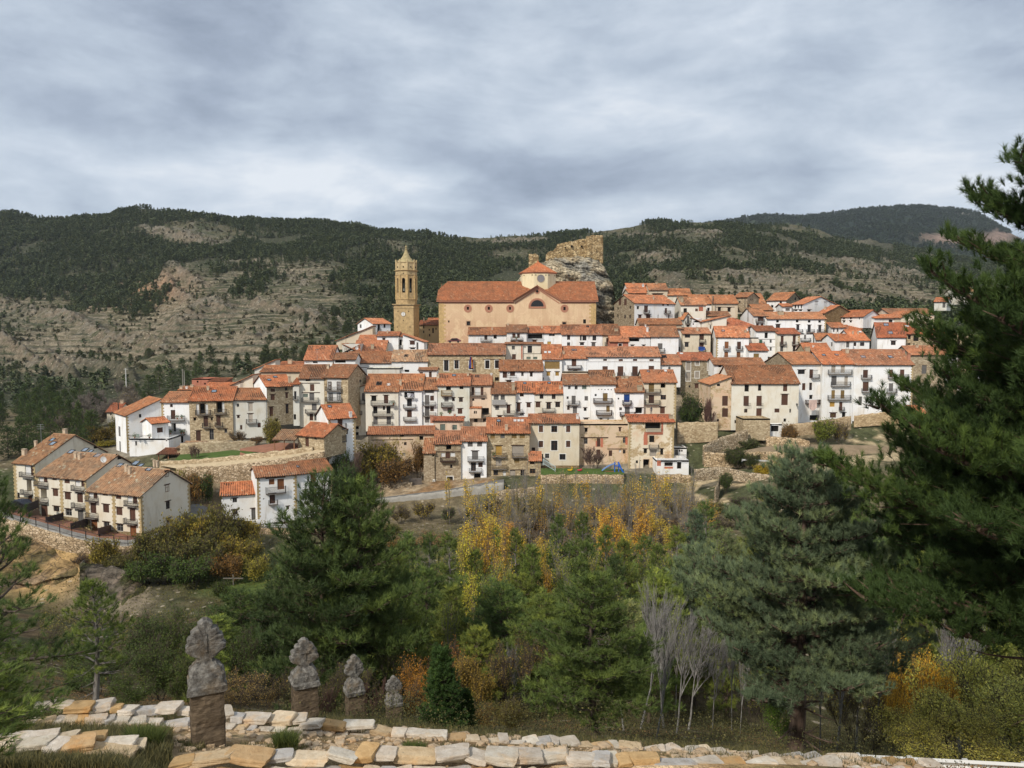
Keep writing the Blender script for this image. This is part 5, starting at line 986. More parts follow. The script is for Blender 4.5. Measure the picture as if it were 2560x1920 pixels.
 q=MB();pts=[c0+n_*.06+tx*(1.15*math.cos(2*math.pi*k/n))+Vector((0,0,zc+1.15*math.sin(2*math.pi*k/n)))for k in range(n+1)];q.tube(pts,.09,5);q.bar(c0+n_*.06+Vector((0,0,zc-1.1)),c0+n_*.06+Vector((0,0,zc+1.1)),.08);q.bar(c0+n_*.07+tx*-1.1+Vector((0,0,zc)),c0+n_*.07+tx*1.1+Vector((0,0,zc)),.05);q.build('window_frame',MT['painted'],rw,(0.36,0.30,0.25))
 q=MB()
 for k in range(8):
  t=2*math.pi*k/8+rot;nn=Vector((math.cos(t),math.sin(t),0));tt=Vector((-nn.y,nn.x,0))
  for d in(-1.6,1.6):p=Vector((lx,yc,hz-.6))+nn*(ap_)+tt*d;q.box(p.x-.13,p.y-.13,p.z-.15,p.x+.13,p.y+.13,p.z+.15)
 q.build('vent_holes',MT['room_dark'],lan)
 return root
church()
# ---------------------------------------------------------------- bell tower
def arch_panel(mb,w,z0,z1,ow,a0,asp,d):
 """a wall panel (x 0..w, z z0..z1) with an arched opening ow wide, from a0, springing at asp"""
 c=w/2;r=ow/2;mb.quad((0,0,z0),(c-r,0,z0),(c-r,0,z1),(0,0,z1));mb.quad((c+r,0,z0),(w,0,z0),(w,0,z1),(c+r,0,z1));mb.quad((c-r,0,z0),(c+r,0,z0),(c+r,0,a0),(c-r,0,a0))
 n=8;P=[(c-r*math.cos(math.pi*k/n),asp+r*math.sin(math.pi*k/n))for k in range(n+1)]
 for(x0,y0),(x1,y1)in zip(P,P[1:]):
  mb.quad((x0,0,y0),(x1,0,y1),(x1,0,z1),(x0,0,z1));mb.quad((x0,0,y0),(x0,d,y0),(x1,d,y1),(x1,0,y1))
 mb.quad((c-r,0,a0),(c-r,d,a0),(c-r,d,asp),(c-r,0,asp));mb.quad((c+r,0,a0),(c+r,0,asp),(c+r,d,asp),(c+r,d,a0));mb.quad((c-r,0,a0),(c+r,0,a0),(c+r,d,a0),(c-r,d,a0))
def tower():
 Yt=238.0;A=at(984.4,761,Yt);c1=at(1033.0,761,Yt-1.2);th=math.atan2(c1.y-A.y,c1.x-A.x);side=(Vector((c1.x,c1.y,0))-Vector((A.x,A.y,0))).length
 best=min(range(-70,0),key=lambda i:abs(pix((A.x+side*math.cos(R(i/2))-side*math.sin(R(i/2))*1.0,A.y+side*math.sin(R(i/2))+side*math.cos(R(i/2)),A.z))[0]-1047.7));th=R(best/2)
 base=at(984,868,Yt).z-3;root=empty('bell_tower',(A.x,A.y,base),'golden stone bell tower, square below and eight-sided above, with clock and spire','tower',None,th)
 H0=A.z-base;s=side;zz=lambda zy:at(1008,zx('Z5',0,zy)[1],Yt+2.5).z-base;g=(0.53,0.375,0.19)
 SM=MT['ochre_stone']
 q=MB();q.box(0,0,0,s,s,H0-.3);q.build('shaft',SM,root,g)
 q=MB();q.box(-.12,-.12,H0-1.15,s+.12,s+.12,H0-.95);q.box(-.2,-.2,H0-.3,s+.2,s+.2,H0-.12);q.box(-.45,-.45,H0-.12,s+.45,s+.45,H0+.12);q.build('cornice',SM,root,(0.50,0.37,0.20))
 c=(s/2,s/2,0);rD=s*.475/math.cos(R(22.5));zb0=H0+.12;zb1=zz(945);zs0=zz(660);zc2=zz(603);zc3=zz(500)
 q=MB();q.lathe([(rD*1.02,zb0),(rD*1.02,zb1-.1),(rD*1.07,zb1),(rD*1.07,zb1+.2),(rD,zb1+.25)],8,c);q.build('drum',SM,root,g)
 w=2*rD*math.sin(R(22.5));a0=zz(865);asp=zz(712);z0=zb1+.2;z1=zs0
 q=MB()
 for k in range(8):
  t0=2*math.pi*(k+.5)/8;p=Vector((c[0]+rD*math.cos(t0),c[1]+rD*math.sin(t0),0));t1=2*math.pi*(k+1.5)/8;p1=Vector((c[0]+rD*math.cos(t1),c[1]+rD*math.sin(t1),0));dr=p1-p
  q.M=Matrix.Translation(p)@Matrix.Rotation(math.atan2(dr.y,dr.x),4,'Z');arch_panel(q,w,z0,z1,w*.42,a0,asp,.6)
 q.M=None;q.build('bell_stage',SM,root,g)
 q=MB()
 for k in range(8):
  t0=2*math.pi*(k+.5)/8;p=Vector((c[0]+(rD-.02)*math.cos(t0),c[1]+(rD-.02)*math.sin(t0),0));q.tube([p+Vector((0,0,z0)),p+Vector((0,0,z1))],.26,6);q.tube([p+Vector((0,0,z1-.5)),p+Vector((0,0,z1-.2))],.36,6)
 q.build('pilasters',SM,root,(0.60,0.42,0.19))
 q=MB();q.lathe([(rD*.66,z0),(rD*.66,z1)],8,c);q.build('inner_wall',MT['room_dark'],root)  # added near-black core, its colour stands in for the shade inside the belfry
 for k in range(8):
  t=2*math.pi*(k+1)/8;p=Vector((c[0]+rD*.76*math.cos(t),c[1]+rD*.76*math.sin(t),a0+.5));q=MB();q.lathe([(.36,0),(.33,.12),(.24,.5),(.18,.8),(.05,.9)],10,p);q.tube([p+Vector((0,0,.9)),p+Vector((0,0,2.4))],.05,5);q.build('bell',MT['painted'],root,(0.20,0.21,0.18))
 q=MB();q.lathe([(rD*1.0,z1-.05),(rD*1.05,z1+.1),(rD*1.03,zc2-.25),(rD*1.10,zc2-.1),(rD*1.16,zc2),(rD*1.16,zc2+.14),(rD*1.0,zc2+.2)],8,c);q.build('cornice',SM,root,(0.54,0.40,0.21))
 q=MB();q.lathe([(rD*.97,zc2+.15),(rD*.97,zc3-.35),(rD*1.03,zc3-.25),(rD*1.03,zc3-.05),(rD*.9,zc3)],8,c);q.build('upper_drum',SM,root,(0.60,0.46,0.25))
 q=MB()
 for k in range(8):
  t0=2*math.pi*(k+.5)/8;p=Vector((c[0]+rD*.98*math.cos(t0),c[1]+rD*.98*math.sin(t0),0));q.tube([p+Vector((0,0,zc2+.2)),p+Vector((0,0,zc3+.1))],.22,6);q.lathe([(.28,zc3+.1),(.2,zc3+.3),(.26,zc3+.5),(.04,zc3+.75)],6,p)
 q.build('pinnacles',SM,root,(0.60,0.46,0.25))
 u=.0272*1.0;prof=[(r*u,zz(y))for r,y in((100,508),(84,485),(64,462),(47,438),(33,412),(23,388),(15,362),(10,350),(17,347),(15,343),(6,338),(9,326),(13,320),(9,314),(5,308),(4,298),(1,294))]
 q=MB();q.lathe(prof,16,c);q.build('spire',SM,root,(0.44,0.36,0.19),smooth=False)
 q=MB()
 for k in range(8):
  for dz in(zz(562),zz(640)):
   t=2*math.pi*k/8;p=Vector((c[0]+rD*.93*math.cos(t),c[1]+rD*.93*math.sin(t),dz));q.box(p.x-.14,p.y-.14,p.z-.18,p.x+.14,p.y+.14,p.z+.18)
 q.build('vent_holes',MT['room_dark'],root)
 e=Vector((math.cos(th),math.sin(th),0));nn=Vector((-e.y,e.x,0));A3=Vector((A.x,A.y,base))
 def lc(x,y):p=hit(*zx('Z5',x,y),A3,nn)-A3;return p.dot(e),p.z
 x,z=lc(513,1115);r=.72;n=28;q=MB();q.add([(x+r*math.cos(2*math.pi*k/n),-.06,z+r*math.sin(2*math.pi*k/n))for k in range(n)],[tuple(range(n))]);cl=q.build('clock_face',MT['painted'],root,(0.74,0.72,0.66))
 q=MB();q.tube([(x+r*math.cos(2*math.pi*k/n),-.06,z+r*math.sin(2*math.pi*k/n))for k in range(n+1)],.07,5);q.build('clock_rim',MT['painted'],cl,(0.34,0.24,0.13))
 q=MB();q.bar((x,-.08,z-.42),(x,-.08,z+.5),.07,.02)
 for k in range(12):t=2*math.pi*k/12;q.bar((x+.52*math.cos(t),-.075,z+.52*math.sin(t)),(x+.64*math.cos(t),-.075,z+.64*math.sin(t)),.04,.02)
 q.build('clock_hands',MT['iron'],cl)
 q=MB()
 for zx_,zy_ in((450,1082),(577,1085),(514,1190),(441,1268),(592,1268)):x,z=lc(zx_,zy_);q.box(x-.11,-.03,z-.2,x+.11,.02,z+.2)
 q.build('slit_windows',MT['room_dark'],root)
tower()
# ---------------------------------------------------------------- castle ruin on its crag
def ruin(name,label,zr,prof,Y0,Y1,thick,seed,group='castle ruins',col=(1.0,1.0,.98),dx=.55):
 """standing wall: prof = (x, top y, bottom y) in a measured part of the photo, front face from depth Y0 to Y1"""
 pr=[(*zx(zr,x,t),zx(zr,x,b)[1])for x,t,b in prof];X0,X1=pr[0][0],pr[-1][0]
 n=max(6,int((X1-X0)/F*Y0/dx));m=26;front=[];rng=random.Random(seed)
 pxs=np.linspace(X0,X1,n)
 tops=np.interp(pxs,[p[0]for p in pr],[p[1]for p in pr])+(fbm(pxs/3.0+seed,pxs*0+seed,3,seed)-.5)*5;bots=np.interp(pxs,[p[0]for p in pr],[p[2]for p in pr])
 G=np.zeros((2,n,m,3))
 for i,px in enumerate(pxs):
  Y=Y0+(Y1-Y0)*i/(n-1);a=at(px,tops[i],Y);b=at(px,bots[i],Y)
  for j in range(m):
   f=j/(m-1);x=b.x+(a.x-b.x)*f;z=b.z+(a.z-b.z)*f
   d=(fbm(np.array([x*1.3+seed]),np.array([z*1.3]),3,seed)[0]-.5)*.55
   G[0,i,j]=(x,Y+d,z);G[1,i,j]=(x,Y+thick-d,z)
 V=G.reshape(-1,3);idx=np.arange(2*n*m).reshape(2,n,m);Q=[]
 Q.append(np.stack([idx[0,:-1,:-1],idx[0,1:,:-1],idx[0,1:,1:],idx[0,:-1,1:]],-1).reshape(-1,4));Q.append(np.stack([idx[1,:-1,:-1],idx[1,:-1,1:],idx[1,1:,1:],idx[1,1:,:-1]],-1).reshape(-1,4))
 Q.append(np.stack([idx[0,:-1,-1],idx[0,1:,-1],idx[1,1:,-1],idx[1,:-1,-1]],-1));Q.append(np.stack([idx[0,0,:-1],idx[0,0,1:],idx[1,0,1:],idx[1,0,:-1]],-1));Q.append(np.stack([idx[0,-1,:-1],idx[1,-1,:-1],idx[1,-1,1:],idx[0,-1,1:]],-1))
 me=npmesh(name,V,np.concatenate(Q));o=link(name,me,None,col,[MT['castle_stone']]);return finish(o,label,'ruin',group)
cw=ruin('castle_wall','ruined castle curtain wall with a ragged sloping top on the crag','Z6',[(728,385,470),(760,350,450),(805,340,440),(850,292,430),(862,262,425),(960,242,425),(1035,234,425),(1100,214,425),(1170,205,420),(1192,196,420)],263,262,1.6,3)
for i,(x,y,r)in enumerate(((1015,292,14),(1125,292,12),(942,305,9),(1060,350,6))):
 a=at(*zx('Z6',x,y),262.0);q=MB();k_=r*.0305;q.lathe([(k_,-.02),(k_*.8,.5)],9,(0,0,0));q2=MB(Matrix.Translation((a.x,a.y-.05,a.z))@Matrix.Rotation(R(90),4,'X'));q2.add(q.v,q.f);q2.build('putlog_hole',MT['room_dark'],cw)
ruin('castle_tower','broken square castle keep with a flat top, highest ruin on the crag','Z6',[(1186,176,425),(1240,170,440),(1290,167,470),(1330,168,480),(1362,168,480)],259.5,260.5,5.0,5)
ruin('castle_stub','short leaning stub of castle wall behind the lantern roof','Z6',[(540,378,520),(560,376,520),(590,378,520),(620,376,520),(650,395,520)],262,262,2.0,7)
def crag():
 T=[(1262,760),(1276,735),(1286,706),(1300,690),(1322,672),(1352,660),(1364,650),(1400,643),(1440,641),(1470,645),(1495,650),(1508,662),(1520,686),(1530,708),(1537,742),(1542,775),(1550,808),(1566,835),(1590,860)]
 n,m=190,150;pxs=np.linspace(1262,1590,n);top=np.interp(pxs,*zip(*T))+(fbm(pxs/9,pxs*0,3,3)-.5)*8;base=np.interp(pxs,[1262,1400,1590],[880,880,890])
 s=np.linspace(0,1,m);PX,S=np.meshgrid(pxs,s);TP=np.interp(PX,pxs,top);BP=np.interp(PX,pxs,base)
 f=np.clip(S/.62,0,1);Y=247+13*f**1.3+np.clip((S-.62)/.38,0,1)*26;py=BP+(TP-BP)*np.sin(f*math.pi/2)**.9
 P=np_at(PX,py,Y);ztop=P[...,2].copy();back=np.clip((S-.80)/.2,0,1);P[...,2]=ztop-back**1.2*28
 ip=np.argmin(np.abs(s-.62));P[ip:,:,2]=P[ip,:,2][None]-back[ip:]**1.2*28;P[ip:,:,0]=P[ip,:,0][None]*(Y[ip:]/Y[ip])
 x,y,z=P[...,0],P[...,1],P[...,2]
 tilt=z+0.30*x+fbm(x/7,z/7,3,8)*3.2;st=np.abs(((tilt/.9)%1)-.5)*2;lay=np.floor(tilt/.9);prot=_hash(lay.astype(np.int64),(lay*0).astype(np.int64),4)
 edge=np.minimum(1,np.minimum((PX-1262)/12,(1590-PX)/12));d=(prot-.5)*2.6+st*.7+(fbm(x/1.8,z/1.8,4,12)-.5)*3.4+(fbm(x/9,z/7,3,15)-.5)*4.5
 P[...,1]-=d*(S<.64)*np.clip(edge,0,1);P[...,2]+=(fbm(x/3,y/3,3,19)-.5)*1.3
 gg=fbm(x/4,z/3,4,33);col=mixc(np.array([0.50,0.42,0.29])*np.ones(x.shape+(3,)),np.array([0.32,0.30,0.25]),(gg-.42)*5);col=mixc(col,np.array([0.47,0.37,0.23]),(fbm(x/6,z/5,3,55)-.55)*5)
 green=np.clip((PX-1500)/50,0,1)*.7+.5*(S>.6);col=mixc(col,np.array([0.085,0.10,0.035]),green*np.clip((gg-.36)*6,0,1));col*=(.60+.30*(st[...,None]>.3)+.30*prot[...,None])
 idx=np.arange(n*m).reshape(m,n);Q=np.stack([idx[:-1,:-1],idx[:-1,1:],idx[1:,1:],idx[1:,:-1]],-1).reshape(-1,4)
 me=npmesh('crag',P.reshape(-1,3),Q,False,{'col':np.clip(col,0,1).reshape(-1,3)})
 t=NT('crag_rock',.95,.1);c=t.attr('col').outputs['Color'];wp=world_pos(t);mp=t.new('ShaderNodeMapping');mp.inputs['Rotation'].default_value=(0,.35,0);mp.inputs['Scale'].default_value=(.28,.28,2.0);t.l.new(wp,mp.inputs[0])
 b1=t.noise(mp.outputs[0],1.1,7,.75,.4);n3=t.noise(wp,1.0,8,.78);c=t.mix(1.0,c,t.ramp(b1,(.38,.30),(.47,.95),(.62,1.45)),'MULTIPLY');c=t.mix(1.0,c,t.ramp(n3,(.36,.45),(.5,1.0),(.68,1.4)),'MULTIPLY')
 v_=t.vor(wp,.5,'DISTANCE_TO_EDGE');c=t.mix(t.ramp(v_,(.0,.7),(.05,0.0)),c,(.06,.055,.045));t.bump(t.math('ADD',b1,n3),1.0,.6);t.base(c)
 finish(link('crag',me,mats=[MT['crag_rock']]),kind='structure')
crag()
def outcrop(T,Yb,Yt,base_y,seed,cols,tilt,lay=1.0,amp=1.0,n=150,m=90,green=.3):
 """bare rock face: T = (photo x, top y); from depth Yb at its foot to Yt at its top"""
 pxs=np.linspace(T[0][0],T[-1][0],n);top=np.interp(pxs,*zip(*T));s=np.linspace(0,1,m);PX,S=np.meshgrid(pxs,s);TP=np.interp(PX,pxs,top);BP=np.interp(PX,*zip(*base_y));f=np.clip(S/.75,0,1)
 Y=Yb+(Yt-Yb)*f+np.clip((S-.75)/.25,0,1)*4;py=BP+(TP-BP)*f**.9;P=np_at(PX,py,Y);ip=np.argmin(np.abs(s-.75));P[ip:,:,2]=P[ip,:,2][None]-np.clip((S[ip:]-.75)/.25,0,1)**1.5*2.5;x,y,z=P[...,0],P[...,1],P[...,2]
 q=z+tilt*x+fbm(x/5,z/5,3,seed)*2.2;st=np.abs(((q/lay)%1)-.5)*2;L_=np.floor(q/lay);pr=_hash(L_.astype(np.int64),(L_*0).astype(np.int64),seed);ed=np.clip(np.minimum((PX-T[0][0])/14,(T[-1][0]-PX)/14),0,1)*np.clip(S*6,0,1)
 P[...,1]-=((pr-.5)*1.3+st*.35+(fbm(x/1.3,z/1.3,4,seed+2)-.5)*1.6+(fbm(x/5,z/4,3,seed+4)-.5)*3.2)*amp*ed-.8*(1-ed);P[...,2]-=(1-ed)*.8
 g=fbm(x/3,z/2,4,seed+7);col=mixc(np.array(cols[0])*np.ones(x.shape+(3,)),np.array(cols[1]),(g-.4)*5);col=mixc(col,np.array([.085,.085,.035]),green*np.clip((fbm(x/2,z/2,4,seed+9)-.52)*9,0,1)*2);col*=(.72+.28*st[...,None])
 i=np.arange(n*m).reshape(m,n);Q=np.stack([i[:-1,:-1],i[:-1,1:],i[1:,1:],i[1:,:-1]],-1).reshape(-1,4);finish(link('cliff',npmesh('cliff',P.reshape(-1,3),Q,False,{'col':np.clip(col,0,1).reshape(-1,3)}),mats=[MT['crag_rock']]),kind='structure')
outcrop([(-60,1335),(20,1330),(90,1348),(150,1372),(215,1392)],101,114,[(-60,1560),(215,1530)],41,((.50,.33,.15),(.36,.25,.15)),.1,1.6,1.2,green=.35)
outcrop([(190,1400),(240,1410),(300,1425),(350,1440),(400,1470),(450,1500)],96,106,[(190,1590),(450,1600)],47,((.30,.225,.16),(.20,.165,.125)),1.1,2.6,1.4,green=.6)
# ---------------------------------------------------------------- retaining walls, roads and paths
def rwall(label,pts,th_=.6,mat='dry_stone',col=(1,1,1),name='retaining_wall',cap=None,group='retaining walls',cat='wall',rough=.12):
 """pts: (photo x, top y, bottom y, metres ahead)"""
 n=0;V=[];seg=[]
 for(a,b)in zip(pts,pts[1:]):
  k=max(2,int((b[0]-a[0])/F*a[3]/.45))
  for i in range(k if b is not pts[-1]else k+1):f=i/k;seg.append(tuple(p+(q-p)*f for p,q in zip(a,b)))
 m=7;n=len(seg);G=np.zeros((2,n,m,3));sd=len(pts)*3
 for i,(px,t,b,Y)in enumerate(seg):
  ta=at(px,t,Y);ba=at(px,b,Y);top=ta.z+(float(vnoise(np.array([i*.8]),np.array([sd*1.]),3)[0])-.5)*rough*2
  for j in range(m):
   f=j/(m-1);z=ba.z-.8+(top-ba.z+.8)*f;d=(float(fbm(np.array([ta.x*1.1]),np.array([z*1.1]),2,sd)[0])-.5)*rough*2
   G[0,i,j]=(ta.x,Y+d-(1-f)*.25,z);G[1,i,j]=(ta.x*(1+th_/Y),Y+th_,z)
 idx=np.arange(2*n*m).reshape(2,n,m)
 Q=np.concatenate([np.stack([idx[0,:-1,:-1],idx[0,1:,:-1],idx[0,1:,1:],idx[0,:-1,1:]],-1).reshape(-1,4),np.stack([idx[1,:-1,:-1],idx[1,:-1,1:],idx[1,1:,1:],idx[1,1:,:-1]],-1).reshape(-1,4),np.stack([idx[0,:-1,-1],idx[0,1:,-1],idx[1,1:,-1],idx[1,:-1,-1]],-1),np.stack([idx[0,0,:-1],idx[0,0,1:],idx[1,0,1:],idx[1,0,:-1]],-1),np.stack([idx[0,-1,:-1],idx[1,-1,:-1],idx[1,-1,1:],idx[0,-1,1:]],-1)])
 o=link(name,npmesh(name,G.reshape(-1,3),Q),None,col,[MT[mat]]);return finish(o,label,cat,group,'thing')
rwall('pale stone parapet along the curved path below the lawn',[(399,1154,1172,148.5),(500,1148,1168,148.2),(600,1139,1157,147.8),(700,1127,1143,147.3),(782,1118,1134,146.8)],.5,'rubble_wall',(1.25,1.22,1.15))
rwall('tall rubble retaining wall under the curved path',[(440,1171,1270,146.0),(560,1165,1245,145.8),(640,1156,1235,145.5),(700,1148,1215,145.2),(760,1138,1190,145),(812,1129,1180,145)],.8,'dry_stone',(1.05,1.02,1))
rwall('low stone wall behind the lawn',[(450,1110,1137,157),(500,1106,1137,157),(560,1103,1128,158),(640,1104,1118,160)],.6,'rubble_wall',(1.1,1.1,1.05))
rwall('long pale concrete wall holding up the lane',[(937,1249,1276,150.8),(1010,1240,1270,151),(1080,1232,1264,151.2),(1155,1222,1258,151.5),(1260,1205,1240,152)],.4,'concrete',name='lane_wall')
rwall('broken rubble bank wall beside the wooden gate',[(905,1214,1246,156.6),(960,1208,1240,157),(1031,1206,1230,157.5)],.8)
rwall('stone wall with concrete lip under the playground',[(1352,1188,1222,154.8),(1440,1187,1222,154.8),(1560,1188,1222,154.8)],.5,'dry_stone',(1.1,1.05,1))
rwall('tall rubble wall under the unfinished white terrace',[(1640,1188,1218,155.5),(1700,1187,1220,155.5),(1728,1190,1218,155.8)],.8,'dry_stone',(1.15,1.1,1.02))
rwall('low rubble wall below the vine yard',[(1240,1228,1246,150),(1300,1222,1240,151),(1352,1216,1234,152)],.5)
rwall('upper stone wall beneath the dark garden tree',[(1694,1057,1100,172.5),(1740,1056,1098,172.5),(1795,1056,1094,172.5)],.7,'rubble_wall',(1.15,1.1,1.0))
rwall('high sunlit rubble wall running left from the stone bastion',[(1757,1116,1152,164.5),(1800,1095,1125,168.5),(1840,1083,1112,170.5),(1870,1075,1105,171.5)],.8)
rwall('long field wall with white coping stones below the ploughed strip',[(1760,1130,1158,161),(1830,1135,1160,161),(1903,1129,1160,161.5),(2000,1133,1156,162),(2100,1138,1158,162.5),(2190,1142,1163,163),(2280,1144,1166,163)],.7,'dry_stone',(1.22,1.15,1.05))
rwall('curving low dry wall at the top edge of the ploughed field',[(1915,1092,1110,169),(1960,1094,1112,168.5),(2000,1097,1113,168),(2024,1104,1113,167.5)],.6,'dry_stone',(1.2,1.12,1.02))
rwall('boundary wall in front of the tall white houses',[(1973,1062,1082,176),(2030,1056,1078,176.5),(2080,1048,1072,177),(2128,1040,1066,178)],.6,'rubble_wall',(1.1,1.02,.92))
rwall('pale stone ledge at the foot of the largest white front',[(2135,1040,1060,186),(2200,1032,1055,186.5),(2255,1022,1050,187)],.6,'rubble_wall',(1.2,1.1,.95))
rwall('lowest broken field wall in the right-hand gardens',[(1735,1175,1195,150),(1800,1168,1186,152),(1860,1180,1196,150),(1940,1190,1204,149)],.6)
rwall('short garden wall below the yellow bushes',[(1960,1200,1214,147),(2050,1206,1220,146),(2100,1210,1222,145)],.6)
rwall('old plot wall climbing beside the gardens',[(1786,1225,1250,140),(1796,1205,1240,143),(1800,1185,1215,148)],.6)
rwall('terrace walkway retaining wall above the yellow cliff',[(-40,1268,1330,117),(14,1297,1322,115.5),(90,1318,1342,114.3),(180,1345,1372,113.2),(250,1360,1390,113),(320,1367,1400,113.6),(370,1362,1400,114.8),(420,1340,1380,117)],.5,'dry_stone',(1.1,1.05,1))
rwall('roadside rubble wall under the white pair of houses',[(590,1335,1372,129),(660,1322,1350,130.5),(740,1325,1352,130.5),(800,1322,1350,131)],.7,'dry_stone',(.95,.9,.85))
b=H('stone bastion block with a parapet in front of the farmhouse','V5',536,768,668,660,810,173.5,'S','n',D=5.5,roof='flat',name='bastion',cat='bastion',group='retaining walls',ops='')
H('black metal garage door in a low white wall beside the bastion','V5',768,868,715,712,790,175.5,'w','n',D=2,roof='flat',name='garage',cat='garage',group='sheds and porches',ops='k 806,750,66,56')
def ribbon(name,F_,B_,mat,n=60,lift=.10,col=None):
 """strip of paving between a near edge and a far edge, both (photo x, y, metres ahead)"""
 def sm(P):
  t=np.linspace(0,1,len(P));s=np.linspace(0,1,n);return np.stack([np.interp(s,t,[p[k]for p in P])for k in range(3)],-1)
 a,b=sm(F_),sm(B_);P0=np_at(a[:,0],a[:,1],a[:,2]);P1=np_at(b[:,0],b[:,1],b[:,2]);V=np.concatenate([P0,P1]);V[:,2]+=lift
 i=np.arange(n-1);Q=np.stack([i,i+1,i+1+n,i+n],-1);V2=V.copy();V2[:,2]-=.6;V=np.concatenate([V,V2]);Q2=np.stack([i,i+2*n,i+1+2*n,i+1],-1)
 finish(link(name,npmesh(name,V,np.concatenate([Q,Q2])),None,col,[MT[mat]]),kind='structure')
plain('path_gravel',(0.50,0.40,0.26),.95,.1,.25,1.5);plain('brown_paving',(0.28,0.135,0.085),.9,.15,.3,1.0);plain('lawn',(0.075,0.115,0.03),.95,.1,.3,1.2);plain('ploughed',(0.26,0.195,0.125),.95,.1,.3,.6)
ribbon('path',[(440,1172,146.3),(560,1166,146.1),(640,1157,145.8),(760,1139,145.3),(812,1130,145.3)],[(399,1165,148.2),(500,1160,148),(640,1147,147.6),(740,1135,147.1),(812,1122,146.8)],'path_gravel')
ribbon('lane',[(640,1336,131),(740,1330,131),(800,1326,132),(937,1250,151.2),(1080,1233,151.4),(1260,1206,152.2)],[(640,1312,134.5),(740,1310,134.5),(830,1300,137),(945,1238,155),(1100,1222,156.5),(1260,1199,157)],'asphalt')
ribbon('lane',[(395,1352,118),(440,1310,124),(480,1292,128),(560,1315,128),(640,1334,130)],[(480,1262,135),(500,1262,136),(545,1280,133),(580,1300,132.5),(640,1314,133.5)],'asphalt')
ribbon('walkway',[(-40,1269,117.2),(14,1297,115.7),(90,1318,114.5),(180,1345,113.4),(250,1360,113.2),(320,1367,113.8),(370,1362,115),(420,1340,117.2)],[(-40,1262,119),(20,1285,117.8),(95,1304,116.4),(185,1331,115.3),(250,1346,115),(318,1352,115.8),(360,1347,117.2),(400,1330,119.5)],'concrete')
ribbon('paving',[(20,1283,118),(95,1303,116.6),(185,1330,115.5),(250,1345,115.2),(318,1351,116),(358,1346,117.4)],[(20,1268,129),(95,1290,126),(180,1305,124.5),(225,1328,123.5),(300,1332,124),(350,1347,124.9)],'brown_paving',lift=.14)
ribbon('lawn',[(430,1160,149.2),(520,1156,149),(600,1148,148.6),(690,1137,148)],[(450,1139,156.5),(520,1135,156.5),(580,1128,156),(640,1133,150)],'lawn',lift=.25)
ribbon('paving',[(600,1147,148.9),(650,1142,148.5),(700,1134,147.9),(745,1127,147.6)],[(600,1125,156),(650,1116,156),(700,1110,155),(745,1112,153)],'brown_paving',lift=.3)
ribbon('lawn',[(1352,1187,155.3),(1460,1187,155.3),(1560,1187,155.3)],[(1352,1172,160),(1460,1172,160),(1560,1174,160)],'lawn',lift=.12)
ribbon('field',[(1830,1133,162),(1903,1128,162.3),(2000,1132,162.8),(2100,1137,163.3),(2190,1141,163.6),(2280,1143,163.6)],[(1900,1119,167),(1960,1113,168.5),(2020,1112,169),(2090,1112,169.5),(2170,1114,169.5),(2260,1118,169)],'ploughed',lift=.05)
# ---------------------------------------------------------------- plants
def needles_mesh(name,P,D,k,l,w,seed,spread=.45,tone=None):
 rng=np.random.default_rng(seed);n=len(P);P=np.repeat(P,k,0);D0=np.repeat(D,k,0);tn=rng.random(n)if tone is None else tone
 D1=D0+rng.normal(0,spread,D0.shape);D1/=np.linalg.norm(D1,axis=1,keepdims=True)+1e-9
 off=rng.uniform(-.35,.35,(len(P),1))*l;B=P+D0*off;L_=l*rng.uniform(.7,1.15,(len(P),1));S=np.cross(D1,rng.normal(0,1,D1.shape));S/=np.linalg.norm(S,axis=1,keepdims=True)+1e-9
 V=np.stack([B-S*w/2,B+S*w/2,B+D1*L_],1).reshape(-1,3);Fq=np.arange(len(V)).reshape(-1,3)
 return npmesh(name,V,Fq,False,{'tone':np.repeat(tn,k*3)})
def segs_mesh(name,segs,sides=4):
 """many tapered sticks: rows of ax ay az bx by bz ra rb"""
 S=np.array(segs,float);a,b,ra,rb=S[:,0:3],S[:,3:6],S[:,6:7],S[:,7:8];d=b-a;d/=np.linalg.norm(d,axis=1,keepdims=True)+1e-9
 ref=np.where(np.abs(d[:,2:3])>.9,np.array([[1.,0,0]]),np.array([[0,0,1.]]));u=np.cross(d,ref);u/=np.linalg.norm(u,axis=1,keepdims=True)+1e-9;v=np.cross(d,u);R0=[]
 for k in range(sides):
  t=2*math.pi*k/sides;o=u*math.cos(t)+v*math.sin(t);R0.append((a+o*ra,b+o*rb))
 V=np.stack([r[0]for r in R0]+[r[1]for r in R0],1).reshape(-1,3);n=len(S);base=np.arange(n)[:,None]*2*sides
 Q=np.concatenate([base+np.array([[k,(k+1)%sides,(k+1)%sides+sides,k+sides]])for k in range(sides)])
 return npmesh(name,V,Q,True)
def leaves_mesh(name,P,size,seed,tone=None,jitter=.3):
 rng=np.random.default_rng(seed);n=len(P);A=rng.normal(0,1,(n,3));A/=np.linalg.norm(A,axis=1,keepdims=True);B=np.cross(A,rng.normal(0,1,(n,3)));B/=np.linalg.norm(B,axis=1,keepdims=True)
 s=size*rng.uniform(.6,1.3,(n,1));V=np.stack([P-A*s*.5,P+B*s*.32,P+A*s*.5,P-B*s*.32],1).reshape(-1,3);Fq=np.arange(len(V)).reshape(-1,4)
 return npmesh(name,V,Fq,False,{'tone':np.repeat(rng.random(n)if tone is None else tone,4)})
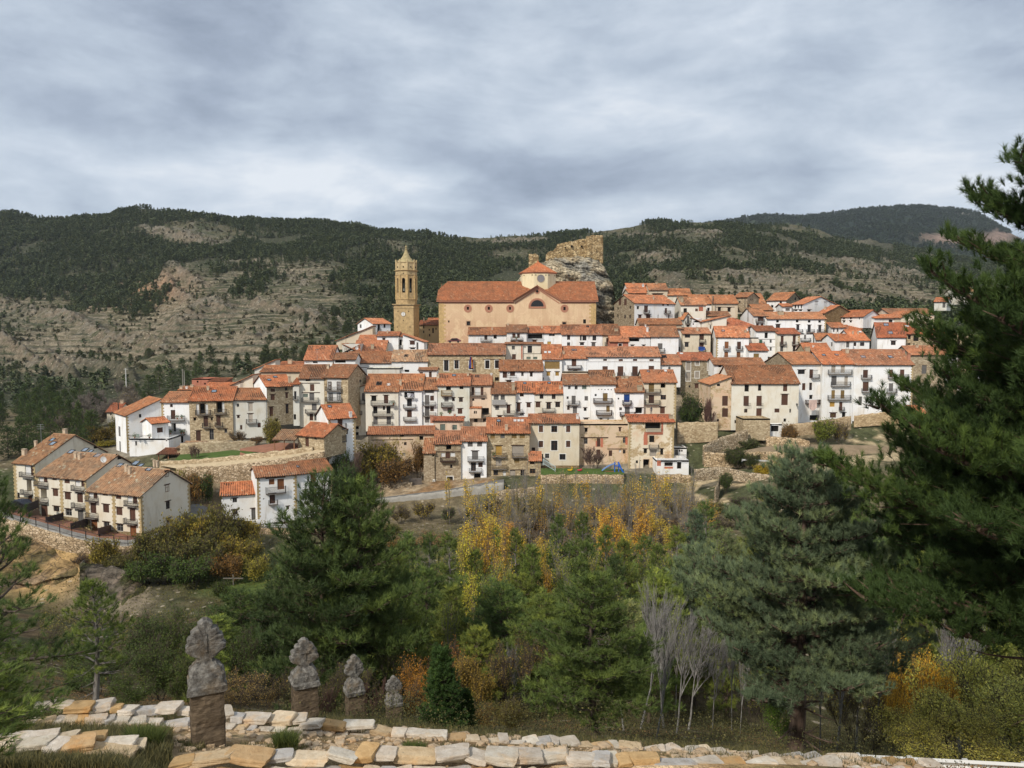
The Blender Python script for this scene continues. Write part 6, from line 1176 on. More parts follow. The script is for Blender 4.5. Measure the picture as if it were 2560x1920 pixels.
def pine_tree(seed,H,prof,clear=.15,nl=70,l=.16,w=.012,k=30,tr=.16,step=.24,bend=.03,up=.35,den=1.0,dead=6,side=(1.0,0.0)):
 """prof: radius of the crown at height fractions 0..1 (list). Returns trunk and crown meshes standing on z=0"""
 r=random.Random(seed);V3=Vector;T=[];tb=[V3((0,0,0))];n=10;ax=r.uniform(0,6.28)
 for i in range(1,n+1):f=i/n;tb.append(V3((math.cos(ax)*bend*H*math.sin(f*2.6)+r.uniform(-.02,.02)*H*.3,math.sin(ax)*bend*H*math.sin(f*2.6),H*f*.985)))
 def tp(f):g=min(max(f,0),.9999)*n;i=int(g);return tb[i].lerp(tb[i+1],g-i)
 rad=lambda f:tr*(1-f)**.85+.012
 for i in range(n):T.append((*tb[i],*tb[i+1],rad(i/n)*(1.25 if i==0 else 1),rad((i+1)/n)))
 P=[];D=[];tone=[];hs=np.linspace(0,1,len(prof))
 for i in range(nl+dead):
  isdead=i>=nl;f=clear+(1-clear)*((i+.5)/nl)**.92 if not isdead else r.uniform(clear*.35,clear+.12);f=min(.985,f+r.uniform(-.02,.02))
  az=i*2.399+r.uniform(-.5,.5);R_=float(np.interp(f,hs,prof))*r.uniform(.55,1.12)*(side[0]+side[1]*math.cos(az-math.pi));
  if isdead:R_*=.6
  if R_<.12:R_=.12
  o=tp(f);el=up*(f-.35)*2.0+r.uniform(-.12,.15);h=V3((math.cos(az),math.sin(az),0));pts=[o];q=o.copy();m=6;tone0=r.random()
  for j in range(m):
   g=(j+1)/m;e=el+.45*g*g*(1 if f>.3 else.7)-.12*math.sin(g*3.1)*(1-f);q=q+(h*math.cos(e)+V3((0,0,math.sin(e))))*(R_/m);h=(h+V3((r.uniform(-.12,.12),r.uniform(-.12,.12),0))).normalized();pts.append(q.copy())
  rl=max(.012,min(rad(f)*.55,R_*.022+.01))
  for j in range(m):T.append((*pts[j],*pts[j+1],rl*(1-j/m)+.006,rl*(1-(j+1)/m)+.005))
  if isdead:
   for j in range(2,m):
    d_=V3((r.uniform(-1,1),r.uniform(-1,1),r.uniform(-.5,.6)))*R_*.25;T.append((*pts[j],*(pts[j]+d_),.008,.004))
   continue
  ns=max(3,int(R_/step*den));
  for s_ in range(ns):
   g=.14+.86*(s_+r.random())/ns;gi=min(m-1,int(g*m));b=pts[gi].lerp(pts[gi+1],g*m-gi);dr=(pts[gi+1]-pts[gi]).normalized()
   sd=dr.cross(V3((0,0,1))).normalized()*(1 if s_%2 else-1);dd=(dr*.55+sd*r.uniform(.5,1.0)+V3((0,0,r.uniform(-.05,.5)))).normalized();Ls=(.36*R_*(1.2-g)+.22)*r.uniform(.6,1.25)
   e_=b+dd*Ls;T.append((*b,*e_,rl*.35+.004,.004));nt_=max(3,int(Ls/(l*.36)))
   for t_ in range(nt_):
    c=(t_+1)/nt_;p=b.lerp(e_,.15+.85*c)+V3((r.uniform(-1,1),r.uniform(-1,1),r.uniform(-.5,1)))*max(l*.8,Ls*.22);dn=(dd*.7+V3((r.uniform(-.6,.6),r.uniform(-.6,.6),.75))).normalized();P.append(p);D.append(dn);tone.append(min(1,max(0,tone0*.5+r.random()*.5)))
  P.append(pts[-1]);D.append((pts[-1]-pts[-2]).normalized());tone.append(r.random())
 for t_ in range(5):P.append(tb[-1]+V3((r.uniform(-.5,.5)*l,r.uniform(-.5,.5)*l,t_*l*.3)));D.append(V3((0,0,1)));tone.append(r.random())
 print('pine',seed,len(P),len(P)*k);tm=segs_mesh('trunk',T,6 if H>5 else 5);cm=needles_mesh('crown',np.array([tuple(p)for p in P]),np.array([tuple(d)for d in D]),k,l,w,seed,tone=np.array(tone));return tm,cm
def leafy_tree(seed,H,W_,leaf=.1,n_leaf=2500,stems=1,upright=.5,levels=4,tr=.10,clear=.15,col_spread=.35,bare=False,kids=4,leaf_low=0.0,clump=.10):
 r=random.Random(seed);S=[];tips=[];V3=Vector
 def grow(p,d,L_,rr,lev):
  m=3;q=p
  for j in range(m):
   d=(d+V3((r.uniform(-.16,.16),r.uniform(-.16,.16),r.uniform(-.02,.10)))).normalized();q2=q+d*(L_/m);r0=rr*(1-.22*j);S.append((*q,*q2,r0,rr*(1-.22*(j+1))));
   if lev<=1:tips.append((q+q2)/2)
   if lev>0 and(j>0 or lev<levels):
    for c in range(kids if j==m-1 else max(1,kids-2)):
     az=r.uniform(0,6.28);sp=(1-upright)*r.uniform(.6,1.3)+.15;dd=(d*(1.0)+V3((math.cos(az),math.sin(az),r.uniform(-.15,.5)))*sp);dd.z+=upright*.5;dd.normalize();grow(q2,dd,L_*r.uniform(.48,.72),rr*.5,lev-1)
   q=q2
  tips.append(q)
 for s_ in range(stems):
  az=r.uniform(0,6.28);t=0 if stems==1 else r.uniform(.15,.75);d=V3((math.cos(az)*t,math.sin(az)*t,1)).normalized();o=V3((math.cos(az),math.sin(az),0))*(0 if stems==1 else r.uniform(0,.12)*W_);grow(o,d,H*(.40 if stems==1 else r.uniform(.28,.5)),tr*(1 if stems==1 else.6),levels)
 A=np.array(S);zmax=max(A[:,2].max(),A[:,5].max());rx=np.percentile(np.hypot(A[:,3],A[:,4]),96);fz=H/zmax;fx=(W_/2)/max(rx,.05)
 sc=np.array([fx,fx,fz,fx,fx,fz,1,1]);A=A*sc;A[:,6:8]=np.maximum(A[:,6:8],.004 if leaf<.1 else.007);tm=segs_mesh('trunk',A,4);
 if bare and n_leaf==0:return tm,None
 tp=np.array([tuple(t)for t in tips])*np.array([fx,fx,fz]);rng=np.random.default_rng(seed);tp=tp[tp[:,2]>H*leaf_low];idx=rng.integers(0,len(tp),n_leaf);tone=rng.random(len(tp))[idx]*.6+rng.random(n_leaf)*.4
 Pp=tp[idx]+rng.normal(0,clump*W_*.5,(n_leaf,3))*np.array([1,1,.8]);Pp[:,2]=np.maximum(Pp[:,2],.05);return tm,leaves_mesh('crown',Pp,leaf,seed,tone)
def put_tree(name,label,cat,group,meshes,x,y,z,sx,sz,rz,col,bark=(1,1,1),mat='needles',lean=0.0,lean_az=0.0,crown='crown'):
 root=empty(name,(x,y,z),label,cat,group,0);root.rotation_euler=(lean*math.cos(lean_az),lean*math.sin(lean_az),rz);root.scale=(sx,sx,sz)
 tm,cm=meshes
 for me,nm,m,c in((tm,'trunk','bark',bark),(cm,crown,mat,col)):
  if me is None:continue
  if not me.materials:me.materials.append(MT[m])
  o=bpy.data.objects.new(nm,me);COL.objects.link(o);o.color=(*c,1);o.parent=root
 return root
trng=random.Random(11)
def tree_at(name,label,cat,group,arch,H0,R0,px,ytop,Y,halfw,col,mat='needles',bark=(1,1,1),ybase=None,rz=None,lean=0,lean_az=0,crown='crown'):
 """stand a tree on the ground Y metres ahead so that its height and spread are as measured in the photo"""
 g=at(px,1200,Y);pyb=ground_py(np.array([px*1.0]),np.array([Y*1.0]))[0];zb=ground_z(px,Y)-.15;x=at(px,float(pyb),Y).x
 if ybase is not None:zb=at(px,ybase,Y).z
 top=at(px,ytop,Y).z;H=max(.6,top-zb);sz=H/H0;sx=(halfw/F*Y)/R0
 j=1+trng.uniform(-.12,.12);c=tuple(v*j for v in col)
 return put_tree(name,label,cat,group,arch,x,Y,zb,sx,sz,trng.uniform(0,6.28)if rz is None else rz,c,bark,mat,lean,lean_az,crown)
DG=(0.105,0.150,0.045);BG=(0.145,0.190,0.105);YG=(0.145,0.200,0.055);DK=(0.068,0.100,0.036)
BARKG=(1.7,2.0,2.2);BARKB=(1.0,.85,.75)
# --- hero pines
near_pine=pine_tree(101,13.4,[1.0,2.8,5.1,5.8,5.3,4.8,4.3,3.9,3.5,3.0,2.1,.8],clear=.20,nl=150,l=.18,w=.0115,k=46,tr=.32,step=.18,up=.30,den=1.45,dead=8)
put_tree('pine_tree','big dark pine reaching in from the edge, its limbs in front of the village','pine tree',None,near_pine,at(2745,900,15.5).x,15.5,-8.9,1,.97,1.2,(.050,.084,.026),BARKB)
scots=pine_tree(102,9.2,[1.2,2.2,2.7,3.1,3.2,3.0,2.7,2.1,1.35,.5],clear=.30,nl=84,l=.15,w=.010,k=34,tr=.24,step=.17,up=.22,den=1.5,dead=12)
tree_at('pine_tree','broad blue-green pine with a stout trunk behind the low stone wall','pine tree',None,scots,9.2,3.0,1990,1128,21,268,BG,bark=(1.1,1.0,.95))
mid=[pine_tree(200+i,9.0,pr,clear=cl,nl=nl,l=.25,w=.020,k=22,tr=.15,step=.20,up=.35,den=1.2,dead=dd)for i,(pr,cl,nl,dd)in enumerate((([1.2,2.1,2.6,2.6,2.3,1.9,1.3,.5],.22,64,10),([.8,1.5,1.8,1.7,1.5,1.2,.8,.2],.25,60,8),([.4,.8,1.2,1.4,1.3,1.0,.65,.2],.38,34,14),([1.7,2.4,2.7,2.5,2.2,1.8,1.2,.5],.08,66,4)))]
MH=(9.0,9.0,9.0,9.0);MR=(2.5,1.75,1.35,2.5)
def pine(i,label,px,ytop,Y,hw,col=DG,group='pines in the valley wood',**k):return tree_at('pine_tree',label,'pine tree',group,mid[i],MH[i],MR[i],px,ytop,Y,hw,col,**k)
pine(3,'tallest dark pine of the middle pair, forked shadowy trunk beside the third pillar',832,1196,30,178,DK,None,bark=(.9,.8,.75))
pine(0,'right-hand dark pine of the middle pair with long bare lower branches',912,1208,30.5,165,DG,None,bark=(.9,.8,.75))
pine(0,'bushy young pine in front of the grey leaning stems',1490,1442,19,175,DG,None)
openp=pine_tree(310,6.5,[1.4,1.9,2.0,1.8,1.4,1.0,.5,.2],clear=.10,nl=40,l=.17,w=.010,k=40,tr=.12,step=.30,up=.85,den=.8,dead=4)
tree_at('pine_tree','open-branched pine at the edge of the view over the yellow cliff','pine tree',None,openp,6.5,1.85,5,1205,13,215,DG)
openq=pine_tree(311,6.0,[.3,.5,1.5,1.7,1.5,1.2,.7,.2],clear=.36,nl=36,l=.17,w=.011,k=36,tr=.11,step=.26,up=.6,den=.9,dead=8)
tree_at('pine_tree','small wind-blown pine with a straight grey trunk above the stone wall','pine tree',None,openq,6.0,1.6,236,1462,17.5,115,YG,bark=BARKG)
pine(1,'soft young pine close by at the edge of the grass',-110,1480,5.6,225,YG,None,ybase=2010)
VP='slender green pine crowding the valley wood below the village'
for i,(a,px,yt,Y,hw,c)in enumerate([(2,1082,1345,52,52,DG),(2,1122,1325,58,58,YG),(1,1190,1372,50,62,DG),(2,1240,1322,66,50,YG),(2,1290,1330,62,48,DG),(1,1330,1378,52,66,YG),(2,1385,1305,66,50,YG),(2,1440,1275,74,46,YG),(1,1462,1350,56,62,DG),(2,1500,1330,60,52,YG),(1,1550,1372,48,66,DG),(2,1600,1345,58,55,YG),(1,1640,1360,54,64,DG),(2,1690,1330,60,58,YG),(1,1720,1300,66,60,BG),(2,1765,1270,70,55,YG),(0,1250,1470,38,120,YG),(0,1370,1500,34,125,DG),(1,1130,1480,40,80,DG),(1,1060,1420,44,70,YG),(0,1640,1450,40,120,YG),(0,1740,1400,42,120,BG),(1,1580,1500,34,90,BG),(1,1000,1380,46,70,DG),(0,700,1440,40,120,DK),(0,610,1490,42,120,DG),(1,560,1560,36,100,YG),(0,1010,1500,36,110,DG),(3,2140,1262,58,90,YG),(1,2090,1190,70,45,YG),(2,2040,1160,72,30,DG),(3,2210,1290,48,110,DG),(0,2330,1330,40,150,DG),(0,2480,1300,40,160,YG),(3,1150,1440,46,110,DG),(3,1300,1430,50,100,YG),(3,1440,1420,52,110,DG),(3,1560,1410,54,110,YG),(3,1690,1420,48,110,DG),(3,930,1400,56,100,DG),(1,1020,1340,64,60,YG),(3,1800,1330,62,100,BG),(3,1900,1290,66,100,DG),(3,2060,1300,60,110,YG),(0,1820,1450,40,110,DG),(0,1200,1560,32,90,YG),(0,1620,1560,31,80,YG),(3,520,1640,30,80,YG)]):
 c=tuple(v*q for v,q in zip(c,trng.choice([(1,1,1),(1.25,1.15,1),(.85,.9,1),(1.45,1.25,1.05)])));pine(a,VP,px+trng.uniform(-8,8),yt+trng.uniform(-16,16),Y,hw,c,bark=BARKG if a==2 else(1.2,1.15,1.1))
pine(2,'dark narrow pine among the yellow poplars, denser than its neighbours',1545,1395,44,60,DK)
jun=pine_tree(300,2.6,[.42,.46,.46,.44,.40,.34,.24,.08],clear=.02,nl=120,l=.09,w=.012,k=26,tr=.05,step=.07,up=1.1,den=1.0,dead=0)
tree_at('juniper','narrow upright juniper, the taller of the two beside the last pillar','juniper',None,jun,2.6,.40,1112,1636,19,40,(0.055,0.10,0.03),lean=-.04)
tree_at('juniper','shorter rounded juniper beside the tall narrow one','juniper',None,jun,2.6,.40,1162,1735,19.5,22,(0.06,0.105,0.03))
# --- broadleaves
poplar=[leafy_tree(400+i,12,2.6,leaf=.15,n_leaf=1900,upright=.84,levels=4,tr=.12,kids=3,leaf_low=.18,clump=.14)for i in range(3)]
thinpop=[leafy_tree(410+i,12,2.4,leaf=.17,n_leaf=520,upright=.82,levels=3,tr=.06,kids=3,leaf_low=.2)for i in range(3)]
barepop=[leafy_tree(420+i,11,2.2,leaf=.15,n_leaf=60,upright=.82,levels=3,tr=.05,kids=2,stems=3)for i in range(3)]
YE=(0.60,0.43,0.06);OR=(0.42,0.17,0.03)
def leafy(name,label,arch,H0,R0,px,yt,Y,hw,col,group,cat,**k):return tree_at(name,label,cat,group,arch,H0,R0,px,yt,Y,hw,col,mat='leaves',**k)
for px,yt,Y,hw,lb in((1170,1300,84,32,None),(1205,1255,90,34,None),(1240,1285,88,30,None),(1275,1300,92,26,None),(1168,1390,70,26,None),(1180,1450,60,22,None),(1352,1335,84,22,None),(1515,1262,92,30,None),(1540,1290,88,28,None),(1592,1255,94,26,None),(1632,1262,96,26,None),(1665,1310,90,24,None),(1570,1330,86,20,None),(1150,1340,80,20,None),(1165,1330,50,34,None),(1215,1290,62,36,None),(1255,1300,58,30,None),(1180,1420,44,26,None),(1350,1340,60,24,None),(1372,1400,52,20,None),(1510,1270,70,34,None),(1600,1262,74,34,None),(1560,1320,62,26,None),(1300,1320,70,26,None)):
 leafy('poplar_tree','golden-leaved poplar glowing among the dark pines of the valley',trng.choice(poplar),12,1.3,px,yt,Y,hw,tuple(v*trng.uniform(.8,1.15)for v in YE),'yellow poplars','poplar tree',bark=(2.2,2.1,1.9))
SG='loose yellow-green poplar mixed in among the valley pines'
for px,yt,Y,hw,c in((1045,1400,60,30,0),(1100,1380,66,26,1),(1225,1400,48,30,0),(1275,1390,52,28,1),(1318,1350,62,26,0),(1400,1350,56,30,1),(1425,1400,46,30,0),(1475,1370,52,26,1),(1530,1400,46,28,0),(1590,1380,50,30,1),(1625,1400,44,28,0),(1670,1380,48,30,1),(1715,1350,58,28,0),(980,1420,58,28,1),(1780,1340,60,28,0),(1350,1480,40,26,1),(1120,1500,38,26,0),(1565,1480,38,26,1),(1690,1500,36,28,0)):
 leafy('poplar_tree',SG,trng.choice(poplar),12,1.3,px,yt,Y,hw,((.22,.26,.055),(.30,.29,.06))[c],'green poplars','poplar tree',bark=(2.0,2.4,2.6))
for i in range(34):
 px=1140+i*19+trng.uniform(-14,14);leafy('poplar_tree','thin poplar with few yellow leaves below the village',trng.choice(thinpop),12,1.2,px,trng.uniform(1165,1290),trng.uniform(98,126),trng.uniform(16,30),trng.choice([YE,(.50,.32,.06),(.34,.27,.10)]),'thinning poplars','poplar tree',bark=(2.1,2.4,2.6))
for i in range(40):
 px=1180+i*15+trng.uniform(-14,14);leafy('sapling','bare grey sapling standing in the valley scrub',trng.choice(barepop),11,1.1,px,trng.uniform(1140,1250)if 1250<px<1750 else trng.uniform(1220,1300),trng.uniform(112,138),trng.uniform(18,34),(.32,.22,.10),'bare saplings','sapling',bark=(2.2,2.6,2.9))
bush=[leafy_tree(430+i,3.0,3.4,leaf=.17,n_leaf=5200,upright=.45,levels=3,tr=.05,stems=7,kids=4,clump=.13)for i in range(3)]
thinbush=[leafy_tree(440+i,3.0,3.2,leaf=.15,n_leaf=900,upright=.5,levels=3,tr=.045,stems=8,kids=4,clump=.10)for i in range(2)]
nbush=[leafy_tree(450+i,4.0,3.6,leaf=.085,n_leaf=9000,upright=.6,levels=4,tr=.05,stems=6,kids=3,clump=.10)for i in range(3)]
nthin=[leafy_tree(460+i,4.0,3.4,leaf=.075,n_leaf=2000,upright=.6,levels=4,tr=.045,stems=6,kids=3,clump=.07)for i in range(3)]
baretree=[leafy_tree(470+i,9.0,3.4,leaf=.08,n_leaf=0,upright=.40,levels=3,tr=.11,kids=4,bare=True)for i in range(3)]
barebush=[leafy_tree(480+i,3.0,3.0,leaf=.1,n_leaf=0,upright=.55,levels=4,tr=.045,stems=7,kids=3,bare=True)for i in range(2)]
OL=(0.145,0.135,0.040);OY=(0.25,0.20,0.04);BRN=(0.22,0.13,0.045);GR=(0.075,0.115,0.03)
def shrub(label,px,yt,Y,hw,col=OL,arch=None,group='shrubs on the valley sides',name='bush',cat='bush',**k):return leafy(name,label,arch or trng.choice(bush),3.0,1.65,px,yt,Y,hw,col,group,cat,**k)
HB='olive autumn bush in the thick hedge below the terraced houses'
for px,yt,Y,hw,c in((600,1288,124,46,OY),(560,1268,121,50,OL),(505,1262,119,52,OL),(470,1285,116,46,OY),(430,1300,113,50,OL),(385,1322,111,46,OL),(520,1320,112,60,OL),(580,1330,114,56,OY),(620,1345,116,40,OL),(450,1350,108,52,OL),(400,1375,106,46,GR),(480,1390,105,48,GR),(350,1400,105,36,GR),(640,1390,110,34,(.28,.25,.05)),(560,1385,108,40,BRN)):shrub(HB,px,yt,Y,hw,c)
shrub('yellowish young tree by the walkway wall above the cliff',252,1338,110,34,OY);shrub('low scrub clinging to the rocks under the walkway',300,1385,109,34,OL);shrub('dark brown scrub on the cliff edge',205,1385,111,26,BRN,trng.choice(thinbush))
shrub('large golden-brown bush climbing the crumbling barn wall',945,1100,160,48,OY);shrub('rusty bramble below the crumbling barn',985,1140,158,46,BRN);shrub('olive bramble left of the crumbling barn bush',900,1140,157.5,42,OY);shrub('brown ivy hanging in the corner of the barn',1045,1098,161.5,17,BRN)
shrub('green bush at the foot of the slim tower-like house',852,1118,151,22,GR);shrub('dark green shrub beside the slim tower-like house',868,1150,147,22,(.06,.10,.03));shrub('leafless grey shrub right of the slim tower-like house',885,1118,152,24,OL,barebush[0],bark=(1.6,1.4,1.4))
shrub('large dark green garden tree beside the tall beige house',1722,977,178,30,(0.055,0.085,0.025),bush[0],name='garden_tree',cat='tree',group=None);shrub('bare purple-grey shrub beside the dark garden tree',1770,992,177,30,OL,barebush[1],bark=(1.5,1.1,1.1))
shrub('round yellow-green bush in front of the tall white houses',2058,1044,174.5,28,(.17,.20,.035));shrub('brownish bush beside the garage door',1970,1056,174.5,20,BRN);shrub('straggly yellow shrub right of the round bush',2100,1050,175,20,OY,thinbush[0])
shrub('bright yellow bush in the terraced gardens',1907,1160,151,20,(.45,.33,.03));shrub('taller yellow shrub in the terraced gardens',1948,1140,152,18,(.40,.30,.04),thinbush[1]);shrub('green bush on the garden terrace',1815,1180,146,16,GR);shrub('green weeds under the ploughed field wall',1840,1116,160,24,(.08,.10,.03));shrub('dark scrub on the bank above the ploughed field',1870,1096,170,30,(.07,.085,.03));shrub('dark scrub under the farmhouse bank',1880,1132,158.5,20,(.07,.09,.03))
shrub('yellow-green shrub beside the stone-white row end',440,1172,140,28,(.26,.24,.05));shrub('dark rusty shrub against the tall retaining wall',496,1178,141.5,30,BRN);shrub('round green bush against the tall retaining wall',512,1182,141,20,GR)
shrub('young tree turning yellow below the grey-white house',682,1040,160,22,(.22,.19,.04));shrub('pale dry shrub at the foot of the grey-white house',595,1075,165,22,(.33,.22,.09),thinbush[0]);shrub('rust-coloured dry shrub below the grey-white house',640,1088,164,28,(.33,.19,.07),thinbush[1])
shrub('bare fruit tree at the corner of the lawn',490,1108,152,16,OL,barebush[0],name='fruit_tree',cat='tree',bark=(1.7,1.5,1.4));shrub('bare twisted tree in the vine yard above the playground',1478,1116,160.5,40,OL,barebush[0],name='bare_tree',cat='tree',bark=(1.2,1.0,1.0));shrub('yellowish shrub hiding the small white house corner',540,1255,131.5,20,OY,thinbush[0])
for px,yt,Y,hw,c in((1000,1262,136,30,OY),(1060,1250,139,34,(.30,.24,.05)),(1120,1262,137,30,GR),(980,1310,128,30,OL),(1230,1240,142,34,OY),(1300,1235,143,30,GR),(1180,1262,140,26,(.15,.2,.04)),(1380,1250,140,40,OY),(1500,1255,138,40,(.25,.18,.09)),(1600,1245,138,40,(.25,.18,.09)),(1690,1240,138,40,OL),(1760,1250,134,40,OL),(1860,1240,134,36,GR),(1930,1236,136,30,(.2,.22,.04)),(1000,1345,118,40,BRN),(1080,1330,120,44,(.28,.19,.10)),(1400,1330,116,50,OL),(1330,1300,126,50,(.28,.19,.10)),(1450,1300,126,50,OL),(1700,1300,120,50,(.28,.19,.10)),(1800,1290,122,50,OL)):
 shrub('mixed autumn scrub bush between the lane wall and the wood',px,yt,Y,hw,c,trng.choice(thinbush+bush[:1]),group='scrub below the lane')
for i in range(36):
 px=trng.uniform(1130,1760);Y=trng.uniform(96,140);py_=float(ground_py(np.array([px]),np.array([Y]))[0]);shrub('grey-brown brush bush among the saplings',px,py_-trng.uniform(30,62),Y,trng.uniform(26,44),trng.choice([(.25,.18,.09),(.20,.16,.08),(.16,.14,.05),(.30,.20,.09)]),trng.choice(thinbush),group='brush among the saplings',bark=(2.0,2.2,2.3))
def thick(label,px,yt,Y,hw,col,arch,group=None,**k):return leafy('bush',label,arch,4.0,1.75,px,yt,Y,hw,col,group,'bush',**k)
RT='tall yellow-green thicket bush crowding the slope past the stout pine'
for px,yt,Y,hw,c,a in((2500,1560,34,150,(.46,.44,.11),nbush[0]),(2380,1600,30,120,(.40,.40,.10),nbush[1]),(2530,1660,26,150,(.40,.40,.11),nbush[2]),(2400,1715,24,110,(.46,.44,.11),nbush[0]),(2240,1760,24,95,(.42,.38,.09),nbush[1]),(2130,1700,30,90,(.20,.17,.05),nthin[0]),(2330,1800,20,90,(.44,.42,.11),nbush[2]),(2480,1790,20,110,(.48,.45,.12),nbush[1]),(2160,1790,24,60,(.18,.16,.05),nthin[1])):thick(RT,px,yt,Y,hw,c,a,'thicket bushes on the right slope')
for px,yt,Y,hw in((2262,1585,33,58),(2310,1600,31,44),(2205,1660,32,36),(2350,1660,27,40),(2240,1700,26,34)):thick('orange-leaved small tree in the thicket under the big pine limb',px,yt,Y,hw,(.60,.37,.05),nbush[trng.randrange(3)],'orange small trees')
thick('vivid green bush beside the stout pine trunk',1925,1722,25,48,(.12,.20,.035),nbush[0]);thick('yellow-green sapling behind the vivid green bush',1890,1640,32,60,(.24,.25,.04),nthin[0])
for px,yt,Y,hw,c,a in((1060,1640,27,60,(.50,.25,.05),nbush[1]),(1110,1590,30,60,(.48,.22,.06),nthin[0]),(1020,1700,25,46,(.50,.28,.05),nthin[2]),(1210,1640,28,70,(.34,.24,.06),nbush[0]),(1290,1600,30,80,(.22,.17,.05),nthin[0]),(1180,1740,23,60,(.20,.14,.045),nbush[1]),(1260,1740,23,60,(.15,.13,.04),nbush[2]),(1340,1560,34,60,(.26,.18,.05),nthin[1])):thick('rusty autumn bush behind the junipers and the last pillar',px,yt,Y,hw,c,a,'rusty bushes behind the pillars')
for px,yt,Y,hw,c,a in((600,1680,24,70,(.45,.31,.11),nthin[0]),(660,1700,22,60,(.45,.32,.10),nthin[1]),(560,1700,23,50,(.28,.20,.07),nthin[2])):thick('pale dry-leaved bush behind the nearest pillar',px,yt,Y,hw,c,a,'dry bushes behind the near pillar')
for px,yt,Y,hw,c,a in((800,1660,26,60,OL,nthin[2]),(880,1640,26,60,(.14,.14,.04),nthin[0]),(960,1600,30,60,(.10,.12,.035),nbush[1]),(740,1680,26,50,OL,nthin[1])):thick('dim tangled undergrowth between the pillars and pine trunks',px,yt,Y,hw,c,a,'undergrowth bushes between the pillars')
for px,yt,Y,hw,c,a in((330,1560,34,90,(.075,.105,.035),nbush[0]),(400,1600,30,80,(.08,.11,.035),nbush[1]),(250,1640,28,80,(.09,.125,.04),nbush[2]),(180,1620,30,80,(.10,.14,.045),nbush[0]),(440,1520,40,70,(.085,.115,.035),nbush[2]),(520,1500,44,70,(.08,.11,.035),nbush[1]),(480,1620,27,60,(.09,.12,.035),nbush[0]),(120,1570,40,60,(.12,.13,.045),nthin[0]),(330,1680,24,70,(.085,.12,.035),nbush[1]),(600,1560,34,70,(.07,.10,.03),nbush[2]),(40,1700,24,80,(.10,.12,.04),nthin[1]),(690,1560,36,60,(.06,.09,.03),nbush[0]),(560,1430,100,26,(.08,.11,.03),bush[0])):thick('dense dark green shrub on the bank below the cliff',px,yt,Y,hw,c,a,'green shrubs below the cliff')
BT='leafless grey tree with long leaning stems in the wood'
for px,yt,Y,hw,ln in((1600,1470,28,60,.25),(1660,1450,30,60,.05),(1690,1480,27,55,-.05),(1640,1560,24,50,.12),(1720,1500,30,60,-.08),(1560,1560,26,46,.3),(1780,1560,32,36,0),(1830,1570,33,30,0),(1850,1590,30,26,.02),(2050,1560,26,50,-.10),(2090,1540,28,46,.02),(2140,1500,34,46,0),(2180,1540,30,40,.03),(2400,1500,36,60,0),(1290,1600,32,34,0)):
 leafy('bare_tree',BT,trng.choice(baretree),9.0,1.7,px,yt,Y,hw,OL,'leafless trees in the wood','bare tree',bark=(2.2,2.7,3.1),lean=ln,lean_az=math.pi/2)
for px,yt,Y,hw in((760,1700,21,50),(810,1720,20,36),(925,1700,22,40)):leafy('bush','bare purple-brown brushwood between the stone pillars',trng.choice(barebush),3.0,1.5,px,yt,Y,hw,OL,'bare brushwood','bush',bark=(1.3,1.05,1.0))
rgu=np.random.default_rng(77)
def undergrowth(name,label,n,px0,px1,Y0,Y1,h,leaf,col,seed):
 px=rgu.uniform(px0,px1,n);Y=np.sqrt(rgu.uniform(Y0*Y0,Y1*Y1,n));Pq,*_=terrain_height(px,Y);cl=fbm(Pq[:,0]/1.6,Pq[:,1]/1.6,4,seed);ok=cl>.44;Pq=Pq[ok];Pq[:,2]+=rgu.random(len(Pq))**1.6*h*np.clip((cl[ok]-.44)*8,.12,1)
 m=leaves_mesh(name,Pq,leaf,seed);finish(link(name,m,None,col,[MT['leaves']]),label,'undergrowth',kind='stuff')
undergrowth('undergrowth','olive undergrowth and brambles on the floor of the near wood',170000,700,2600,15,42,.9,.045,(.10,.10,.045),5)
undergrowth('fallen_leaves','brown fallen leaves under the trees of the near slope',90000,-100,2600,13.5,36,.08,.045,(.20,.13,.07),6)
undergrowth('undergrowth','mixed scrub filling the valley floor below the village',120000,100,2600,42,135,1.5,.20,(.13,.125,.045),8)
# --- left valley wood
small=[pine_tree(500+i,8.0,pr,clear=.08,nl=46,l=.42,w=.05,k=12,tr=.12,step=.40,up=.25,den=1.0,dead=0)for i,pr in enumerate(([1.8,2.2,2.1,1.8,1.4,.9,.25],[2.2,2.6,2.5,2.2,1.7,1.2,.5],[1.3,1.7,1.7,1.4,1.1,.7,.2]))]
for i in range(44):
 px=trng.uniform(-80,235);Y=trng.uniform(165,265);yb_=float(ground_py(np.array([px]),np.array([Y]))[0])
 if 12<px and yb_>1150:continue
 tree_at('pine_tree','dark conifer in the shaded valley past the terraced houses','pine tree','pines in the left valley',small[i%3],8,2.3,px,yb_-trng.uniform(58,92)*190/Y,Y,trng.uniform(20,30)*190/Y,DK)
for i in range(16):
 px=trng.uniform(120,330);Y=trng.uniform(195,260);yb_=float(ground_py(np.array([px]),np.array([Y]))[0])
 shrub('brown leafless thicket tree in the left valley',px,yb_-trng.uniform(40,75),Y,trng.uniform(22,34),(.20,.17,.10),trng.choice(barebush+thinbush),group='leafless trees in the left valley',name='bare_tree',cat='tree',bark=(1.9,2.1,2.2))
for px,yt,Y,hw,c in((250,1062,182,30,(.20,.15,.035)),(300,1040,190,24,OL),(262,1100,180,26,(.33,.28,.04))):shrub('yellowing bush behind the end house',px,yt,Y,hw,c,group='yellowing bushes behind the end house')
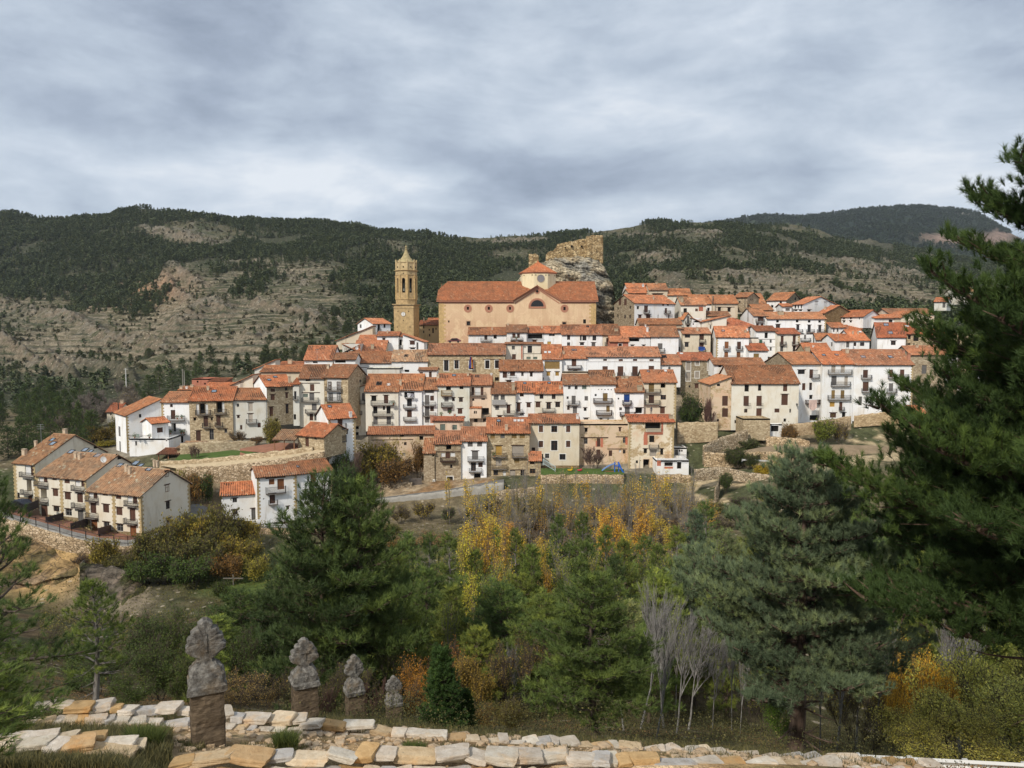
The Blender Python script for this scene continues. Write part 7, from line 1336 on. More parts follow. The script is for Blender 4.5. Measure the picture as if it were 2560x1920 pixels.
for px,yt,Y,hw in((370,940,255,18),(400,915,270,20),(430,925,262,20),(455,900,280,18),(470,930,250,16),(490,905,275,16),(340,960,250,16),(540,905,275,14),(500,880,300,14),(360,985,235,16),(420,975,235,16),(395,1000,225,14)):
 tree_at('pine_tree','dark pine in the gully behind the left end of the village','pine tree','pines in the gully',small[trng.randrange(3)],8,2.3,px,yt,Y,hw,DK)
def far_tree_geom(kind,rng,n=30):
 """a small ragged conifer: leaf clumps spread over a cone or a dome, round a thin core"""
 t=rng.random(n)**.8;R_=(1-t*.93)if kind==0 else np.sqrt(np.clip(1-(t*1.5-.5)**2,.03,1))*.95;a=np.arange(n)*2.4+rng.random(n);r=R_*rng.uniform(.35,1.0,n);c=np.stack([r*np.cos(a),r*np.sin(a),t*.92+.06],-1)
 o=np.stack([np.cos(a),np.sin(a),rng.uniform(.1,.9,n)],-1);u=np.stack([-np.sin(a),np.cos(a),rng.normal(0,.35,n)],-1);s=rng.uniform(.28,.50,(n,1));w=np.array([1,1,.30])
 V=np.stack([c-u*s*w,c+u*s*w,c+o*s*1.0*np.array([1,1,.42]),c-o*s*.5*np.array([1,1,.2])+np.array([0,0,.16])],1).reshape(-1,3);i=np.arange(n)[:,None]*4;Fc=np.concatenate([i+np.array([[0,1,2]]),i+np.array([[0,3,1]])]);return V,Fc
rngf=np.random.default_rng(5)
G8=[far_tree_geom(i%2,rngf)for i in range(10)]
def wood(name,X,Y_,Z,Hh,Rr,col,mat='far_foliage'):
 Vs=[];Fs=[];Ts=[];base=0
 for g in range(len(G8)):
  sel=np.arange(len(X))%len(G8)==g
  if not sel.any():continue
  V,Fc=G8[g];n=sel.sum();a=rngf.uniform(0,6.28,n);c,s=np.cos(a),np.sin(a);r=Rr[sel];x=(V[None,:,0]*c[:,None]-V[None,:,1]*s[:,None])*r[:,None]+X[sel][:,None];y=(V[None,:,0]*s[:,None]+V[None,:,1]*c[:,None])*r[:,None]+Y_[sel][:,None];z=V[None,:,2]*Hh[sel][:,None]+Z[sel][:,None]-.3
  Vs.append(np.stack([x,y,z],-1).reshape(-1,3));Fs.append((Fc[None]+(np.arange(n)*len(V))[:,None,None]+base).reshape(-1,3));Ts.append(np.clip(np.repeat(rngf.random(n),len(V))*.6+np.tile(np.repeat(rngf.random(len(V)//4),4),n)*.5,0,1));base+=n*len(V)
 me=npmesh(name,np.concatenate(Vs),np.concatenate(Fs),False,{'tone':np.concatenate(Ts)});return link(name,me,None,col,[MT[mat]])
NF=150000;fpx=rngf.uniform(-280,2780,NF);fY=np.sqrt(rngf.uniform(262**2,1180**2,NF));fP,fpy,_,_=terrain_height(fpx,fY)
ridge_Y=np.interp(fpx,_cols,[PROF[c][-1][0]for c in _cols]);bm=bare_mask(fpx,fpy);nz=fbm(fP[:,0]/38,fP[:,1]/38,4,77)
dens=np.clip(1.0-bm*1.45+(nz-.5)*2.4,0,1);dens*=np.clip((nz-.27)*8,0,1)*np.clip(1-rib_mask(fpx,fpy)*1.6,0,1);dens=np.maximum(dens,.05*(bm>.5)*(nz>.45))
dens*=np.where((fpy>800)&(fpx<1000),.35,1)*(fY<ridge_Y*1.03)
dens=dens*np.clip((fY-258)/70,.2,1)
keep=rngf.random(NF)<dens*np.clip(fY/520,.55,1.0);fx,fy,fz,fpx,fpy,bm=fP[keep,0],fP[keep,1],fP[keep,2],fpx[keep],fpy[keep],bm[keep]
print('forest',len(fx));hh=rngf.uniform(2.8,6.8,len(fx))*(1-.25*(bm>.5));rr_=hh*rngf.uniform(.26,.42,len(fx))
sk=rngf.random(len(fx))<0
M_=26000;qx=rngf.uniform(-280,2700,M_);qY=np.sqrt(rngf.uniform(240**2,900**2,M_));qP,qpy,_,_=terrain_height(qx,qY);qb=bare_mask(qx,qpy);ok=(fbm(qP[:,0]/14,qP[:,1]/14,4,93)>.50)*(qb>.25)*(qY<np.interp(qx,_cols,[PROF[c][-1][0]for c in _cols]));qP=qP[ok];hq=rngf.uniform(.7,2.2,len(qP))
finish(wood('scrub',qP[:,0],qP[:,1],qP[:,2],hq,hq*rngf.uniform(.5,.9,len(qP)),(0.085,0.085,0.045)),'low dark scrub dotted over the far terraces','scrub',kind='stuff')
show=np.argsort(-(hh/fy)*(1+1.5*(bm>.35)))[:230];rest=np.ones(len(fx),bool);rest[show]=False
finish(wood('hillside_forest',fx[rest],fy[rest],fz[rest],hh[rest],rr_[rest],(0.092,0.116,0.058)),'dark pine forest covering the far slopes','forest',kind='stuff')
hp=[pine_tree(600+i,7.0,pr,clear=.06,nl=34,l=.55,w=.10,k=9,tr=.12,step=.55,up=.3,den=1.0,dead=0)for i,pr in enumerate(([1.9,2.2,2.0,1.6,1.1,.4],[1.3,1.7,1.6,1.2,.8,.2],[2.2,2.5,2.3,1.9,1.3,.6]))]
for i in show:put_tree('hillside_pine','lone pine standing on the far terraced slope','pine tree','scattered pines on the far slopes',hp[int(i)%3],fx[i],fy[i],fz[i]-.2,rr_[i]/2.0*1.25,hh[i]/7.0,trng.uniform(0,6),(0.078,0.100,0.046))
MPX,MY,MP=MOUNT;k=16000;ii=rngf.integers(2,MPX.shape[0]-34,k);jj=rngf.integers(0,MPX.shape[1]-1,k);Pm=MP[ii,jj]+rngf.normal(0,3,(k,3))*np.array([1,1,0]);pmx=MPX[ii,jj]
pmy=np.array([pix(p)[1]for p in Pm]);ok=(np.exp(-(((pmx-2430)/130)**2+((pmy-597)/17)**2)**2)<.3);Pm=Pm[ok]
finish(wood('mountain_forest',Pm[:,0],Pm[:,1],Pm[:,2],rngf.uniform(7,13,len(Pm)),rngf.uniform(4,7,len(Pm)),(0.055,0.082,0.050)),'distant dark forest on the far mountain','forest',kind='stuff')
# --- where trees of a group stand side by side, the label counts them from the left
ORD='first second third fourth fifth sixth seventh eighth ninth tenth eleventh twelfth thirteenth fourteenth fifteenth sixteenth seventeenth eighteenth nineteenth twentieth'.split()
ORD+=['twenty-'+w for w in ORD[:9]]+['thirtieth']+['thirty-'+w for w in ORD[:9]]+['fortieth']+['forty-'+w for w in ORD[:9]]
def count_off(labels):
 for lb in labels:
  L_=sorted([o for o in C.objects if o.get('label')==lb],key=lambda o:pix(o.location)[0])
  if len(L_)>1:
   for i,o in enumerate(L_):o['label']=lb+', '+ORD[i]+' from the left'
count_off([SG,'grey-brown brush bush among the saplings',VP,HB,RT,BT,'golden-leaved poplar glowing among the dark pines of the valley','mixed autumn scrub bush between the lane wall and the wood','orange-leaved small tree in the thicket under the big pine limb','rusty autumn bush behind the junipers and the last pillar','pale dry-leaved bush behind the nearest pillar','dim tangled undergrowth between the pillars and pine trunks','dense dark green shrub on the bank below the cliff','bare purple-brown brushwood between the stone pillars','yellowing bush behind the end house','dark pine in the gully behind the left end of the village','brown leafless thicket tree in the left valley','thin poplar with few yellow leaves below the village','bare grey sapling standing in the valley scrub','dark conifer in the shaded valley past the terraced houses'])
# ---------------------------------------------------------------- stone walls beside the viewer
t=NT('limestone',.88,.15);wp=world_pos(t);n=t.noise(wp,7.0,7,.7);n2=t.noise(wp,30.0,4,.7);m=t.noise(wp,2.2,4,.6)
c=t.mix(t.ramp(n,(.35,0.0),(.7,.8)),t.ocol(),t.mix(1.0,t.ocol(),(.62,.54,.45),'MULTIPLY'));c=t.mix(t.ramp(m,(.55,0.0),(.70,.6)),c,t.mix(1.0,t.ocol(),(1.1,.80,.50),'MULTIPLY'))
c=t.mix(t.ramp(n2,(.62,0.0),(.72,.7)),c,(.12,.11,.095));t.bump(n,.8,.04);t.base(c)
t=NT('lichen_stone',.95,.05);wp=world_pos(t);n=t.noise(wp,9.0,8,.75);n2=t.vor(wp,14.0);m=t.noise(wp,3.0,5,.65)
c=t.ramp(n,(.30,(.05,.045,.04)),(.46,(.135,.125,.11)),(.60,(.26,.245,.215)),(.75,(.42,.40,.36)));c=t.mix(t.ramp(m,(.5,0.0),(.68,.6)),c,(.20,.145,.085));t.bump(n,1.0,.06);t.base(c)
t=NT('brown_sandstone',.95,.05);wp=world_pos(t);mp=t.new('ShaderNodeMapping');mp.inputs['Scale'].default_value=(1,1,3.2);t.l.new(wp,mp.inputs[0]);n=t.noise(mp.outputs[0],4.0,8,.7);m=t.noise(wp,2.2,5,.6)
c=t.ramp(n,(.3,(.075,.056,.038)),(.5,(.145,.108,.072)),(.7,(.25,.19,.125)));c=t.mix(t.ramp(m,(.45,0.0),(.62,.8)),c,(.065,.050,.036));c=t.mix(t.ramp(m,(.60,0.0),(.75,.5)),c,(.36,.27,.17));t.bump(n,.9,.05);t.base(c)
srng=random.Random(23)
PAL=[(.52,.35,.17),(.60,.50,.36),(.52,.40,.25),(.62,.56,.45),(.57,.51,.42),(.56,.48,.38),(.61,.56,.47),(.50,.34,.18),(.55,.49,.41),(.47,.45,.42),(.60,.54,.45),(.58,.52,.44)]
import bmesh
def rock_mesh(name,w,d,h,seed,rough=.10):
 """an irregular slab: a chamfered block pulled about by noise"""
 r=random.Random(seed);bm=bmesh.new();bmesh.ops.create_cube(bm,size=1.0);bmesh.ops.subdivide_edges(bm,edges=bm.edges[:],cuts=4,use_grid_fill=True)
 cor={(sx,sy,sz):(r.uniform(-.24,.10),r.uniform(-.24,.10),r.uniform(-.14,.06))for sx in(-1,1)for sy in(-1,1)for sz in(-1,1)}
 for v in bm.verts:
  x,y,z=v.co*2;ex=[abs(q)>.99 for q in(x,y,z)].count(True);k=1-.045*(ex-1)if ex>1 else 1;dx=dy=dz=0
  for(sx,sy,sz),q in cor.items():w_=(1+sx*x)/2*(1+sy*y)/2*(1+sz*z)/2;dx+=w_*q[0]*sx;dy+=w_*q[1]*sy;dz+=w_*q[2]*sz
  nx=float(vnoise(np.array([x*1.7+seed]),np.array([y*1.7+z*2.3]),3))-.5;nz=float(vnoise(np.array([x*2.3+seed*2]),np.array([y*2.3]),6))-.5
  v.co=Vector(((x+dx)*k*w/2+nx*rough*w*.5,(y+dy)*k*d/2+nx*rough*d*.5,(z+dz)*k*h/2+nz*rough*h*.6))
 me=bpy.data.meshes.new(name);bm.to_mesh(me);bm.free();me.materials.append(MT['limestone']);return me
ROCKS=[rock_mesh('stone',1,1,1,50+i,.12)for i in range(22)]
def put_stone(root,org,x,y,z,w,d,h,rz=0,name='stone',col=None,tilt=.06):
 o=bpy.data.objects.new(name,srng.choice(ROCKS));COL.objects.link(o);o.parent=root;o.location=(x-org[0],y-org[1],z-org[2]);o.scale=(w,d,h)
 o.rotation_euler=(srng.uniform(-tilt,tilt),srng.uniform(-tilt,tilt),rz+srng.uniform(-.28,.28));c=col or srng.choice(PAL);k=srng.uniform(.82,1.12);o.color=(*[min(1,v*k)for v in c],1)
def stone_wall(label,line,hgt,wr,rows,maxn,name='dry_stone_wall'):
 """line: (photo x, photo y of the top, metres ahead)"""
 P=[at(*p)for p in line];org=P[len(P)//2].copy();org.z-=hgt;root=empty(name,org,label,'stone wall','stone walls beside the viewer');cnt=0
 seglen=[(b-a).length for a,b in zip(P,P[1:])];tot=sum(seglen)
 def on(s):
  for a,b,l_ in zip(P,P[1:],seglen):
   if s<=l_ or b is P[-1]:f=min(1,s/l_);return a.lerp(b,f),(b-a).normalized()
   s-=l_
 core=MB()
 s=0
 while s<tot:
  p,d=on(s);q,_=on(min(tot,s+.55));n=Vector((-d.y,d.x,0)).normalized()
  for off,hh,ww in((0.02,hgt-.17,.30),):
   core.bar(Vector((p.x,p.y,p.z-.12-hh/2-.1)),Vector((q.x,q.y,q.z-.12-hh/2-.1)),ww*1.0,hh+.2)
  s+=.5
 core.build('core',MT['dry_stone'],root,(.6,.55,.5))
 for row in range(rows):
  s=srng.uniform(0,.2)
  while s<tot and cnt<maxn:
   w=(srng.uniform(*wr)*srng.choice((.55,.8,1,1,1.25)))*(1 if row==0 else.8);p,d=on(min(tot,s+w/2));n=Vector((-d.y,d.x,0)).normalized();rz=math.atan2(d.y,d.x);hh=srng.uniform(.07,.13)if row==0 else srng.uniform(.09,.17);dp=srng.uniform(.20,.38)if row==0 else.26
   fill=row==rows-1;zo=-hh/2+srng.uniform(-.05,.04)if row==0 else(-.05-hh/2 if fill else-.12-(row-1)*.17-hh/2);yo=srng.uniform(-.05,.07)if row==0 else(.27+srng.uniform(-.06,.05)if fill else-.17-.05*row)
   c=p+n*yo;put_stone(root,org,c.x,c.y,p.z+zo,w*1.28,dp,hh,rz,'coping_stone' if row==0 else 'face_stone',tilt=.13 if row==0 else.07);cnt+=1;s+=w*1.03
 return root
stone_wall('nearest low wall of big pale and ochre flagstones along the bottom',[(395,1898,9.6),(560,1886,9.7),(900,1880,9.8),(1250,1884,9.9),(1600,1895,10.1),(1900,1903,10.3),(2230,1930,10.7)],.62,(.26,.48),4,99)
stone_wall('three flat white slabs of the near wall lying in the grass',[(-60,1862,9.6),(90,1848,9.7),(250,1856,9.8),(320,1872,9.8)],.35,(.34,.5),2,16)
stone_wall('farther low wall with a broken row of small pale stones',[(60,1768,12.4),(250,1756,12.6),(420,1770,12.8),(560,1782,13),(700,1790,13.1),(900,1810,13.2),(1100,1838,13),(1300,1852,13.2),(1550,1862,13.4),(1850,1880,13.8),(2130,1896,14.2),(2330,1912,14.6)],.42,(.24,.44),3,99)
def scatter_stones(name,label,n,px0,px1,Y0,Y1,s0,s1,seed,cat='rubble'):
 r=random.Random(seed);Vs=[];Fs=[];base=0
 for i in range(n):
  me=r.choice(ROCKS);px=r.uniform(px0,px1);Y=r.uniform(Y0,Y1);p=at(px,float(ground_py(np.array([px]),np.array([Y]))[0]),Y);s=s0+(s1-s0)*r.random()**3
  if not hasattr(scatter_stones,me.name):pass
  V=np.empty(len(me.vertices)*3,np.float32);me.vertices.foreach_get('co',V);V=V.reshape(-1,3)*np.array([s,s*r.uniform(.6,1),s*r.uniform(.3,.6)]);a=r.uniform(0,6.28);ca,sa=math.cos(a),math.sin(a)
  V=np.stack([V[:,0]*ca-V[:,1]*sa,V[:,0]*sa+V[:,1]*ca,V[:,2]],-1);z=ground_z(px,Y);Vs.append(V+np.array([p.x,Y,z+s*.12]));F_=np.empty(len(me.polygons)*4,np.int32);me.polygons.foreach_get('vertices',F_);Fs.append(F_.reshape(-1,4)+base);base+=len(V)
 o=link(name,npmesh(name,np.concatenate(Vs),np.concatenate(Fs)),None,(.50,.38,.25),[MT['limestone']]);return finish(o,label,cat,kind='stuff')
scatter_stones('gravel','small loose stones scattered on the dirt between the walls',1500,150,2300,10.3,12.7,.02,.15,3)
scatter_stones('rubble','loose pale rubble spilt behind the far low wall',260,60,2000,12.9,16,.05,.26,4)
def grass(name,label,n,zones,seed,h0=.08,h1=.22,col=(.135,.130,.068)):
 rng=np.random.default_rng(seed);Z=np.array(zones,float);k=rng.choice(len(Z),n,p=Z[:,6]/Z[:,6].sum());px=Z[k,0]+(Z[k,1]-Z[k,0])*rng.random(n);Y=Z[k,2]+(Z[k,3]-Z[k,2])*rng.random(n)
 P,*_=terrain_height(px,Y);cl=fbm(P[:,0]*2.6,P[:,1]*2.6,3,seed);ok=cl>.42+.10*rng.random(n)-Z[k,5];P=P[ok];k=k[ok];n=len(P);h=(h0+(h1-h0)*rng.random(n)**1.5)*Z[k,4]
 a=rng.uniform(0,6.28,n);b=rng.uniform(0,6.28,n);lean=rng.uniform(.05,.7,n)*h;w=.0045;d=np.stack([np.cos(a),np.sin(a),0*a],-1)*w;L_=np.stack([np.cos(b)*lean,np.sin(b)*lean,h],-1);M_=L_*np.array([.35,.35,.6])
 V=np.stack([P-d,P+d,P+M_+d*.8,P+M_-d*.8,P+L_+d*.1,P+L_-d*.1],1).reshape(-1,3);i=np.arange(n)[:,None]*6;Fq=np.concatenate([i+np.array([[0,1,2,3]]),i+np.array([[3,2,4,5]])]);tone=np.repeat(rng.random(n),6)
 o=link(name,npmesh(name,V,Fq,False,{'tone':tone}),None,col,[MT['leaves']]);return finish(o,label,'grass',kind='stuff')
grass('grass','dull green grass growing round the low stone walls',90000,[(-60,430,9.0,11.9,.9,.22,36),(430,1100,10.3,11.0,.6,-.10,4),(1100,2200,10.4,12.6,.4,-.12,6),(-100,900,13,20,1.2,.12,16),(900,2300,13.4,22,1.1,.1,18)],9)
grass('grass','fresh green tuft of longer grass beside the near wall',9000,[(330,400,10.3,10.7,1.3,.6,5),(690,740,10.6,10.9,1.1,.6,3),(1010,1060,10.6,10.9,.7,.6,2)],19,.12,.28,(.105,.135,.045))
# ---------------------------------------------------------------- the four weathered stone pillars
def pillar(label,px0,px1,ybase,ytop,Y,th,seed,niche=False,lean=0.0):
 r=random.Random(seed);A=at((px0+px1)/2,ybase,Y);top=at((px0+px1)/2,ytop,Y).z;H=top-A.z;wpx=(px1-px0)/F*Y;s=wpx/(math.cos(th)+math.sin(th));root=empty('stone_pillar',(A.x,Y+s*.3,A.z-.35),label,'pillar','carved stone pillars',th);root.rotation_euler=(0,lean,th)
 H+=.35;hs=H*.515;hc=H*.70
 def block(name,prof,mat,seed2,col=(1,1,1),rough=.03,dep=1.0,sub=10):
  """square-section moulded block; prof = (half width, z)"""
  n=7;vs=[];fs=[];ring=[]
  for i in range(4):
   for k in range(n):f=k/n*2-1;ring.append([(f,-1),(1,f),(-f,1),(-1,-f)][i])
  N_=len(ring);zs=[]
  for(w0,z0),(w1,z1)in zip(prof,prof[1:]):
   m=max(1,int(abs(z1-z0)/.07));zs+=[(w0+(w1-w0)*q/m,z0+(z1-z0)*q/m)for q in range(m)]
  zs.append(prof[-1])
  for w,z in zs:
   for x,y in ring:
    cr=.96 if abs(x)>.98 and abs(y)>.98 else 1;q=(float(fbm(np.array([x*2.1+seed2+z*4]),np.array([y*2.1+z*5]),3,seed2))-.5)*rough*2.4;vs.append(((x*w*cr+x*q),(y*w*dep*cr+y*q),z+q*.5))
  for j in range(len(zs)-1):
   for k in range(N_):a=j*N_+k;b=j*N_+(k+1)%N_;fs.append((a,b,b+N_,a+N_))
  vs.append((0,0,zs[-1][1]));c_=len(vs)-1;fs+=[((len(zs)-1)*N_+k,(len(zs)-1)*N_+(k+1)%N_,c_)for k in range(N_)]
  q=MB();q.add(vs,fs);return q.build(name,mat,root,col,smooth=False)
 w=s/2
 block('shaft',[(w*1.0,0),(w*.97,hs)],MT['brown_sandstone'],seed,rough=.02)
 block('capital',[(w*1.0,hs),(w*1.12,hs+.02),(w*1.16,hs+(hc-hs)*.28),(w*1.02,hs+(hc-hs)*.36),(w*1.0,hs+(hc-hs)*.66),(w*.90,hs+(hc-hs)*.74),(w*.82,hc-.06),(w*.60,hc-.01),(w*.50,hc+.02)],MT['lichen_stone'],seed+5,rough=.035)
 hh=H-hc;hw=w*1.16;out_=[];O=[(.36,0),(.32,.12),(.46,.18),(.80,.25),(1.0,.33),(1.0,.42),(.80,.48),(.92,.55),(.86,.62),(.60,.66),(.70,.73),(.58,.80),(.34,.83),(.36,.91),(.10,1.0)]
 pr=[(x*hw,z*hh+hc-.02)for x,z in O];full=pr+[(-x,z)for x,z in pr[::-1]];t_=hw*.36;m=4;vs=[];fs=[];n=len(full)
 full=[(x+(r.random()-.5)*.02,z+(r.random()-.5)*.015)for x,z in full]
 prf=[(-1,.86),(-.8,1.0),(.8,1.0),(1,.86)];zc_=hc+hh*.5
 for yy,sc_ in prf:
  for x,z in full:vs.append((x*sc_,yy*t_+(r.random()-.5)*.02,zc_+(z-zc_)*(.5+.5*sc_)))
 for j in range(len(prf)-1):
  for k in range(n):a=j*n+k;b=j*n+(k+1)%n;fs.append((a,b,b+n,a+n))
 vs+=[(0,-t_*1.02,zc_),(0,t_*1.02,zc_)];fs+=[(k,(k+1)%n,len(vs)-2)for k in range(n)]+[((len(prf)-1)*n+(k+1)%n,(len(prf)-1)*n+k,len(vs)-1)for k in range(n)]
 q=MB();q.add(vs,fs);hd=q.build('carved_head',MT['lichen_stone'],root)
 q=MB();q.bar((0,-t_*1.03,zc_-hh*.22),(0,-t_*1.03,zc_+hh*.18),hw*.14,.03)
 if niche:q.bar((-hw*.3,-t_*1.05,zc_+hh*.06),(hw*.3,-t_*1.05,zc_+hh*.06),.05,hw*.16)
 q.build('worn_relief',MT['lichen_stone'],hd)
 return root
pillar('nearest and largest carved stone pillar, brown shaft rising from between the walls',456,566,1862,1553,10.9,R(24),3)
pillar('second carved stone pillar, its lobed head tilted slightly, before the dark pines',717,799,1800,1601,15.2,R(26),13,True)
pillar('third carved stone pillar against the trunk of the middle pines',856,913,1808,1641,19,R(26),23)
pillar('smallest carved stone pillar, farthest down beside the junipers',959,1008,1816,1694,24,R(24),33,True)
# ---------------------------------------------------------------- crash barrier at the road edge
g0,g1=at(2080,1882,16.5),at(2640,1912,14.5);rt=empty('crash_barrier',(g0.x,g0.y,g0.z-.6),'galvanised metal crash barrier just past the end of the low walls','crash barrier');d=g1-g0
q=MB();o0=Vector((g0.x,g0.y,g0.z-.6));nn=Vector((d.y,-d.x,0)).normalized()
prof=[(0,.30),(.05,.25),(0,.19),(-.03,.15),(0,.11),(.05,.05),(0,0)]
for(a0,b0),(a1,b1)in zip(prof,prof[1:]):
 p=g0-o0+nn*a0-Vector((0,0,.3-b0));p2=g0-o0+nn*a1-Vector((0,0,.3-b1));q.quad(p,p+d,p2+d,p2)
q.build('rail',MT['white_metal'],rt)
for k in range(4):q=MB();p=g0-o0+d*((k+.5)/4)-nn*.08;q.bar(p-Vector((0,0,.9)),p-Vector((0,0,.02)),.10,.06);q.build('post',MT['white_metal'],rt)
# ---------------------------------------------------------------- things about the village
def P(zr,x,y,Y):return at(*zx(zr,x,y),Y)
def one(name,label,cat,mb,mat,col=None,group=None,**k):o=mb.build(name,mat,None,col,**k);return finish(o,label,cat,group)
a=P('V8',1372,742,157.5);rt=empty('slide',a,'bright blue curved slide with a climbing tower in the little playground','slide');bl=(.02,.13,.55)
q=MB();top=P('V8',1372,640,157.5)-a
for i in range(10):
 f0,f1=i/10,(i+1)/10;cv=lambda f:Vector((.35+3.6*f*.32,-.2,top.z*(1-f)**1.25+.12));p0,p1=cv(f0),cv(f1);q.bar(p0,p1,.62,.08);q.bar(p0+Vector((0,-.32,.16)),p1+Vector((0,-.32,.16)),.06,.3);q.bar(p0+Vector((0,.32,.16)),p1+Vector((0,.32,.16)),.06,.3)
q.build('chute',MT['painted'],rt,bl);q=MB();left=P('V8',1235,715,157.5)-a
for i in range(8):
 f0,f1=i/8,(i+1)/8;cv=lambda f:Vector((left.x*f-.2,0,top.z*.95*(1-f)+left.z*f*.9+.1+.25*math.sin(f*3.1)));q.bar(cv(f0),cv(f1),.5,.07);q.bar(cv(f0)+Vector((0,-.27,.15)),cv(f1)+Vector((0,-.27,.15)),.05,.25)
q.build('ramp',MT['painted'],rt,(.20,.33,.62));q=MB()
for x in(-.4,.45):
 for y in(-.4,.4):q.bar((x,y,0),(x,y,top.z+.35),.10)
q.bar((-.4,-.4,top.z*.8),(.45,-.4,top.z*.8),.08);q.box(-.45,-.45,top.z*.8-.05,.5,.45,top.z*.8);q.build('tower',MT['painted'],rt,bl)
q=MB()
for k in range(5):q.bar((-2.6+k*.5,.2,0),(-2.6+k*.5,.2,.55),.07)
q.bar((-2.7,.2,.5),(-.5,.2,.5),.08);q.build('climbing_frame',MT['painted'],rt,(.40,.10,.06))
for(x,c,lb,hh)in((905,(.60,.36,.02),'yellow and grey spring rider on the playground grass',82),(1003,(.55,.04,.06),'red spring rider on the playground grass',52)):
 a=P('V8',x,735,157.5);z=hh/4.022/F*157.5*.8;rt=empty('spring_rider',a,lb,'spring rider','playground riders');q=MB();q.tube([(.12*math.cos(t*1.3),.12*math.sin(t*1.3),.06+t*.035)for t in range(14)],.03,5);q.build('spring',MT['iron'],rt)
 q=MB();q.tube([(-.55,0,.75),(-.3,0,.62),(.2,0,.62),(.45,0,.85),(.5,0,z-.2),(.3,0,z)],[.05,.16,.2,.16,.14,.06],8);q.bar((.1,-.28,.95),(.1,.28,.95),.05);q.build('seat_body',MT['painted'],rt,c,smooth=True)
q=MB();p=P('V7',932,1052,158);q.box(-1.3,0,-1.9,-1.15,.15,1.9);q.box(1.1,0,-1.9,1.25,.15,1.9)
for k in range(9):q.box(-1.1+k*.245,.03,-1.7,-1.1+k*.245+.2,.09,1.6)
for z in(-1.1,0.0,1.1):q.box(-1.12,-.01,z,1.1,.028,z+.14)
o=one('wooden_gate','weathered grey plank gate in the rubble wall beside the barn','gate',q,MT['painted'],(.14,.12,.105));o.location=p
for x,lb,cols,w in((955,'drooping dark blue flag on the town hall balcony',[(.06,.07,.26)],52),(1008,'drooping red and yellow flag on the town hall balcony',[(.52,.03,.04),(.62,.40,.03),(.52,.03,.04)],44)):
 p=P('V1',x,525,197.3);rt=empty('flag',p,lb,'flag','town hall flags');q=MB();tilt=-.35 if x<980 else.25;q.bar((0,.4,1.0),(tilt*-1.6,-.5,3.6),.05);q.build('flagpole',MT['white_metal'],rt);H_=3.0;W_=w/5.53/F*197
 for j,c in enumerate(cols):
  q=MB();n=8
  for i in range(n):
   def pt(f,g):return(-tilt*1.2*(1-g*.2)+(f-.5)*W_*(.25+.75*g),-.45-.12*math.sin(f*9+g*3),3.3-H_*g*.98+.2*math.sin(f*3))
   for s_ in range(4):
    f0=(j+s_/4)/len(cols);f1=(j+(s_+1)/4)/len(cols);g0_,g1_=i/n,(i+1)/n;q.quad(pt(f0,g0_),pt(f1,g0_),pt(f1,g1_),pt(f0,g1_))
  q.build('stripe',MT['painted'],rt,c)
def cloth(label,zr,x0,x1,y0,y1,Y,col,name='laundry',cat='laundry',sag=.3):
 a=P(zr,x0,y0,Y);b=P(zr,x1,y0,Y);c_=P(zr,x0,y1,Y);w=b.x-a.x;h=a.z-c_.z;q=MB();n=10
 def pt(f,g):return(w*f,-.10*math.sin(f*14)*g-.05*math.sin(g*5+f*3),-h*g*(1-sag*(2*f-1)**2*g))
 for i in range(n):
  for j in range(n):q.quad(pt(i/n,j/n),pt((i+1)/n,j/n),pt((i+1)/n,(j+1)/n),pt(i/n,(j+1)/n))
 o=one(name,label,cat,q,MT['painted'],col,'washing hung from balconies',smooth=True);o.location=a
cloth('pale pink blanket drying over the balcony of the tall white house','V5',1098,1165,510,600,187.6,(.62,.46,.40))
cloth('blue sheet hanging over the lower balcony rail of the beige house','V3',1360,1452,1088,1148,214.6,(.03,.08,.30))
cloth('white shirts drying in the top loggia of the bright white house','V1',100,145,845,905,177.4,(.70,.70,.72));cloth('grey sheet beside the white shirts in the top loggia','V1',148,190,850,905,177.3,(.32,.32,.36))
cloth('pale clothes heaped on the rail of the cream house balcony','V7',600,645,8,58,176.6,(.45,.47,.42),sag=.1)
def stick(label,zr,x,y0,y1,Y,w=.12,col=(.5,.5,.48),name='utility_pole',cat='pole',arm=None,group='poles'):
 a=P(zr,x,y1,Y);b=P(zr,x,y0,Y);q=MB();q.tube([(0,0,-1.0),(0,0,b.z-a.z)],[w*.6,w*.4],6)
 if arm:q.bar((-arm,0,b.z-a.z-.3),(arm,0,b.z-a.z-.3),.08)
 o=one(name,label,cat,q,MT['painted'],col,group);o.location=a
stick('pale concrete power pole standing in the left valley scrub','Z2',290,92,270,260,.34,(.62,.61,.57),arm=.7);stick('taller of the twin grey power poles behind the stone house','Z2',918,100,280,245,.26,(.30,.28,.24),arm=.5);stick('shorter of the twin grey power poles behind the stone house','Z2',936,118,285,247,.24,(.34,.32,.28));stick('dark tarred pole in front of the lone pink-roofed house','Z2',205,470,580,190,.28,(.05,.04,.035));
stick('black stovepipe rising from the long orange roof','V3',1562,385,470,236,.30,(.03,.03,.03),'stovepipe','pipe',group='stovepipes');stick('thin black stovepipe on the roof beside the tower','Z5',757,1150,1230,246,.22,(.03,.03,.03),'stovepipe','pipe',group='stovepipes');stick('tall dark mast above the white house on the right slope','V4',110,462,640,224,.18,(.05,.04,.04),'mast','pole',group='masts')
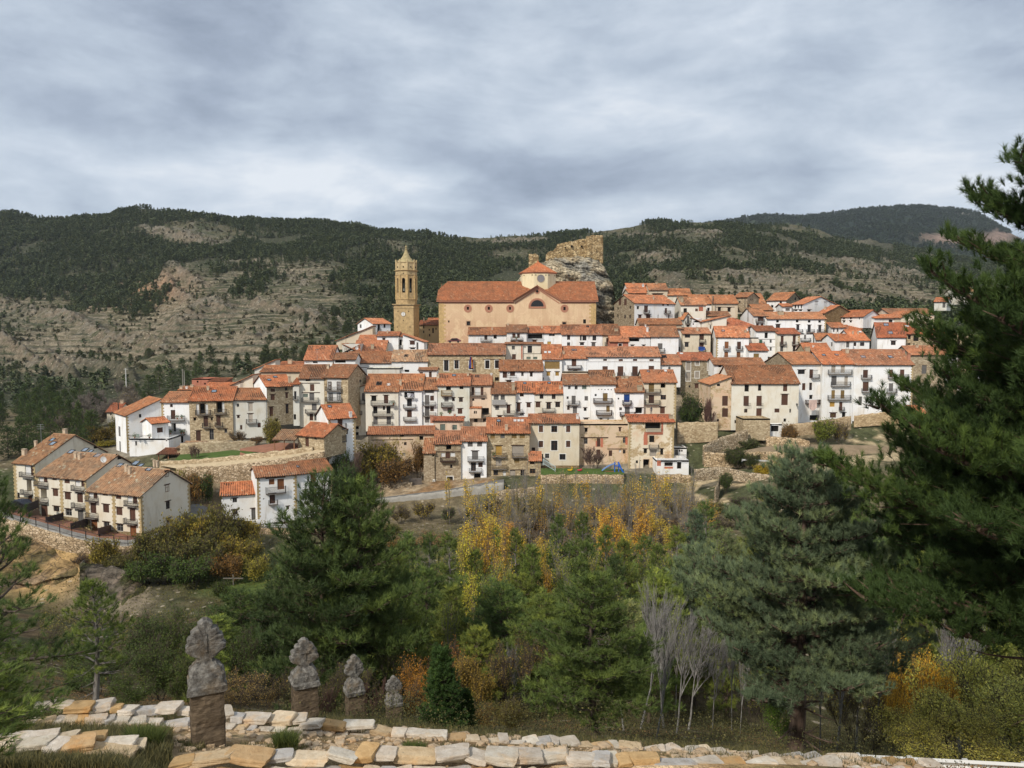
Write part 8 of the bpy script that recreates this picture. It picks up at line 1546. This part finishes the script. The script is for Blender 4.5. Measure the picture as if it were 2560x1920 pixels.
for zr,x,y,Y,lb in(('Z1',427,392,143,'cluster of rooftop aerials on the farthest terraced house'),('Z4',800,620,186,'small aerial on the brown roof of the second tier'),('V1',1435,400,190,'television aerial beside the town hall roof'),('V4',1360,880,206,'television aerial above the arched grey side')):
 a=P(zr,x,y,Y);q=MB();hh=2.6;q.tube([(0,0,-1.0),(0,0,hh)],.035,5)
 for z,w in((hh-.1,.5),(hh-.5,.7),(hh-.9,.6)):
  q.bar((-w,0,z),(w,0,z),.04)
  for k in range(5):q.bar((-w+k*w/2,-.25,z),(-w+k*w/2,.25,z),.03)
 o=one('aerial',lb,'aerial',q,MT['painted'],(.30,.30,.29),'rooftop aerials');o.location=a
for zr,x,y,Y,r_,lb in(('Z1',1073,617,131.5,.55,'white satellite dish on the gable of the middle terraced house'),('Z4',1692,742,187.5,.42,'white satellite dish above the bright white house'),('V1',42,550,187,.42,'round white dish by the flat grey shed'),('V1',1262,585,186,.40,'small white dish at the corner of the town hall'),('Z4',1212,500,204.5,.42,'white dish beside the small blue window'),('V3',595,245,249,.4,'dish on the highest white gable')):
 a=P(zr,x,y,Y);rt=empty('satellite_dish',a,lb,'satellite dish','satellite dishes');q=MB();n=14;vs=[(0,.12,0)]
 for rr in(.5,1.0):vs+=[(r_*rr*math.cos(2*math.pi*k/n),.12*(1-rr*rr)-.02,r_*rr*math.sin(2*math.pi*k/n))for k in range(n)]
 fs=[(0,1+k,1+(k+1)%n)for k in range(n)]+[(1+k,1+n+k,1+n+(k+1)%n,1+(k+1)%n)for k in range(n)];q.add(vs,fs);q.build('dish',MT['white_metal'],rt,smooth=True);q=MB();q.bar((0,.1,-r_),(0,-.4,0),.04);q.bar((0,.12,0),(0,.5,-.5),.06);q.build('arm',MT['iron'],rt)
for zr,x,y,Y,lb in(('V1',1977,650,194.4,'black wall lamp on the white house with ochre shutters'),('V5',995,552,179.3,'black wall lamp at the corner of the farmhouse'),('V4',673,790,227.3,'small lamp on the long white house')):
 a=P(zr,x,y,Y);rt=empty('wall_lamp',a,lb,'lamp','wall lamps');q=MB();q.bar((0,.6,.3),(0,0,.35),.05);q.build('bracket',MT['iron'],rt);q=MB();q.lathe([(.08,-.4),(.2,.1),(.24,.14),(.05,.4)],6);q.build('lantern',MT['iron'],rt)
def car(label,zr,x,y,Y,rz,col,L_=4.1):
 a=P(zr,x,y,Y);rt=empty('parked_car',a,label,'car','parked cars',rz);q=MB();W_=1.7
 S=[(-.5,.35,.62),(-.46,.75,.72),(-.30,.85,.80),(-.16,1.38,.70),(.22,1.42,.70),(.40,.95,.80),(.5,.80,.74),(.5,.35,.66)]
 for s_ in(-1,1):pass
 pts=[(f*L_,z)for f,z,w in S];ws=[w*W_/2*1.2 for f,z,w in S];vs=[(x_,-w_,z_)for(x_,z_),w_ in zip(pts,ws)]+[(x_,w_,z_)for(x_,z_),w_ in zip(pts,ws)];n=len(pts)
 q.add(vs,[tuple(range(n))[::-1],tuple(range(n,2*n))]+[(i,(i+1)%n,(i+1)%n+n,i+n)for i in range(n)]);q.build('body',MT['painted'],rt,col)
 q=MB()
 for s_ in(-1,1):q.add([(f*L_,s_*.62*W_,z)for f,z in((-.28,.90),(-.17,1.30),(.20,1.33),(.34,.95))],[(0,1,2,3)])
 q.add([(-.302*L_,-.55,.90),(-.302*L_,.55,.90),(-.175*L_,.5,1.34),(-.175*L_,-.5,1.34)],[(0,1,2,3)]);q.build('glass',MT['glass'],rt)
 for fx_ in(-.31,.30):
  for s_ in(-1,1):q=MB(Matrix.Translation((fx_*L_,s_*.82,.32))@Matrix.Rotation(R(90),4,'X'));q.lathe([(.05,-.11),(.32,-.11),(.32,.11),(.05,.11)],12);q.build('wheel',MT['iron'],rt)
car('dusty pink-red car parked against the foot of the church wall','V1',750,148,232.5,0,(.30,.12,.13));car('dark car parked on the brown forecourt of the farthest terraced house','Z1',215,1112,131,-.35,(.03,.035,.05))
def chairset(label,zr,x,y,Y,col=(.66,.66,.64)):
 a=P(zr,x,y,Y);rt=empty('garden_chair',a,label,'chair','garden chairs');q=MB();q.box(-.25,-.25,.40,.25,.25,.45);q.build('seat',MT['painted'],rt,col);q=MB();q.box(-.25,.22,.45,.25,.27,.95);q.build('backrest',MT['painted'],rt,col)
 for sx in(-.22,.22):
  for sy in(-.22,.22):q=MB();q.bar((sx,sy,0),(sx,sy,.4),.05);q.build('leg',MT['painted'],rt,col)
chairset('white chair on the topmost left balcony of the middle terraced house','Z1',430,888,136.4);chairset('white chair on the topmost right balcony of the middle terraced house','Z1',812,935,133);chairset('white plastic chair on the end-house terrace','Z2',415,868,160.5,(.25,.30,.26))
def fence(label,pts,h=1.1,gap=.16,t_=.03,name='railing_fence',col=(.04,.03,.03),posts=2.0,cat='fence',board=False,group='fences and railings'):
 """pts: (photo x, y of the foot, metres ahead)"""
 Q=[at(*p)for p in pts];o=Q[0].copy();rt=empty(name,o,label,cat,group);top=MB();bars=MB();up=Vector((0,0,1))
 for a,b in zip(Q,Q[1:]):
  a=a-o;b=b-o;L_=(b-a).length
  if board:bars.add([a+up*.05,b+up*.05,b+up*h,a+up*h,a+up*.05+Vector((.05,.08,0)),b+up*.05+Vector((.05,.08,0)),b+up*h+Vector((.05,.08,0)),a+up*h+Vector((.05,.08,0))],[(0,1,2,3),(7,6,5,4),(3,2,6,7),(0,3,7,4),(1,5,6,2)])
  else:
   n=max(2,int(L_/gap))
   for k in range(n+1):p=a.lerp(b,k/n);bars.bar(p+up*.08,p+up*h,t_)
  top.bar(a+up*h,b+up*h,t_*1.8);top.bar(a+up*.12,b+up*.12,t_*1.5);n=max(1,int(L_/posts))
  for k in range(n+1):p=a.lerp(b,k/n);pm=MB();pm.bar(p-up*.2,p+up*(h+.12),t_*2.6);pm.build('post',MT['painted'],rt,col)
 m=MT['painted'];top.build('rail',m,rt,col);bars.build('panel' if board else 'bars',m,rt,col)
fence('long iron railing following the walkway above the yellow cliff',[(-40,1262,117.1),(14,1292,115.6),(90,1313,114.4),(180,1340,113.3),(250,1355,113.1),(320,1361,113.7),(370,1356,114.9),(400,1342,116.4)],1.15,.17)
fence('dark mesh fence round the yard of the farthest terraced house',[(5,1278,119),(66,1284,121.5),(96,1270,129)],1.4,.10,.05);fence('brown board fence between the first two forecourts',[(66,1305,118),(98,1290,128)],1.3,board=True,col=(.10,.055,.04),name='board_fence')
fence('grey mesh divider with stacked furniture behind it',[(116,1316,117),(158,1303,125)],1.4,.10,.05);fence('black mesh divider between the middle and nearest forecourts',[(178,1333,116.5),(219,1318,125)],1.5,.08,.05);fence('dark brown board divider in the nearest forecourt',[(246,1343,116.4),(281,1332,124.2)],1.4,board=True,col=(.075,.04,.035),name='board_fence')
fence('white metal rail beside the lane under the tall white house',[(632,1312,131.5),(690,1318,131.2),(760,1322,131)],.5,1.4,.05,col=(.6,.6,.6));fence('pale goal-like rails on the green below the lane wall',[(955,1300,146),(1030,1290,147)],.9,2.5,.07,col=(.6,.6,.56));fence('stair railing at the playground steps',[(1358,1160,158),(1388,1178,157)],1.0,.3,.05,col=(.45,.55,.55))
fence('blue-grey sheet fence in the terraced gardens',[(2075,1190,150),(2130,1186,151),(2200,1192,151)],1.3,board=True,col=(.26,.29,.33),name='sheet_fence');fence('white plastic strip fence at the field edge',[(1855,1152,158),(1922,1155,158)],.35,board=True,col=(.62,.62,.6),name='sheet_fence')
q=MB();q.box(-1.4,0,.9,1.4,.12,1.02);q.box(-.06,0,0,.06,.12,1.5);o=one('wooden_post','pale crossbar on a post standing in the small meadow','post',q,MT['painted'],(.17,.15,.12));o.location=at(583,1463,104)
def person(label,loc,H_,col,skin=(.32,.20,.14)):
 me=bpy.data.meshes.new('person');J={'pel':(0,0,.52),'che':(0.01,0,.74),'nek':(0.01,-.01,.83),'hed':(0.02,-.02,.88),'top':(.02,-.02,.97),'lh':(-.05,0,.50),'lk':(-.06,-.03,.27),'la':(-.07,.01,.03),'lf':(-.07,-.08,.015),'rh':(.05,0,.50),'rk':(.07,-.02,.27),'ra':(.07,.02,.03),'rf':(.08,-.07,.015),'ls':(-.11,0,.80),'le':(-.15,-.02,.63),'lw':(-.16,-.06,.48),'lp':(-.16,-.07,.44),'rs':(.12,0,.80),'re':(.19,-.02,.66),'rw':(.17,-.03,.50),'rp':(.16,-.04,.46)}
 E=[('pel','che'),('che','nek'),('nek','hed'),('hed','top'),('pel','lh'),('lh','lk'),('lk','la'),('la','lf'),('pel','rh'),('rh','rk'),('rk','ra'),('ra','rf'),('che','ls'),('ls','le'),('le','lw'),('lw','lp'),('che','rs'),('rs','re'),('re','rw'),('rw','rp')]
 K=list(J);me.from_pydata([tuple(c*H_ for c in J[k])for k in K],[(K.index(a),K.index(b))for a,b in E],[]);o=bpy.data.objects.new('person',me);COL.objects.link(o);me.materials.append(MT['painted']);o.color=(*col,1)
 m=o.modifiers.new('skin','SKIN');RD={'pel':.075,'che':.085,'nek':.032,'hed':.05,'top':.045,'lh':.055,'rh':.055,'lk':.038,'rk':.038,'la':.026,'ra':.026,'lf':.022,'rf':.022,'ls':.035,'rs':.035,'le':.026,'re':.026,'lw':.018,'rw':.018,'lp':.022,'rp':.022}
 for i,k in enumerate(K):me.skin_vertices[0].data[i].radius=(RD[k]*H_,RD[k]*H_);me.skin_vertices[0].data[i].use_root=(k=='pel')
 o.modifiers.new('sub','SUBSURF').levels=1;o.location=loc;finish(o,label,'person')
 q=MB();q.lathe([(.001,-.02*H_),(.045*H_,0),(.056*H_,.05*H_),(.045*H_,.09*H_),(.01*H_,.105*H_)],10,(0.02*H_,-.01*H_,.885*H_));h=q.build('hair',MT['painted'],o,(.03,.02,.015),smooth=True)
person('person in dark blue clothes standing above the loggia roof, one arm bent',P('V2',1537,1136,171.5),1.72,(.03,.035,.06))
for i,(zr,x,y,Y)in enumerate((('Z2',855,655,168.6),('Z2',905,650,168.6),('Z2',900,818,168.6),('Z2',925,815,168.6),('Z2',780,822,168.6),('Z2',548,865,161.5),('Z2',385,865,161),('V7',655,60,176.8),('V8',145,572,160.6),('V7',1350,175,168),('V7',1245,200,168),('Z6',400,1325,210.8))):
 a=P(zr,x,y,Y);rt=empty('potted_plant',a,'leafy plant in a clay pot, '+ORD[i]+' from the left among those on balconies','potted plant','potted plants');q=MB();q.lathe([(.12,0),(.18,.3),(.2,.32)],10);q.build('pot',MT['painted'],rt,(.36,.14,.07));rg=np.random.default_rng(i);m_=leaves_mesh('foliage',rg.normal(0,.2,(160,3))+np.array([0,0,.6]),.14,i);o=link('foliage',m_,rt,(.07,.12,.03),[MT['leaves']])
count_off(['zzz'])
for o in[o for o in C.objects if o.get('category')=='potted plant']:pass
pp=sorted([o for o in C.objects if o.get('category')=='potted plant'],key=lambda o:pix(o.location)[0])
for i,o in enumerate(pp):o['label']='leafy plant in a clay pot, '+ORD[i]+' from the left among those on balconies'
# ---------------------------------------------------------------- the air between here and the hills
hz=MB();hz.box(-3600,-40,-130,3600,3500,760);hm=bpy.data.materials.new('haze');hm.use_nodes=True;hm.node_tree.nodes.clear()
ho=hm.node_tree.nodes.new('ShaderNodeOutputMaterial');pv=hm.node_tree.nodes.new('ShaderNodeVolumePrincipled');pv.inputs['Color'].default_value=(.80,.87,.95,1);pv.inputs['Density'].default_value=.00006;pv.inputs['Anisotropy'].default_value=.2
hm.node_tree.links.new(pv.outputs[0],ho.inputs['Volume']);finish(hz.build('haze',hm),'thin pale haze in the air over the whole valley','haze',kind='stuff')
